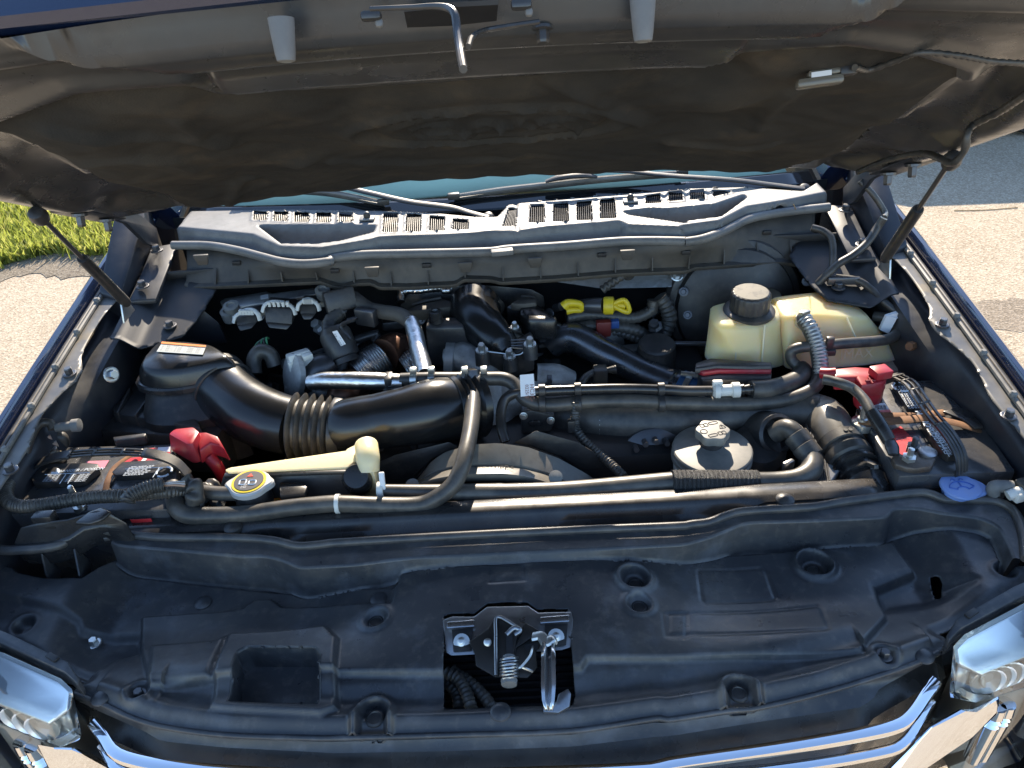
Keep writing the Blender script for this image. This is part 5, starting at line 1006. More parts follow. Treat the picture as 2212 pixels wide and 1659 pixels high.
# connectors and looms behind the charge pipe
lm = thing('wiring_loom', None, None, T('E', 1750, 900, 1.6), parent=en)
box('fuse_link', T('E', 1700, 935, 1.56), (.035, .02, .04), mat('dark_red_plug', (.16, .02, .015), .5), lm, bevel=.004); box('loom_plug', T('E', 1770, 905, 1.57), (.02, .02, .02), mat('blue_plug', (.03, .08, .25), .5), lm, bevel=.003)
for pts, r in (([(1480, 870), (1600, 850), (1750, 860), (1900, 870), (2000, 820), (2010, 760)], .014), ([(1500, 940), (1640, 920), (1800, 930), (1930, 960), (1990, 1030)], .016), ([(2050, 740), (2090, 800), (2110, 880), (2080, 960), (2060, 1000)], .018), ([(1640, 980), (1750, 960), (1860, 980), (1960, 1020)], .012), ([(1830, 600), (1760, 650), (1690, 700)], .010)):
    tube('loom', [T('E', x, y, 1.60-.0001*(y-740)) for x, y in pts], r, M['rubber'], lm, n=50, k=10, corr=(.012, .0012))
lathe('oil_cap', T('E', 2030, 1075, 1.50), (0, -.1, 1), [(.045, -.05), (.045, 0), (.042, .008), (.042, .018), (.038, .022), (.03, .022)], M['black'], lm, 32)
lathe('vent_stub', T('E', 1850, 590, 1.64), (.2, -1, 0), [(.016, -.02), (.016, .01), (.010, .014)], M['black'], lm, 16)
# loose dark pieces low down: alternator and brackets
for nm, c_, r_ in (('alternator', T('H', 2000, 470, -1.04), .07), ('idler_pulley', T('H', 450, 450, -1.03), .06)):
    al_ = thing(nm, None, None, c_, parent=en); lathe('case', c_, (0, -1, .3), [(r_*.5, -.04), (r_, -.03), (r_, .02), (r_*.7, .035), (r_*.3, .04)], M['darksteel'], al_, 32)
    for i in range(16):
        q = i*6.283/16; lathe('cooling_fin', c_+Vector((math.cos(q)*r_*.8, -.03, math.sin(q)*r_*.8+.01)), (0, -1, .3), [(.006, -.01), (.006, .012)], M['darksteel'], al_, 6)
# ---------------------------------------------------------------- fan shroud
fs = thing('fan_shroud', 'arched black fan shroud in the sun behind the radiator', 'fan shroud', T('H', 950, 650, -1.0))
xs2 = 40
ra = resample([T('H', x, y, 1.155) for x, y in ((480, 690), (560, 590), (630, 500), (720, 440), (880, 396), (1050, 386), (1230, 412), (1420, 480), (1600, 580), (1750, 690))], xs2)
rb_ = resample([T('H', x, y, 1.118) for x, y in ((470, 690), (560, 612), (640, 560), (750, 532), (900, 516), (1060, 512), (1220, 530), (1360, 570), (1500, 640), (1600, 700))], xs2)
rc_ = resample([T('H', x, y, 1.090) for x, y in ((440, 700), (520, 650), (640, 610), (760, 588), (900, 578), (1060, 574), (1200, 590), (1320, 620), (1420, 660), (1480, 700))], xs2)
obj('shroud_ring', loft_mb([[p-UPV*.10 for p in ra], ra, [a.lerp(b, .6)+UPV*.002 for a, b in zip(ra, rb_)], [p+UPV*.0 for p in rb_], [p-UPV*.006 for p in rb_], [a.lerp(b, .35)-UPV*.001 for a, b in zip(rb_, rc_)], rc_, [p+Vector((0, 0, -.02)) for p in rc_]]), M['shroud'], fs, solid=.003)
obj('shroud_lip', loft_mb([[p+Vector((0, -.008, -.016)) for p in rc_], [p+Vector((0, -.016, -.010)) for p in rc_], [p+Vector((0, -.024, -.012)) for p in rc_], [p+Vector((0, -.030, -.05)) for p in rc_]]), M['shroud'], fs, solid=.002)
tm = MB(); text_mb('>EPDM/PP<', T('H', 862, 572, 1.10)+UPV*.001, T('H', 1080, 562, 1.10)-T('H', 862, 572, 1.10), T('H', 900, 530, 1.115)-T('H', 900, 572, 1.10), .017, .0012, tm); obj('moulded_text', tm, M['black'], fs, smooth=False)['kind'] = 'stuff'
for x, y in ((1403, 598), (512, 650)): lathe('shroud_pin', T('H', x, y, 1.085), (0, -.5, .85), [(.013, -.004), (.013, .002), (.004, .004)], M['rubbergrey'], fs, 20)
prism('back_plate', TS('H', [(1140, 385), (1280, 308), (1540, 380), (1640, 440), (1800, 580), (1700, 640), (1450, 480), (1250, 405)], 1.19), (0, .012, -.01), M['black'], fs, bevel=.003)
prism('back_plate', TS('H', [(230, 540), (400, 460), (740, 378), (800, 410), (640, 480), (540, 580), (470, 660), (200, 660)], 1.19), (0, .012, -.01), M['black'], fs, bevel=.003)
# ---------------------------------------------------------------- charge pipes
cp = thing('charge_pipe', 'bare steel charge pipe slanting down beside the yellow dipstick', 'pipe', T('E', 1800, 1200, 1.45))
cpp = [T('E', 1370, 1050, 1.56), T('E', 1440, 1000, 1.56), T('E', 1530, 1000, 1.55), T('E', 1700, 1090, 1.51), T('E', 1900, 1190, 1.47), T('E', 2080, 1265, 1.43), T('E', 2170, 1300, 1.41)]
tube('pipe', cpp, [.030, .035, .036, .035, .034, .033, .034], M['pipe'], cp, n=50, k=30)
ca = (cpp[-1]-cpp[-2]).normalized()
lathe('pipe_bead', cpp[-1]-ca*.012, ca, [(.033, -.006), (.037, 0), (.033, .006)], M['pipe'], cp, 28)
lathe('silicone_coupler', cpp[-1], ca, [(.034, 0), (.040, .002), (.040, .075), (.034, .08)], M['bluehose'], cp, 30)
for h in (.014, .056):
    hc = lathe('hose_clamp', cpp[-1]+ca*h, ca, [(.039, 0), (.0425, .001), (.0425, .013), (.039, .014)], M['zinc'], cp, 30)
    lathe('clamp_screw', cpp[-1]+ca*(h+.006)+Vector((0, -.006, .045)), (1, -.3, 0), [(.006, -.018), (.006, .01), (.008, .011), (.008, .02)], M['zinc'], hc, 10)
lathe('coupler_plug', cpp[-1]+ca*.10, ca, [(.03, -.02), (.034, 0), (.03, .03), (.014, .04)], M['bluehose'], cp, 24)
ip = thing('intercooler_pipe', 'thick black pipe running right to a clamped elbow by the battery', 'pipe', T('I', 900, 400, 1.1))
q1 = [T('H', 1280, 200, 1.36), T('H', 1450, 210, 1.34), T('H', 1700, 235, 1.31), T('H', 2000, 250, 1.29), T('I', 150, 240, 1.28), T('I', 400, 215, 1.28), T('I', 650, 200, 1.28), T('I', 850, 185, 1.27), T('I', 950, 215, 1.25), T('I', 1010, 300, 1.20), T('I', 1060, 390, 1.16)]
tube('pipe', q1[:8]+[T('I', 920, 200, 1.26)], [.046, .050, .050, .048, .044, .041, .040, .040, .040], M['rubber'], ip, n=60, k=28)
tube('lit_elbow', [T('I', 880, 190, 1.27), T('I', 960, 225, 1.25), T('I', 1020, 310, 1.20), T('I', 1075, 410, 1.155)], [.040, .043, .043, .042], M['shroud'], ip, n=26, k=28)  # paler than its pipe: sunlight on the elbow put into the colour
tube('grip_section', [T('I', 30, 245, 1.285), T('I', 180, 236, 1.283), T('I', 335, 222, 1.283)], [.0455, .0445, .0435], M['rubber'], ip, n=90, k=24, corr=(.006, .0012))
lathe('band_clamp', T('H', 1690, 236, 1.31), (1, -.05, -.02), [(.045, -.009), (.0485, -.008), (.0485, .008), (.045, .009)], M['zinc'], ip, 32)
ea = (T('I', 1220, 640, 1.06)-T('I', 1075, 410, 1.155)).normalized(); e0 = T('I', 1070, 400, 1.158)
lathe('elbow_collar', e0, ea, [(.040, -.01), (.046, -.006), (.046, .014), (.042, .016), (.042, .026), (.046, .028), (.046, .046), (.041, .05), (.041, .056)], M['rubber'], ip, 36)
lathe('plastic_end', e0+ea*.055, ea, [(.041, 0), (.044, .004), (.044, .010), (.036, .012), (.036, .024), (.041, .026), (.041, .031), (.035, .033), (.035, .044), (.040, .046), (.038, .052), (.036, .07), (.026, .085), (.01, .092)], M['gloss'], ip, 36)
box('lock_tab', e0+ea*.085+Vector((.005, -.01, .04)), (.008, .05, .008), M['black'], ip, rx=-.5, bevel=.001)
for a_ in (.6, 1.2): lathe('collar_hole', e0+ea*.004+Vector((math.cos(a_)*.020-.01, -.006, .0455)), (0, 0, 1), [(.004, 0), (.004, .0014)], M['dark'], ip, 12)
# finned end tank behind the elbow
ft = thing('oil_cooler', 'grey finned cooler standing behind the clamped elbow', 'cooler', T('I', 1020, 640, -1.1))
f0, f1, f2, f3 = T('I', 900, 85, 1.31), T('I', 990, 90, 1.31), T('I', 1190, 440, 1.12), T('I', 960, 640, 1.06)
prism('core', [T('I', 830, 95, 1.31), T('I', 985, 90, 1.31), T('I', 1130, 320, 1.18), T('I', 1160, 420, 1.13), T('I', 1010, 640, 1.06), T('I', 920, 640, 1.06)], Vector((0, .012, -.12)), M['alu'], ft, bevel=.004)
for i in range(7):
    a = T('I', 850+i*14, 92+2*i, 1.312); b = T('I', 925+i*13, 640, 1.058)
    tube('fin', [a+UPV*.001, a.lerp(b, .5)+UPV*.001, b+UPV*.001], .0022, M['darksteel'], ft, n=6, k=6)
# ---------------------------------------------------------------- hoses
def hclip(p, ax_, r, m, name='hose_clip', parent=None, w_=.006): return lathe(name, p, ax_, [(r*.95, -w_), (r*1.14, -w_*.9), (r*1.14, w_*.9), (r*.95, w_)], m, parent, 18)
hz1 = thing('overflow_hose', 'black hose bending down over the fan shroud and along the radiator top', 'hose', T('H', 600, 770, -.95))
A1 = [T('G', 1075, 660, 1.10), T('G', 1085, 730, 1.06), T('G', 1110, 800, 1.03), T('G', 1170, 832, 1.02), T('G', 1300, 838, 1.02), T('G', 1550, 825, 1.02), T('G', 1800, 790, 1.025), T('G', 2050, 765, 1.03), T('H', 100, 765, 1.03), T('H', 400, 775, 1.03), T('H', 570, 768, 1.03), T('H', 660, 730, 1.035), T('H', 760, 650, 1.05), T('H', 810, 560, 1.07), T('H', 840, 460, 1.10), T('H', 870, 320, 1.16), T('H', 888, 150, 1.24), T('H', 892, 20, 1.31)]
tube('hose', A1, [.0165]*4+[.0155]*14, M['rubber'], hz1, n=170, k=18)
for t, x, y, Y in (('G', 2100, 762, 1.03), ('H', 45, 765, 1.03)): pass
cl = T('G', 2103, 770, 1.025); hclip(T('G', 2103, 764, 1.03), (1, 0, 0), .0155, M['white'], 'tie_wrap', hz1, .004); lathe('tie_foot', cl+Vector((0, -.004, -.022)), (0, 0, 1), [(.015, -.003), (.013, .002), (.004, .004)], M['white'], hz1, 16)
rh = thing('radiator_hose', 'thick black radiator hose with a braided sleeve at its right end', 'hose', T('I', 300, 650, -.97))
B1 = [T('H', 330, 680, 1.065), T('H', 600, 690, 1.065), T('H', 900, 695, 1.065), T('H', 1200, 698, 1.065), T('H', 1500, 685, 1.065), T('H', 1800, 660, 1.065), T('H', 2100, 632, 1.065), T('I', 100, 625, 1.06), T('I', 400, 628, 1.06), T('I', 650, 628, 1.06), T('I', 800, 610, 1.062), T('I', 880, 565, 1.075), T('I', 895, 500, 1.10), T('I', 870, 450, 1.12), T('I', 830, 390, 1.145), T('I', 780, 320, 1.165), T('I', 730, 295, 1.18), T('I', 660, 330, 1.19)]
tube('hose', B1, [.011, .014, .017, .019, .019, .019, .019, .019, .019, .0185, .019, .020, .020, .020, .020, .019, .019, .019], M['rubber'], rh, n=170, k=22)
M['braid'] = mat('braided_sleeve', (.03, .03, .032), .4, bump=(700, 1, .003))
tube('braided_sleeve', [T('I', 20, 627, 1.0595), T('I', 200, 628, 1.0595), T('I', 400, 629, 1.0595), T('I', 555, 629, 1.0595)], .0215, M['braid'], rh, n=110, k=40, corr=(.0035, .0010))
for x, y, Y in ((865, 440, 1.123), (815, 370, 1.15)):
    p = T('I', x, y, Y); hclip(p, (.45, -.75, -.45), .021, M['rubber'], 'hose_collar', rh, .014)
wcl = T('H', 315, 680, 1.065); hclip(wcl, (1, 0, 0), .014, M['white'], 'white_clamp', rh, .006); box('clamp_tail', wcl+Vector((.006, 0, .022)), (.010, .006, .035), M['label'], rh, rx=-.3, bevel=.002); box('clamp_tail', wcl+Vector((.002, -.006, -.022)), (.010, .006, .03), M['label'], rh, rx=-.3, bevel=.002)
box('wire_clip', T('I', 745, 525, 1.10), (.025, .01, .02), M['steel'], rh, rz=.5, bevel=.003)
# foil heater hose and the tee line across the engine
fh = thing('foil_hose', 'silver foil-wrapped hose lying across the front of the engine', 'hose', T('E', 200, 1260, 1.33))
tube('foil_wrap', [T('D', 1930, 1275, 1.36), T('D', 2020, 1262, 1.35), T('D', 2140, 1262, 1.34), T('E', 150, 1262, 1.335), T('E', 300, 1266, 1.33), T('E', 455, 1272, 1.325)], [.016, .018, .018, .0185, .0185, .017], M['foil'], fh, n=60, k=20)
fv = thing('foil_downpipe', 'short foil-wrapped hose dropping from the black hose to the tee', 'hose', T('E', 570, 1250, 1.34))
tube('foil_wrap', [T('E', 500, 890, 1.50), T('E', 525, 960, 1.47), T('E', 548, 1060, 1.42), T('E', 575, 1160, 1.37), T('E', 592, 1225, 1.335)], [.0165, .019, .0185, .0185, .017], M['foil'], fv, n=50, k=20)
tube('upper_hose', [T('E', 145, 745, 1.60), T('E', 180, 775, 1.585), T('E', 240, 815, 1.57), T('E', 330, 835, 1.55), T('E', 430, 852, 1.53), T('E', 485, 885, 1.51), T('E', 505, 905, 1.49)], [.016, .017, .017, .017, .017, .017, .016], M['cowl_dark'], fv, n=60, k=18)
tee = thing('tee_hose', 'black heater hose with a tee joint crossing to the coolant tank', 'hose', T('E', 900, 1300, 1.30))
C1 = [T('E', 440, 1258, 1.325), T('E', 600, 1252, 1.32), T('E', 800, 1252, 1.315), T('E', 1000, 1250, 1.31), T('E', 1090, 1255, 1.305), T('E', 1150, 1290, 1.295), T('E', 1190, 1350, 1.275), T('H', 1225, 120, 1.265), T('H', 1290, 145, 1.26), T('H', 1400, 148, 1.26), T('H', 1600, 130, 1.26), T('H', 1900, 125, 1.26), T('I', 0, 135, 1.26), T('I', 300, 142, 1.26), T('I', 560, 138, 1.26), T('I', 740, 115, 1.265), T('I', 860, 75, 1.28), T('I', 920, 20, 1.30), T('F', 938, 1230, 1.32), T('F', 935, 1130, 1.345), T('F', 905, 1010, 1.375), T('F', 870, 930, 1.40), T('F', 838, 890, 1.42)]
tube('hose', C1, [.0145]*18+[.0150]*5, M['rubber'], tee, n=240, k=18)
M['spiral'] = mat('spiral_guard', (.30, .30, .29), .35, .5)
tube('spiral_guard', [p + Vector((.002, -.003, .003)) for p in C1[18:]], .0152, M['spiral'], tee, n=90, k=16, corr=(.008, .001))
for x, y in ((520, 1255), (632, 1252), (838, 1252), (955, 1250)):
    p = T('E', x, y, 1.315); hc = hclip(p, (1, 0, 0), .0155, M['zinc'], 'spring_clamp', tee, .007); box('clamp_ear', p+Vector((.002, -.004, .024)), (.014, .012, .014), M['zinc'], hc, bevel=.002)
lathe('tee_body', T('E', 892, 1252, 1.312), (0, -.55, -.83), [(.016, -.018), (.017, 0), (.0155, .03)], M['darksteel'], tee, 18)
box('hose_bracket', T('E', 372, 1290, 1.325), (.016, .03, .05), M['black'], tee, bevel=.003); prism('bracket_foot', TS('H', [(330, 60), (420, 55), (430, 75), (345, 105)], 1.30), (0, .01, 0), M['black'], tee, bevel=.002)
tg = [T('E', 1180, 1228, 1.262), T('E', 1266, 1220, 1.262), T('E', 1276, 1354, 1.238), T('E', 1186, 1362, 1.238)]
tgo = tag(prism('paper_tag', tg, Vector((0, -.001, .001)), M['label'], None, bevel=0), 'small white paper tag folded over the black hoses', 'tag')
tm = MB(); n_t = (tg[1]-tg[0]).cross(tg[3]-tg[0]).normalized()
text_mb('HC3C-', tg[0].lerp(tg[1], .70)+(tg[3]-tg[0])*.46, tg[3]-tg[0], tg[1]-tg[0], .0115, .0025, tm); text_mb('0225/2', tg[0].lerp(tg[1], .36)+(tg[3]-tg[0])*.46, tg[3]-tg[0], tg[1]-tg[0], .0095, .0025, tm)
obj('tag_print', tm, mat('brown_print', (.25, .10, .08), .6), tgo, smooth=False)['kind'] = 'stuff'
# vent line
vl = thing('vent_line', 'thin shiny black pipe running right to a white quick connector', 'pipe', T('H', 1700, 60, 1.28))
V1 = [T('H', 1092, 380, 1.20), T('H', 1068, 300, 1.22), T('H', 1062, 200, 1.25), T('H', 1085, 120, 1.27), T('H', 1140, 80, 1.275), T('H', 1240, 68, 1.275), T('H', 1500, 56, 1.275), T('H', 1800, 48, 1.275), T('H', 2100, 55, 1.275), T('I', 100, 62, 1.275), T('I', 265, 62, 1.275)]
tube('pipe', V1, .0105, M['gloss'], vl, n=130, k=14)
qc = T('I', 285, 62, 1.275); lathe('quick_connector', qc, (1, -.02, .0), [(.010, -.004), (.017, 0), (.017, .010), (.012, .012), (.012, .034), (.016, .036), (.016, .05), (.010, .052)], M['white'], vl, 20); box('connector_wing', qc+Vector((.006, -.004, -.018)), (.010, .01, .028), M['white'], vl, bevel=.002); box('connector_wing', qc+Vector((.006, .004, .016)), (.02, .01, .012), M['white'], vl, bevel=.002)
lathe('ribbed_stub', qc+Vector((.05, -.001, 0)), (1, -.02, 0), [(.010, 0), (.012, .008), (.009, .010), (.012, .02), (.009, .022), (.012, .032), (.009, .034), (.011, .06)], M['gloss'], vl, 18)
tube('foam_sleeve', [T('I', 510, 58, 1.275), T('I', 620, 52, 1.28), T('F', 730, 1290, 1.30), T('F', 800, 1255, 1.32), T('F', 835, 1210, 1.34), T('F', 815, 1180, 1.355)], [.0195, .020, .020, .020, .020, .018], M['rubber'], vl, n=50, k=20)
tube('tank_pipe', [T('F', 815, 1185, 1.35), T('F', 765, 1130, 1.365), T('F', 765, 1080, 1.37), T('F', 810, 1058, 1.37), T('F', 930, 1046, 1.37), T('F', 1100, 1030, 1.375), T('F', 1300, 1015, 1.39), T('F', 1390, 995, 1.41), T('F', 1425, 955, 1.43), T('F', 1410, 905, 1.45), T('F', 1370, 875, 1.46), T('F', 1280, 862, 1.48)], .0115, M['rubber'], vl, n=110, k=14)
ptag = T('F', 1405, 880, 1.445); ql = [ptag+Vector((-.030, 0, -.020)), ptag+Vector((-.022, .002, .012)), ptag+Vector((0, .004, .018)), ptag+Vector((.022, .004, .008)), ptag+Vector((.030, 0, -.018)), ptag+Vector((.020, 0, 0)), ptag+Vector((0, -.002, .008)), ptag+Vector((-.012, -.006, -.028))]
prism('pipe_tag', ql, Vector((0, -.008, .0)), M['label'], vl, bevel=0)
box('pipe_clip', T('F', 1000, 1042, 1.365), (.016, .012, .04), M['black'], vl, bevel=.003); box('pipe_clip', T('F', 990, 1085, 1.36), (.032, .014, .014), M['black'], vl, bevel=.003)
for x in (1318, 1540, 2058):
    a = T('H', x, 50 if x > 1400 else 60, 1.272); b = T('H', x, 140, 1.258)
    mbc = MB(); lathe_mb(a, (1, 0, 0), [(.011, -.007), (.0135, -.006), (.0135, .006), (.011, .007)], 16, mb=mbc); lathe_mb(b, (1, 0, 0), [(.0155, -.007), (.018, -.006), (.018, .006), (.0155, .007)], 16, mb=mbc); tube_mb([a, b], .006, n=1, k=6, mb=mbc); obj('twin_clip', mbc, M['black'], vl)
tube('sensor_lead', [T('E', 1560, 1290, 1.36), T('E', 1590, 1240, 1.38), T('E', 1650, 1205, 1.40), T('E', 1720, 1198, 1.41), T('E', 1780, 1192, 1.41)], [.008, .008, .007, .006, .010], M['rubber'], vl, n=40, corr=(.006, .0007)); box('sensor_plug', T('E', 1680, 1240, 1.40), (.03, .03, .05), M['black'], vl, bevel=.004)
hw = thing('loom_hose', 'thin dark ribbed loom hanging down to the right of the fan', 'wiring', T('H', 1700, 480, 1.15))
tube('conduit', [T('H', 1530, 120, 1.25), T('H', 1525, 220, 1.25), T('H', 1530, 300, 1.24), T('H', 1580, 370, 1.22), T('H', 1660, 440, 1.20), T('H', 1750, 520, 1.17), T('H', 1830, 600, 1.13)], .009, M['rubber'], hw, n=110, k=10, corr=(.007, .0012)); box('loom_clip', T('H', 1500, 280, 1.24), (.016, .012, .03), M['black'], hw, bevel=.003)
# ---------------------------------------------------------------- coolant tank
ct = thing('coolant_tank', 'yellowed plastic coolant tank with a black screw cap at the right', 'coolant tank', T('F', 800, 1190, -.95))
lt = TS('F', [(262, 800, 1.50), (300, 788, 1.51), (440, 760, 1.53), (600, 770, 1.53), (690, 800, 1.50), (735, 850, 1.46), (640, 915, 1.42), (345, 938, 1.40), (280, 890, 1.43)])
lt2 = TS('F', [(235, 1050, 1.45), (300, 1000, 1.50), (440, 1000, 1.53), (600, 1000, 1.53), (690, 1040, 1.50), (760, 1130, 1.42), (640, 1185, 1.385), (320, 1165, 1.385), (230, 1120, 1.41)])
rt = TS('F', [(640, 745, 1.535), (760, 728, 1.545), (1050, 702, 1.56), (1100, 718, 1.55), (1190, 800, 1.50), (1262, 880, 1.45), (930, 868, 1.435), (725, 872, 1.43)])
rt2 = TS('F', [(640, 1000, 1.53), (760, 990, 1.545), (1040, 980, 1.56), (1250, 985, 1.55), (1400, 1040, 1.47), (1425, 1130, 1.41), (930, 1190, 1.385), (735, 1185, 1.385)])
def blob(loops, n=56, rnd=.16):
    L_ = [smoothloop(l, n) for l in loops]; out = []
    c = sum(L_[0], Vector())/len(L_[0]); out.append([c+(p-c)*.80+UPV*.004 for p in L_[0]]); out.append([c+(p-c)*.93+UPV*.0015 for p in L_[0]])
    k = len(L_[0]); L_ = [resample(l+[l[0]], 57)[:-1] for l in L_]; out = [resample(l+[l[0]], 57)[:-1] for l in out]
    a, b = L_[0], L_[-1]
    out.append([p-UPV*.006 for p in a])
    for t in (.15, .4, .65, .85, 1): out.append([p.lerp(q, t) - UPV*.006*(1-t) for p, q in zip(a, b)])
    return loopmesh(out)
obj('tank_left', blob([lt, lt2]), M['tank'], ct, autosmooth=70); obj('tank_right', blob([rt, rt2]), M['tank'], ct, autosmooth=70)
br = TS('F', [(1385, 1085, 1.45), (1440, 1095, 1.43), (1468, 1130, 1.41), (1478, 1190, 1.40), (1400, 1215, 1.395), (1310, 1215, 1.395), (1320, 1170, 1.405)]); br2 = [p-UPV*.05 for p in br]; obj('tank_foot', blob([br, br2]), M['tankgrey'], ct, autosmooth=70)
for pts in ([('F', 430, 930), ('F', 415, 1140)], [('F', 600, 915), ('F', 580, 1150)], [('F', 1110, 870), ('F', 1170, 1010)], [('F', 880, 880), ('F', 900, 1010)]):
    a = T(*pts[0], 1.408 if pts[0][1] < 700 else 1.438); b = T(*pts[1], 1.384 if pts[0][1] < 700 else 1.40); tube('seam_rib', [a, b], .0022, M['tankpale'], ct, n=4, k=6)
neck = T('F', 500, 830, 1.465); lathe('cap_flange', neck, (0, -.02, 1), [(.052, -.006), (.055, -.002), (.055, .004), (.050, .007), (.040, .008)], M['black'], ct, 40)
lathe('screw_cap', neck+UPV*.006, (0, -.02, 1), [(.040, 0), (.041, .004), (.041, .036), (.039, .040), (.036, .042)], M['black'], ct, 80, mod=lambda q, i: 1+.035*(1 if math.sin(q*20) > 0 else 0))
lathe('cap_top', neck+UPV*.047, (0, -.02, 1), [(.037, 0), (.036, .0015), (.010, .0025), (.002, .0025)], mat('dusty_cap_top', (.17, .155, .12), .7, spots=[((.05, .05, .048), .8, 40, .5, .7)]), ct, 40)
lathe('second_cap', T('F', 590, 735, 1.60), (0, 0, 1), [(.040, -.02), (.042, -.002), (.040, .004), (.02, .005)], mat('brown_cap', (.07, .055, .03), .7, spots=[((.2, .15, .08), .6, 30, .4, .7)]), ct, 30)
hc0 = T('F', 840, 890, 1.425); lathe('outlet_clamp', hc0, (.1, -.6, .8), [(.015, -.008), (.019, -.006), (.019, .008), (.015, .01)], M['zinc'], ct, 18)
box('clamp_ear', hc0+Vector((.0, 0, .02)), (.022, .01, .008), M['zinc'], ct, rz=.4, bevel=.001)
tm = MB(); o_ = T('F', 1062, 1125, 1.392); text_mb('|MAX', o_, T('F', 1190, 1118, 1.392)-o_, UPV+Vector((0, .3, 0)), .030, .002, tm)
obj('moulded_text', tm, M['tankpale'], ct, smooth=False)['kind'] = 'stuff'
# brake booster behind it
bo = thing('brake_booster', 'round black brake booster hidden behind the coolant tank', 'brake booster', T('F', 350, 800, 1.68))
lathe('shell', T('F', 400, 790, 1.66), (0, -1, .25), [(.15, -.03), (.165, -.02), (.168, 0), (.16, .012), (.145, .015), (.14, .03), (.11, .04), (.05, .045)], M['black'], bo, 48)
# dark wire loops right of the tank
for pts, r, lab in (([(890, 310, 1.66), (960, 330, 1.65), (1010, 370, 1.63), (1025, 460, 1.60), (1020, 580, 1.56)], .008, 'thin black pipe curving down from the cowl at right'), ([(1340, 250, 1.62), (1300, 310, 1.62), (1240, 400, 1.60), (1150, 480, 1.58), (1050, 540, 1.57), (1000, 590, 1.56), (920, 670, 1.56)], .009, 'black washer tube crossing the right rear corner of the bay'), ([(1040, 620, 1.56), (1180, 640, 1.54), (1270, 700, 1.51), (1330, 760, 1.48), (1450, 860, 1.45), (1620, 970, 1.42), (1660, 1000, 1.41)], .008, 'long thin cable along the right inner fender')):
    tag(tube('cable', [T('F', *p) for p in pts], r, M['rubber'], None, n=60, k=10), lab, 'cable')
tag(tube('cable', [T('F', 1340, 250, 1.63), T('F', 1345, 215, 1.66), T('F', 1270, 100, 1.68), T('F', 1190, 20, 1.70)], .007, M['rubber'], None, n=30, k=10), 'short cable rising to the right hood hinge', 'cable')
box('loom_clip', T('F', 1090, 640, 1.545), (.07, .012, .018), M['darksteel'], en, rz=-.1, bevel=.003)
bolt(T('F', 1720, 1260, 1.30), (-.8, -.5, .3), .012, .016, TR, M['zinc']); bolt(T('F', 1540, 1040, 1.38), (-.7, -.6, .3), .010, .03, TR, M['rust'])
# ---------------------------------------------------------------- power steering reservoir
ps = thing('steering_fluid_reservoir', 'round fluid reservoir with a lobed cap bearing moulded symbols', 'reservoir', T('I', 270, 560, -1.05))
pc = T('I', 272, 425, -.962); lathe('reservoir_body', pc-UPV*.11, UPV, [(.057, 0), (.069, .03), (.0725, .08), (.0725, .10), (.06, .105)], M['white'], ps, 48)
M['greylid'] = mat('dusty_sunlit_lid', (.15, .145, .13), .5, spots=[((.28, .26, .22), .5, 30, .4, .7)])  # dust, with the base colour raised to paint in sunlight
lathe('lid', pc, UPV, [(.073, -.022), (.0775, -.020), (.0775, -.012), (.074, -.010), (.074, -.004), (.0765, -.003), (.0765, .001), (.074, .0035), (.070, .0042), (.045, .0050), (.030, .0054)], M['greylid'], ps, 60)
cpz = pc + Vector((0, .010, .0045)); lathe('cap_neck', cpz, UPV, [(.022, 0), (.021, .018), (.024, .02)], M['black'], ps, 30)
lathe('screw_cap', cpz+UPV*.018, UPV, [(.030, 0), (.031, .002), (.031, .016), (.0295, .0185), (.026, .019)], M['greylid'], ps, 84, mod=lambda q, i: 1+.07*math.cos(6*q+.6))
tm = MB(); zc_ = cpz+UPV*.0372
for a_, s_ in ((0, 0), (1, 1), (2, 2), (3, 3), (4, 4), (5, 2)):
    q = a_*math.pi/3+.3; c_ = zc_ + Vector((math.cos(q), math.sin(q), 0))*.0195; rt_ = Matrix.Rotation(.25, 3, 'Z')
    if s_ == 0: tube_mb([c_+rt_@Vector((-.006, -.004, 0)), c_+rt_@Vector((.006, -.004, 0)), c_+rt_@Vector((0, .006, 0)), c_+rt_@Vector((-.006, -.004, 0))], .0008, n=24, k=4, mb=tm); tube_mb([c_+Vector((0, -.002, 0)), c_+Vector((0, .003, 0))], .0008, n=1, k=4, mb=tm)
    elif s_ in (1, 4): tube_mb([c_+rt_@Vector(p) for p in ((-.008, -.003, 0), (.008, -.003, 0), (.008, .003, 0), (-.008, .003, 0), (-.008, -.003, 0))], .0008, n=30, k=4, mb=tm)
    elif s_ == 3: tube_mb([c_+Vector((.0065*math.cos(t*.628), .0065*math.sin(t*.628), 0)) for t in range(11)], .0008, n=30, k=4, mb=tm)
    else:
        for dx in (-.004, .004): tube_mb([c_+rt_@Vector((dx+a, b, 0)) for a, b in ((-.003, -.004), (.003, -.004), (.003, .004), (-.003, .004), (-.003, -.004))], .0008, n=20, k=4, mb=tm)
obj('moulded_symbols', tm, M['black'], ps)['kind'] = 'stuff'
# round opening with a clip beside it
fh2 = thing('thermostat_housing', 'dark coolant outlet housing behind the fluid reservoir', 'housing', T('I', 620, 420, 1.2))
lathe('outlet_ring', T('I', 680, 330, 1.19), (.2, -.8, .5), [(.045, -.08), (.042, -.01), (.040, 0), (.034, .004), (.030, 0), (.028, -.03)], M['black'], fh2, 32)
lathe('housing_body', T('I', 560, 420, 1.19), (0, -.4, .9), [(.06, -.06), (.055, 0), (.04, .015), (.02, .018)], M['black'], fh2, 28)
prism('blue_band', TS('I', [(520, 270), (560, 270), (510, 360), (470, 350)], 1.235), (0, .01, 0), M['bluehose'], fh2, bevel=.002)
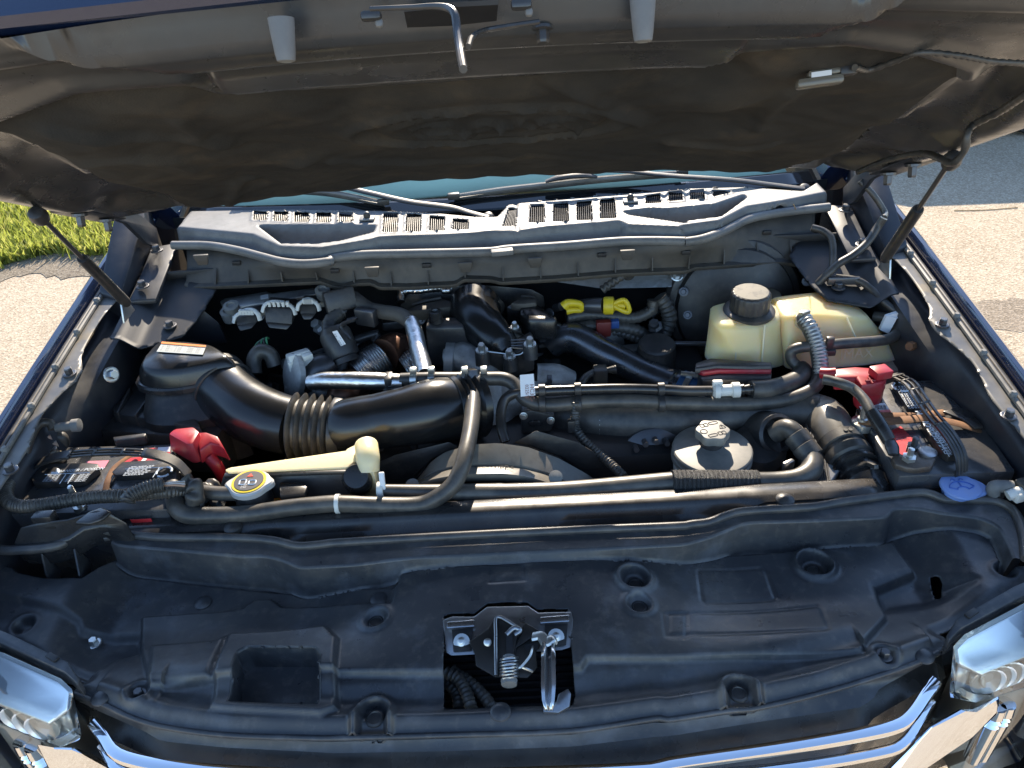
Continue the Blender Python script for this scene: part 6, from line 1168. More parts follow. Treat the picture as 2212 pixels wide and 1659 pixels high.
# ---------------------------------------------------------------- batteries
ZB = -.925
def pad(parent, pts, t, h0, h1, lines, base, xd, yd):
    p = prism('filler_cap', [T(t, x, y, ZB+h0) for x, y in pts], UPV*(h1-h0), M['black'], parent, bevel=.0015); return p
def strap(parent, C, sd, i0, i1):             # carrying strap: solid ends, open frame in the middle
    mb = MB(); n = len(C)
    def rib(a, b, w0, w1): loft_mb([[c+sd*w0-UPV*.002 for c in C[a:b]], [c+sd*w0+UPV*.002 for c in C[a:b]], [c+sd*w1+UPV*.002 for c in C[a:b]], [c+sd*w1-UPV*.002 for c in C[a:b]]], mb, closed=False)
    rib(0, i0+1, -1, 1); rib(i1, n, -1, 1); rib(i0, i1+1, -1, -.66); rib(i0, i1+1, .66, 1); rib(i0, i1+1, -.07, .07)
    for i in range(i0+6, i1-2, 8): rib(i, i+2, -1, 1)
    return obj('lifting_strap', mb, M['black'], parent, solid=.002)
bl_ = thing('battery', 'left car battery with black caps, red terminal cover and lifting strap', 'battery', T('G', 600, 830, -1.12))
c4 = [T('G', 20, 832, ZB), T('G', 1040, 800, ZB), T('G', 1105, 640, ZB), T('G', 1075, 390, ZB), T('G', 415, 408, ZB), T('G', 250, 480, ZB)]
prism('case', c4, Vector((0, .004, -.19)), M['bcase'], bl_, bevel=.005)
prism('case_rim', [p-UPV*.03+(p-sum(c4, Vector())/6)*.012 for p in c4], -UPV*.006, M['black'], bl_, bevel=.002)
pads = [([(212, 640), (295, 552), (560, 545), (625, 550), (632, 575), (545, 648), (495, 662), (228, 672)], 1), ([(712, 602), (775, 540), (1060, 522), (1105, 540), (1095, 560), (1020, 605), (735, 622)], 2)]
for pts, k_ in pads:
    pd = pad(bl_, pts, 'G', .001, .016, None, None, None, None)
    tm = MB(); zt = ZB+.0175
    if k_ == 1:
        o_ = T('G', 350, 572, zt); xd = T('G', 555, 558, zt)-o_; yd = T('G', 370, 520, zt)-T('G', 350, 572, zt); text_mb('DANGER / POISON', o_, xd, yd, .0105, .0006, tm, shear=.25)
        a = T('G', 322, 573, zt); tube_mb([a, a+Vector((.012, 0, 0)), a+Vector((.006, .010, 0))], .003, n=8, k=4, mb=tm)
        tube_mb([T('G', 280, 582, zt), T('G', 560, 570, zt)], .0008, n=1, k=4, mb=tm)
        for x in (395, 445): tube_mb([T('G', x+15, 580, zt), T('G', x-25, 640, zt)], .0008, n=1, k=4, mb=tm)
        for i, (x, w_) in enumerate(((290, 6), (430, 3), (490, 5))):
            for j in range(5): text_mb('==-=-='[:w_], T('G', x-8*j, 592+10*j, zt), xd, yd, .009, .0006, tm)
    else:
        o_ = T('G', 790, 570, zt); xd = T('G', 960, 560, zt)-o_; yd = T('G', 800, 520, zt)-T('G', 790, 572, zt)
        tube_mb([T('G', 780, 548, zt), T('G', 1050, 535, zt)], .0008, n=1, k=4, mb=tm); tube_mb([T('G', 990, 540, zt), T('G', 950, 600, zt)], .0008, n=1, k=4, mb=tm)
        for j in range(6): text_mb('-==-===-=='[j % 3:], T('G', 800-8*j, 545+10*j, zt), xd, yd, .0095, .0006, tm)
        for q in range(3):
            cc_ = T('G', 1020, 565, zt); a = q*2.09; tube_mb([cc_+Vector((math.cos(a+u)*.014, math.sin(a+u)*.014, 0)) for u in (0, .5, 1.0, 1.5)], .0022, n=10, k=4, mb=tm)
    o2 = obj('moulded_print', tm, M['print'], pd, smooth=False); o2['kind'] = 'stuff'
hs_ = [T('G', 215, 540, ZB+.01), T('G', 260, 505, ZB+.03), T('G', 400, 465, ZB+.05), T('G', 600, 445, ZB+.055), T('G', 800, 442, ZB+.055), T('G', 980, 462, ZB+.05), T('G', 1100, 510, ZB+.035), T('G', 1180, 590, ZB+.01)]
C_, _ = spline(hs_, 50); C_ = [Vector(c) for c in C_]
strap(bl_, C_, Vector((0, .0085, .001)), 16, 36)
prism('red_label', TS('G', [(540, 500), (680, 495), (650, 542), (515, 545)], ZB+.0012), UPV*.0006, M['pink'], bl_, bevel=0)
sl_ = prism('star_label', TS('G', [(930, 420), (1060, 410), (1060, 445), (1040, 515), (740, 530), (800, 480), (920, 470)], ZB+.0012), UPV*.0006, M['redlabel'], bl_, bevel=0)
for q in ([(985, 415), (1060, 410), (1058, 440), (975, 440)], [(900, 475), (925, 474), (880, 524), (850, 526)], [(985, 480), (1050, 478), (1040, 512), (965, 516)]): prism('label_stripe', TS('G', q, ZB+.002), UPV*.0005, M['label'], sl_, bevel=0)
prism('rear_clip', TS('G', [(720, 395), (880, 375), (930, 370), (920, 395), (800, 410), (730, 420)], ZB), UPV*.02, M['black'], bl_, bevel=.003)
rcv = [T('G', 1060, 440, ZB+.01), T('G', 1090, 375, ZB+.03), T('G', 1150, 345, ZB+.05), T('G', 1255, 342, ZB+.055), T('G', 1375, 385, ZB+.045), T('G', 1440, 500, ZB+.01), T('G', 1350, 470, ZB+.02), T('G', 1240, 520, ZB), T('G', 1200, 520, ZB), T('G', 1065, 455, ZB)]
rc0 = [T('G', 1060, 438, ZB), T('G', 1110, 395, ZB+.0), T('G', 1255, 380, ZB), T('G', 1300, 420, ZB), T('G', 1250, 515, ZB), T('G', 1200, 518, ZB)]; cen = sum(rc0, Vector())/6
prism('terminal_cover', rc0, None, M['red'], bl_, bevel=.006, poly2=[cen+(p-cen)*.80+UPV*.045 for p in rc0])
sp_ = [T('G', 1225, 372, ZB+.012), T('G', 1300, 368, ZB+.012), T('G', 1385, 400, ZB+.006), T('G', 1440, 500, ZB-.008), T('G', 1390, 470, ZB-.002), T('G', 1330, 455, ZB+.004), T('G', 1250, 510, ZB)]; sc_ = sum(sp_, Vector())/7
prism('cover_spout', [p-UPV*.004 for p in sp_], None, M['red'], bl_, bevel=.004, poly2=[sc_+(p-sc_)*.82+UPV*.026 for p in sp_])
tube('red_cable', [T('G', 1300, 470, ZB+.0), T('G', 1350, 530, ZB-.02), T('G', 1390, 600, ZB-.06)], .012, M['red'], bl_, n=20, k=12)
tc_ = T('G', 335, 455, ZB+.012); prism('terminal_clamp', [T('G', 235, 490, ZB+.012), T('G', 300, 435, ZB+.014), T('G', 410, 430, ZB+.014), T('G', 418, 455, ZB+.014), T('G', 380, 490, ZB+.012), T('G', 260, 500, ZB+.010)], -UPV*.010, mat('corroded_brass', (.30, .24, .15), .55, .5, spots=[((.45, .40, .30), .6, 30, .4, .7), ((.2, .1, .04), .6, 20, .5, .7)]), bl_, bevel=.002)
lathe('terminal_post', T('G', 330, 470, ZB), UPV, [(.014, -.01), (.013, .018), (.010, .020)], M['steel'], bl_, 20); lathe('clamp_nut', T('G', 330, 408, ZB+.014), UPV, [(.012, 0), (.011, .012), (.006, .013), (.005, .028)], M['zinc'], bl_, 6)
tube('clamp_boot', [T('G', 310, 390, ZB), T('G', 330, 355, ZB+.02), T('G', 380, 350, ZB+.02), T('G', 395, 400, ZB+.0)], .012, M['rubber'], bl_, n=20, k=12)
tube('ground_strap', [T('G', 240, 495, ZB+.008), T('G', 190, 525, ZB+.0), T('G', 150, 560, ZB-.005)], .010, M['rust'], bl_, n=14, k=8, flat=.4)
tube('hold_down_strap', [T('G', 655, 690, ZB), T('G', 670, 620, ZB+.008), T('G', 720, 530, ZB+.010), T('G', 860, 435, ZB+.012)], .006, M['rust'], bl_, n=24, k=8, flat=.3)
st_ = T('G', 505, 800, ZB-.004); lathe('hold_down_stud', st_, UPV, [(.012, 0), (.011, .010), (.005, .011), (.005, .055), (.003, .057)], M['zinc'], bl_, 12)
prism('front_sticker', TS('G', [(810, 862), (940, 855), (955, 890), (830, 895)], 1.022), (0, -.001, 0), M['redlabel'], bl_, bevel=0)
# battery cable conduit
hl_ = thing('battery_harness', 'ribbed black wiring conduit looping round the front of the left battery', 'wiring', T('G', 500, 780, -.95))
tube('conduit', [T('G', 135, 545, -.915), T('G', 105, 590, -.905), T('G', 55, 640, -.895), T('G', 35, 700, -.893), T('G', 65, 760, -.893), T('G', 150, 780, -.893), T('G', 300, 765, -.893), T('G', 450, 740, -.893), T('G', 600, 722, -.893), T('G', 750, 715, -.895), T('G', 900, 700, -.895), T('G', 1040, 690, -.90), T('G', 1180, 680, -.92)], .0118, M['rubber'], hl_, n=300, k=12, corr=(.0055, .0011))
tube('conduit', [T('G', 790, 755, -.885), T('G', 800, 725, -.88), T('G', 860, 690, -.878), T('G', 940, 660, -.878), T('G', 1020, 645, -.88)], .0130, M['rubber'], hl_, n=120, k=12, corr=(.0055, .0011))
for i in range(6): tube('wire', [T('G', 1015, 640+2*i, -.88), T('G', 1080, 632+3*i, -.878), T('G', 1150, 628+5*i, -.88)], .0024, mat('tan_wire_%d' % (i % 3), ((.6, .5, .38), (.7, .68, .62), (.35, .2, .12))[i % 3], .5), hl_, n=8, k=6)
tube('upper_lead', [T('G', 135, 545, -.91), T('G', 160, 450, -.88), T('G', 200, 330, -.86), T('G', 250, 265, -.855), T('G', 310, 262, -.86), T('G', 330, 300, -.87)], .0085, M['rubber'], hl_, n=40, k=10)
lathe('lead_stud', T('G', 350, 290, -.87), (1, .1, 0), [(.009, 0), (.009, .03), (.013, .031), (.013, .045), (.008, .046)], M['rubbergrey'], hl_, 12)
tube('harness_tangle', [T('G', 1150, 630, -.89), T('G', 1220, 680, -.90), T('G', 1200, 760, -.92), T('G', 1260, 700, -.93), T('G', 1330, 660, -.94)], .016, M['rubber'], hl_, n=50, k=10, corr=(.02, .003))
# air inlet box, far left
ib = thing('air_inlet_box', 'glossy black air inlet box in the front left corner of the bay', 'inlet box', T('G', 400, 1000, -1.0))
it = TS('G', [(70, 1025, -.928), (115, 905, -.895), (250, 868, -.888), (420, 850, -.886), (600, 795, -.880), (660, 800, -.882), (795, 880, -.905), (770, 930, -.920), (620, 910, -.915), (520, 925, -.915), (430, 985, -.922), (300, 1030, -.928), (150, 1040, -.930)])
prism('box_shell', it, Vector((0, .006, -.05)), M['gloss'], ib, bevel=.010, seg=3)
box('box_tab', T('G', 285, 865, -.895), (.035, .02, .03), M['gloss'], ib, bevel=.003)
prism('box_hump', TS('G', [(470, 900), (560, 830), (640, 800), (700, 830), (640, 880), (560, 905)], -.892), UPV*.008, M['gloss'], ib, bevel=.006, seg=3)
# ---------------------------------------------------------------- right battery
bb = thing('battery', 'right car battery with red label, rusty strap and negative clamp', 'battery', T('I', 1800, 590, -1.12))
d4 = [T('I', 1435, 592, ZB), T('I', 2165, 562, ZB), T('I', 1980, 300, ZB), T('F', 1640, 1254, ZB), T('F', 1390, 1262, ZB), T('F', 1200, 1330, ZB), T('I', 1180, 150, ZB), T('I', 1300, 380, ZB)]
prism('case', d4, Vector((0, .002, -.19)), M['bcase'], bb, bevel=.005)
prism('case_rim', [p-UPV*.03+(p-sum(d4, Vector())/8)*.012 for p in d4], -UPV*.006, M['black'], bb, bevel=.002)
rp = [([('F', 1400, 1290), ('F', 1470, 1272), ('F', 1510, 1300), ('I', 1600, 185), ('I', 1510, 198), ('I', 1480, 185), ('I', 1390, 40)], 1), ([('I', 1560, 290), ('I', 1650, 268), ('I', 1690, 290), ('I', 1810, 480), ('I', 1790, 500), ('I', 1730, 505), ('I', 1690, 480)], 2)]
for pts, k_ in rp:
    pd = prism('filler_cap', [T(t, x, y, ZB+.001) for t, x, y in pts], UPV*.015, M['black'], bb, bevel=.0015); tm = MB(); zt = ZB+.0178
    if k_ == 2:
        o_ = T('I', 1722, 455, zt); xd = T('I', 1622, 312, zt)-o_; yd = T('I', 1690, 380, zt)-T('I', 1640, 390, zt)
        text_mb('DANGER/POISON', o_, xd, yd, .0165, .0006, tm); tube_mb([T('I', 1748, 470, zt), T('I', 1640, 300, zt)], .0008, n=1, k=4, mb=tm)
        for x, y in ((1660, 340), (1695, 385), (1735, 440)):
            for j in range(3): text_mb('=-==', T('I', x+18*j+10, y+22-j*6, zt), xd, yd, .011, .0006, tm)
        tube_mb([T('I', 1700+8*math.cos(a)*1.6, 378+8*math.sin(a), zt) for a in np.linspace(0, 6.28, 14)], .0008, n=20, k=4, mb=tm)
    else:
        o_ = T('I', 1560, 185, zt); xd = T('I', 1440, 0, zt)-o_; yd = T('I', 1540, 90, zt)-T('I', 1480, 95, zt)
        for j in range(5): text_mb('==-===-==-==-=', T('I', 1490+20*j, 172-j*1, zt), xd, yd, .011, .0006, tm)
        for q in range(3):
            cc_ = T('F', 1450, 1300, zt); a = q*2.09; tube_mb([cc_+Vector((math.cos(a+u)*.016, math.sin(a+u)*.016, 0)) for u in (0, .5, 1.0, 1.5)], .0024, n=10, k=4, mb=tm)
    obj('moulded_print', tm, M['print'], pd, smooth=False)['kind'] = 'stuff'
hr = [T('F', 1400, 1225, ZB+.015), T('F', 1450, 1245, ZB+.04), T('I', 1510, 20, ZB+.055), T('I', 1580, 120, ZB+.058), T('I', 1650, 220, ZB+.055), T('I', 1730, 310, ZB+.045), T('I', 1800, 420, ZB+.035), T('I', 1825, 500, ZB+.02), T('I', 1825, 585, ZB-.005), T('I', 1820, 625, ZB-.03)]
C_, _ = spline(hr, 60); C_ = [Vector(c) for c in C_]; sdv = Vector((.0125, .004, 0))
strap(bb, C_, sdv, 6, 38)
for sg in (-.5, 0, .5): tube('strap_ridge', [c+sdv*sg+UPV*.002 for c in C_[38:58:3]], .0018, M['black'], bb, n=20, k=6)
prism('red_label', TS('I', [(1340, 330), (1445, 282), (1590, 435), (1450, 462), (1385, 400)], ZB+.0012), UPV*.0006, M['redlabel'], bb, bevel=0)
tm = MB(); o_ = T('I', 1395, 330, ZB+.002)
for j in range(5): text_mb('=-==-===-', T('I', 1392+14*j, 318+14*j, ZB+.002), T('I', 1500, 300, ZB)-T('I', 1390, 318, ZB), UPV.cross(T('I', 1500, 300, ZB)-T('I', 1390, 318, ZB)), .009, .0004, tm)
obj('label_print', tm, mat('dark_red_print', (.2, .01, .02), .5), bb, smooth=False)['kind'] = 'stuff'
wl_ = prism('barcode_label', TS('I', [(1180, 150), (1345, 138), (1385, 192), (1215, 208)], ZB+.0012), UPV*.0006, M['label'], bb, bevel=0)
prism('label_stripe', TS('I', [(1212, 192), (1375, 178), (1388, 194), (1222, 210)], ZB+.002), UPV*.0005, M['redlabel'], wl_, bevel=0)
for i in range(10): prism('barcode_bar', TS('I', [(1285+7*i, 152), (1285+7*i+2+(i % 3), 152), (1293+7*i+2+(i % 3), 178), (1293+7*i, 178)], ZB+.002), UPV*.0004, M['ink'], wl_, bevel=0)
tube('hold_down_strap', [T('I', 1180, 250, ZB+.004), T('I', 1330, 255, ZB+.012), T('I', 1480, 240, ZB+.016), T('I', 1620, 232, ZB+.016), T('I', 1780, 260, ZB+.012), T('I', 1900, 295, ZB+.004), T('I', 1965, 305, ZB-.01)], .012, M['rust'], bb, n=50, k=8, flat=.25)
prism('strap_tape', TS('I', [(1700, 200), (1790, 178), (1860, 190), (1960, 300), (1900, 305), (1820, 250)], ZB+.006), UPV*.006, M['gloss'], bb, bevel=.003)
tube('hold_down_strap', [T('I', 1250, 210, ZB+.002), T('I', 1400, 215, ZB+.006), T('I', 1560, 212, ZB+.006), T('I', 1720, 195, ZB+.006)], .010, M['rust'], bb, n=30, k=8, flat=.25)
sd_ = T('I', 1205, 260, ZB); lathe('hold_down_stud', sd_, UPV, [(.022, -.01), (.020, .004), (.011, .006), (.010, .012), (.007, .014), (.0065, .050), (.004, .052)], M['zinc'], bb, 14)
ct_ = [T('I', 1390, 470, ZB+.012), T('I', 1430, 440, ZB+.014), T('I', 1480, 470, ZB+.014), T('I', 1540, 435, ZB+.018), T('I', 1640, 445, ZB+.018), T('I', 1668, 480, ZB+.018), T('I', 1640, 530, ZB+.016), T('I', 1540, 545, ZB+.012), T('I', 1480, 540, ZB+.010), T('I', 1410, 515, ZB+.010)]
prism('terminal_clamp', ct_, UPV*-.014, mat('worn_lead', (.11, .09, .075), .5, .6, spots=[((.22, .19, .16), .5, 40, .4, .7), ((.12, .06, .03), .6, 25, .5, .7)]), bb, bevel=.003)
lathe('terminal_post', T('I', 1605, 465, ZB+.010), UPV, [(.017, -.02), (.016, .010), (.012, .0115), (.004, .011)], M['steel'], bb, 24)
for x, y, m in ((1492, 495, 'zinc'), (1520, 425, 'darksteel')): lathe('clamp_bolt', T('I', x, y, ZB+.010), UPV, [(.012, -.004), (.012, .010), (.006, .011), (.006, .026), (.003, .027)], M[m], bb, 6)
bc = [T('I', 960, -10, -.86), T('F', 1010, 1262, -.86), T('F', 1090, 1285, -.86), T('I', 1150, 50, -.868), T('I', 1220, 120, -.872), T('I', 1265, 200, -.878), T('I', 1310, 270, -.885), T('I', 1360, 330, -.892)]
ncb = thing('ground_cable', 'black battery cable running down to the right-hand clamp', 'cable', T('I', 1390, 440, -.92))
tube('cable', bc, .0098, M['rubber'], ncb, n=70, k=14); tube('taped_sleeve', [T('I', 1265, 195, -.878), T('I', 1300, 250, -.884), T('I', 1335, 305, -.89), T('I', 1375, 375, -.900)], [.0125, .0135, .013, .012], M['gloss'], ncb, n=24, k=14)
tube('crimped_lug', [T('I', 1375, 375, -.900), T('I', 1392, 415, -.906), T('I', 1402, 460, -.912)], [.011, .013, .010], M['darksteel'], ncb, n=10, k=12, flat=.6)
rc1 = [('F', 1030, 1185), ('F', 1160, 1172), ('F', 1270, 1180), ('F', 1300, 1205), ('F', 1345, 1190), ('F', 1360, 1240), ('F', 1340, 1270), ('F', 1200, 1290), ('F', 1170, 1240), ('F', 1035, 1240)]
rcv = thing('positive_terminal_cover', 'red plastic cover over the positive terminal in front of the coolant tank', 'terminal cover', T('F', 1250, 1330, -.93))
tpz = [T(t, x, y, -.868) for t, x, y in rc1]; prism('cover_shell', tpz, Vector((0, -.004, -.03)), M['red'], rcv, bevel=.005)
box('cover_latch', T('F', 1320, 1210, -.858), (.035, .03, .018), M['red'], rcv, rz=.2, bevel=.003); prism('cover_skirt', TS('F', [(1175, 1222), (1335, 1200), (1356, 1245), (1335, 1285), (1205, 1298), (1172, 1265)], -.878), Vector((0, -.006, -.055)), M['red'], rcv, bevel=.006)
tm = MB(); pz = T('F', 1258, 1262, -.8665); 
for a in (0, 1): tube_mb([pz+(Vector((-.010, 0, 0)) if a else Vector((0, -.010, 0))), pz+(Vector((.010, 0, 0)) if a else Vector((0, .010, 0)))], .002, n=1, k=6, mb=tm)
obj('plus_mark', tm, mat('dark_red', (.22, .005, .012), .5), rcv)
tube('red_lead', [T('F', 950, 1215, -.880), T('F', 1000, 1218, -.876), T('F', 1040, 1215, -.874)], .011, M['red'], rcv, n=10, k=12)
rl = thing('fuse_cover', 'long black cable tray with a red stripe below the coolant tank', 'cable tray', T('F', 400, 1200, -.93))
prism('tray_top', TS('F', [(170, 1150), (260, 1120), (640, 1145), (645, 1170), (520, 1172), (300, 1165), (165, 1185)], -.885), Vector((0, -.004, -.014)), M['black'], rl, bevel=.003)
prism('red_stripe', TS('F', [(175, 1190), (300, 1175), (640, 1180), (640, 1198), (320, 1195), (215, 1210)], -.892), Vector((0, -.002, -.010)), M['red'], rl, bevel=.002)
prism('tray_front', TS('F', [(180, 1215), (330, 1202), (645, 1205), (640, 1250), (210, 1260)], -.900), Vector((0, -.002, -.03)), M['black'], rl, bevel=.003)
# washer filler cap and plugs, right front
wf = thing('washer_filler', 'blue washer fluid filler cap with a moulded wiper symbol', 'filler cap', T('I', 1850, 700, -.99))
bcz = TS('I', [(1705, 650), (1715, 620), (1780, 602), (1880, 608), (1960, 640), (1990, 675), (1975, 705), (1900, 725), (1800, 730), (1730, 710)], -.938)
bs = smoothloop(bcz, 40); bcn = sum(bs, Vector())/len(bs)
obj('cap', loopmesh([[bcn+(p-bcn)*.90+UPV*.003 for p in bs], [p for p in bs], [p-UPV*.010 for p in bs], [bcn+(p-bcn)*.9-UPV*.02 for p in bs]]), M['blue'], wf)
lathe('raised_disc', bcn+Vector((-.008, 0, .003)), UPV, [(.033, 0), (.032, .003), (.028, .0035), (.004, .0035)], M['blue'], wf, 36)
tm = MB(); z0 = bcn+Vector((-.008, -.004, .0072)); tube_mb([z0+Vector((.022*math.cos(a), .020*math.sin(a)-.006, 0)) for a in np.linspace(.3, 2.84, 10)], .0011, n=20, k=5, mb=tm); tube_mb([z0+Vector((.010*math.cos(a), .009*math.sin(a)-.008, 0)) for a in np.linspace(.3, 2.84, 8)], .0011, n=14, k=5, mb=tm)
tube_mb([z0+Vector((.021, 0, 0)), z0+Vector((.009, -.006, 0))], .0011, n=1, k=5, mb=tm); tube_mb([z0+Vector((-.021, 0, 0)), z0+Vector((-.009, -.006, 0))], .0011, n=1, k=5, mb=tm); tube_mb([z0+Vector((0, .002, 0)), z0+Vector((0, .013, 0))], .0011, n=1, k=5, mb=tm)
for sg in (-1, 1): tube_mb([z0+Vector((sg*.003, .017, 0)), z0+Vector((sg*.007, .021, 0)), z0+Vector((sg*.011, .018, 0))], .0009, n=8, k=5, mb=tm)
obj('moulded_symbol', tm, mat('blue_symbol', (.05, .12, .40), .45), wf)['kind'] = 'stuff'
lathe('filler_neck', bcn-UPV*.10, UPV, [(.03, 0), (.032, .085)], M['black'], wf, 24)
cj = thing('connector_cluster', 'grey wiring connectors beside the blue washer cap', 'connector', T('I', 2100, 720, -.96))
tube('grey_elbow', [T('I', 2020, 700, -.94), T('I', 2025, 660, -.925), T('I', 2070, 655, -.925), T('I', 2140, 660, -.925)], .011, M['rubbergrey'], cj, n=20, k=12)
tube('white_plug', [T('I', 2110, 715, -.93), T('I', 2160, 695, -.925), T('I', 2205, 680, -.925)], .009, M['white'], cj, n=10, k=10); box('plug_body', T('I', 2190, 705, -.93), (.03, .02, .02), M['white'], cj, rz=.3, bevel=.003); box('plug_body', T('I', 2225, 670, -.925), (.03, .03, .03), M['cowl_dark'], cj, rz=.3, bevel=.004)
# ---------------------------------------------------------------- surge tank in front, left of centre
sg = thing('surge_tank', 'pale surge tank with black front cover behind the left radiator end', 'tank', T('G', 1800, 780, -1.05))
tpz = TS('G', [(1395, 560), (1430, 545), (2150, 440)], -.905) + TS('H', [(100, 430), (170, 395), (235, 382), (272, 400), (280, 480), (265, 560), (150, 505)], -.905) + TS('G', [(2160, 545), (1420, 580)], -.905)
prism('pale_tank', [p+Vector((0, .004, 0)) for p in tpz], Vector((0, .008, -.10)), M['tankpale'], sg, bevel=.006)
tube('tank_spout', [T('H', 225, 400, -.896), T('H', 235, 480, -.900), T('H', 240, 560, -.92)], [.022, .022, .02], M['tankpale'], sg, n=14, k=18)
fr = [T('G', 1385, 590, -.915), T('G', 2160, 560, -.915), T('H', 120, 520, -.915), T('H', 215, 500, -.91), T('H', 262, 590, -.925), T('H', 240, 690, -.955), T('H', 0, 720, -.96), T('G', 1400, 745, -.965), T('G', 1330, 800, -.97)]
prism('front_cover', fr, Vector((0, .02, -.012)), M['black'], sg, bevel=.004)
prism('cover_ledge', TS('G', [(1400, 565), (2155, 548), (2175, 562), (1390, 590)], -.908), UPV*-.008, M['gloss'], sg, bevel=.002)
prism('cover_pocket', TS('G', [(1745, 665), (1770, 655), (1910, 660), (1925, 685), (1905, 735), (1750, 750)], -.936), UPV*.014, M['gloss'], sg, bevel=.005)
lathe('outlet_knob', T('H', 165, 600, -.925), (.1, -.6, .7), [(.03, -.03), (.028, 0), (.022, .012), (.010, .014)], M['gloss'], sg, 24)
nk = T('G', 1565, 675, -.925); lathe('filler_neck', nk-UPV*.03, UPV, [(.034, 0), (.032, .03), (.030, .034)], M['black'], sg, 30)
lathe('pressure_cap', nk+UPV*.004, UPV, [(.034, 0), (.037, .003), (.037, .012), (.034, .015)], M['graycap'], sg, 72, mod=lambda q, i: 1+.22*max(0, math.cos(2*(q)))**6)
lathe('cap_ring', nk+UPV*.0195, UPV, [(.031, 0), (.031, .001), (.004, .0012)], M['yellow'], sg, 36)
cd = lathe('cap_disc', nk+UPV*.0208, UPV, [(.0265, 0), (.0265, .0008), (.004, .001)], M['ink'], sg, 36)
tm = MB(); z0 = nk+UPV*.0222
for dx, dy, w_, h_ in ((-.010, -.004, .010, .012), (.008, -.006, .011, .010)):
    tube_mb([z0+Vector((dx+a*w_/2, dy+b*h_/2, 0)) for a, b in ((-1, -1), (1, -1), (1, 1), (-1, 1), (-1, -1))], .0014, n=20, k=4, mb=tm)
for j in range(3): text_mb('=-==', z0+Vector((-.010, -.014-.004*j, 0)), (1, 0, 0), (0, 1, 0), .005, .0004, tm)
obj('cap_symbols', tm, M['label'], cd, smooth=False)['kind'] = 'stuff'
obj('cap_warning', prism_mb([z0+Vector((-.006, .010, 0)), z0+Vector((.006, .010, 0)), z0+Vector((0, .019, 0))], UPV*.0005), mat('warning_red', (.6, .05, .02), .5), cd)
tube('side_hose', [T('G', 1205, 740, -.935), T('G', 1200, 705, -.925), T('G', 1240, 690, -.922), T('G', 1350, 700, -.922), T('G', 1480, 702, -.922)], .0135, M['rubber'], sg, n=30, k=14)
bolt(T('G', 1350, 775, -.955), (0, -.2, 1), .010, .012, sg, M['steel'])
# ---------------------------------------------------------------- engine control module
em = thing('engine_control_module', 'flat aluminium control module with three white-levered plugs on the firewall', 'control module', T('D', 1700, 900, 1.6))
prism('module_plate', TS('D', [(1368, 765), (1395, 748), (1660, 705), (1700, 718), (2010, 690), (2045, 730), (2040, 770), (1820, 800), (1440, 860), (1395, 820)], -.840), Vector((0, 0, -.014)), M['alu'], em, bevel=.003)
prism('module_case', TS('D', [(1430, 775), (1960, 705), (1990, 740), (1460, 830)], -.838), UPV*.010, M['alu'], em, bevel=.003)
prism('module_label', TS('D', [(1620, 735), (1668, 725), (1670, 748), (1622, 757)], -.8275), UPV*.001, M['label'], em, bevel=0)
for x, y in ((2010, 705), (1440, 805), (1420, 840)): lathe('mount_bush', T('D', x, y, 1.61), (0, -.3, 1), [(.018, -.02), (.018, .006), (.010, .008), (.008, .004)], M['rubbergrey'], em, 20)
for (x0, y0, x1, y1, h_) in ((1452, 842, 1615, 825, 85), (1632, 775, 1835, 790, 130), (1848, 765, 1985, 765, 90)):
    cn = thing('connector', None, None, T('D', (x0+x1)/2, y0+h_, 1.56), parent=em)
    prism('connector_body', [T('D', x0+12, y0+25, 1.575), T('D', x1-12, y1+25, 1.575), T('D', x1-18, y1+h_, 1.555), T('D', x0+18, y0+h_, 1.555)], Vector((0, .05, .0)), M['black'], cn, bevel=.004)
    tube('lever', [T('D', x0, y0+60, 1.562), T('D', x0+10, y0+25, 1.566), T('D', x0+40, y0, 1.575), T('D', (x0+x1)/2, (y0+y1)/2-12, 1.578), T('D', x1-40, y1-2, 1.575), T('D', x1-8, y1+25, 1.566), T('D', x1+4, y1+62, 1.562)], .006, M['white'], cn, n=40, k=8, flat=.6)
    for i in range(5): a = T('D', x0+45+(x1-x0-90)*i/4, (y0+y1)/2+2, 1.572); obj('lever_tooth', box_mb(a, (.006, .008, .012)), M['white'], cn)
    prism('connector_skirt', [T('D', x0+22, y0+h_-4, 1.553), T('D', x1-22, y1+h_-4, 1.553), T('D', x1-50, y1+h_+28, 1.545), T('D', x0+40, y0+h_+30, 1.545)], Vector((0, .04, 0)), M['gloss'], cn, bevel=.003)
# left rear: dark sound panel and cable tray under the shelf
prism('splash_panel', TS('D', [(1010, 900), (1080, 850), (1270, 825), (1360, 900), (1400, 1000), (1080, 1030)], 1.60), Vector((0, .01, -.02)), M['bay'], TR, bevel=.003)
# ---------------------------------------------------------------- odds and ends
def leaf(name, lab, p, L_, W__, rz_, m, cat='leaf'):
    mb = MB(); n = 8
    top = [(L_*(i/n-.5), W__*math.sin(math.pi*i/n)*(.8+.2*math.sin(i*2.1)), .003*math.sin(i)) for i in range(n+1)]; bot = [(x, -y, z+.001) for x, y, z in top]
    mt = Matrix.Rotation(rz_, 3, 'Z'); V = [p+mt@Vector(v) for v in top]+[p+mt@Vector(v) for v in bot]
    F = [(i, i+1, n+2+i, n+1+i) for i in range(n)]; mb.add(V, F); return tag(obj(name, mb, m, solid=.0006), lab, cat)
leaf('dry_leaf', 'small dry brown leaf on the cowl seam', T('E', 1160, 400, -.725), .022, .004, 1.9, M['brown']); leaf('leaf_scrap', 'tiny yellow leaf scrap on the dark cowl face', T('E', 1562, 326, -.715), .014, .006, .6, M['yellow'], 'leaf')
def twig(lab, pts, r, m): tag(tube('twig', pts, r, m, None, n=12, k=5), lab, 'twig')
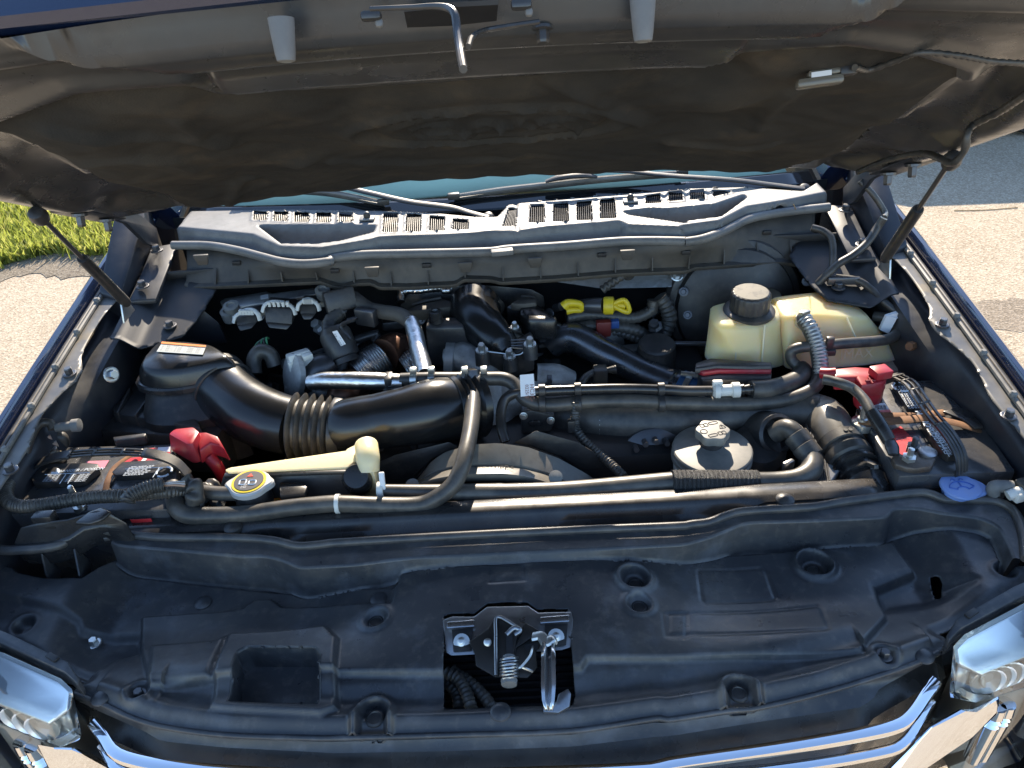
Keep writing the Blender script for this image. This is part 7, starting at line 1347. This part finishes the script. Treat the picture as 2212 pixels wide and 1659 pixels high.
M['straw'] = mat('straw', (.42, .27, .13), .7)
twig('thin dry stalk along the left end of the cowl seal', [T('D', 1270, 400, -.728), T('D', 1340, 412, -.728), T('D', 1420, 425, -.728), T('D', 1500, 432, -.728)], .0012, M['straw'])
twig('short pale stalk above the middle of the cowl seal', [T('D', 1290, 402, -.726), T('D', 1370, 408, -.726), T('D', 1440, 412, -.726)], .0012, M['straw'])
twig('dry stalk on the right end of the cowl seal', [T('F', 755, 210, -.722), T('F', 790, 208, -.718), T('F', 820, 212, -.722)], .0012, M['straw'])
twig('upright dry blade on the right cowl end', [T('F', 795, 205, -.72), T('F', 785, 180, -.70), T('F', 778, 165, -.69)], .0012, M['straw'])
for i, (a, b) in enumerate(((-.5, 5.02), (0, 4.55))): pass
twig('thin straw lying on the pavement at right', [Vector((3.0, 4.9, .004)), Vector((3.2, 4.88, .004)), Vector((3.42, 4.89, .004))], .003, M['straw'])

# ---------------------------------------------------------------- dim background pieces between the larger parts
rr = random.Random(3)
bgp = thing('rear_bracketry', None, None, W(0, 1.6, -1.0), parent=en)
for i in range(34):
    x = rr.uniform(-.62, .42); y = rr.uniform(1.50, 1.66); z = rr.uniform(-1.02, -.90) - .10*(abs(x) > .5)
    k_ = rr.random(); c_ = W(x, y, z); m_ = M[rr.choice(['dark', 'black', 'darksteel', 'black', 'alu'])]
    if k_ < .35: box('bracket', c_, (rr.uniform(.02, .07), rr.uniform(.015, .04), rr.uniform(.02, .06)), m_, bgp, rz=rr.uniform(-.6, .6), rx=rr.uniform(-.5, .5), bevel=.004)
    elif k_ < .7: tube('small_pipe', [c_, c_+Vector((rr.uniform(-.09, .09), rr.uniform(-.03, .03), rr.uniform(.0, .04))), c_+Vector((rr.uniform(-.16, .16), rr.uniform(-.06, .06), rr.uniform(-.03, .04)))], rr.uniform(.005, .012), m_, bgp, n=20, k=10, corr=(.008, .0009) if k_ < .5 else None)
    else: lathe('fitting', c_, (rr.uniform(-.5, .5), -.6, 1), [(.016, -.03), (.018, 0), (.012, .006), (.012, .018), (.006, .02)], m_, bgp, rr.choice((6, 16)))
for i in range(10):
    x = rr.uniform(-.78, .80); bolt(W(x, 1.62+.03*rr.random(), rr.uniform(-.93, -.84)), (rr.uniform(-.4, .4), -1, .5), .007, .010, bgp, M['darksteel'])
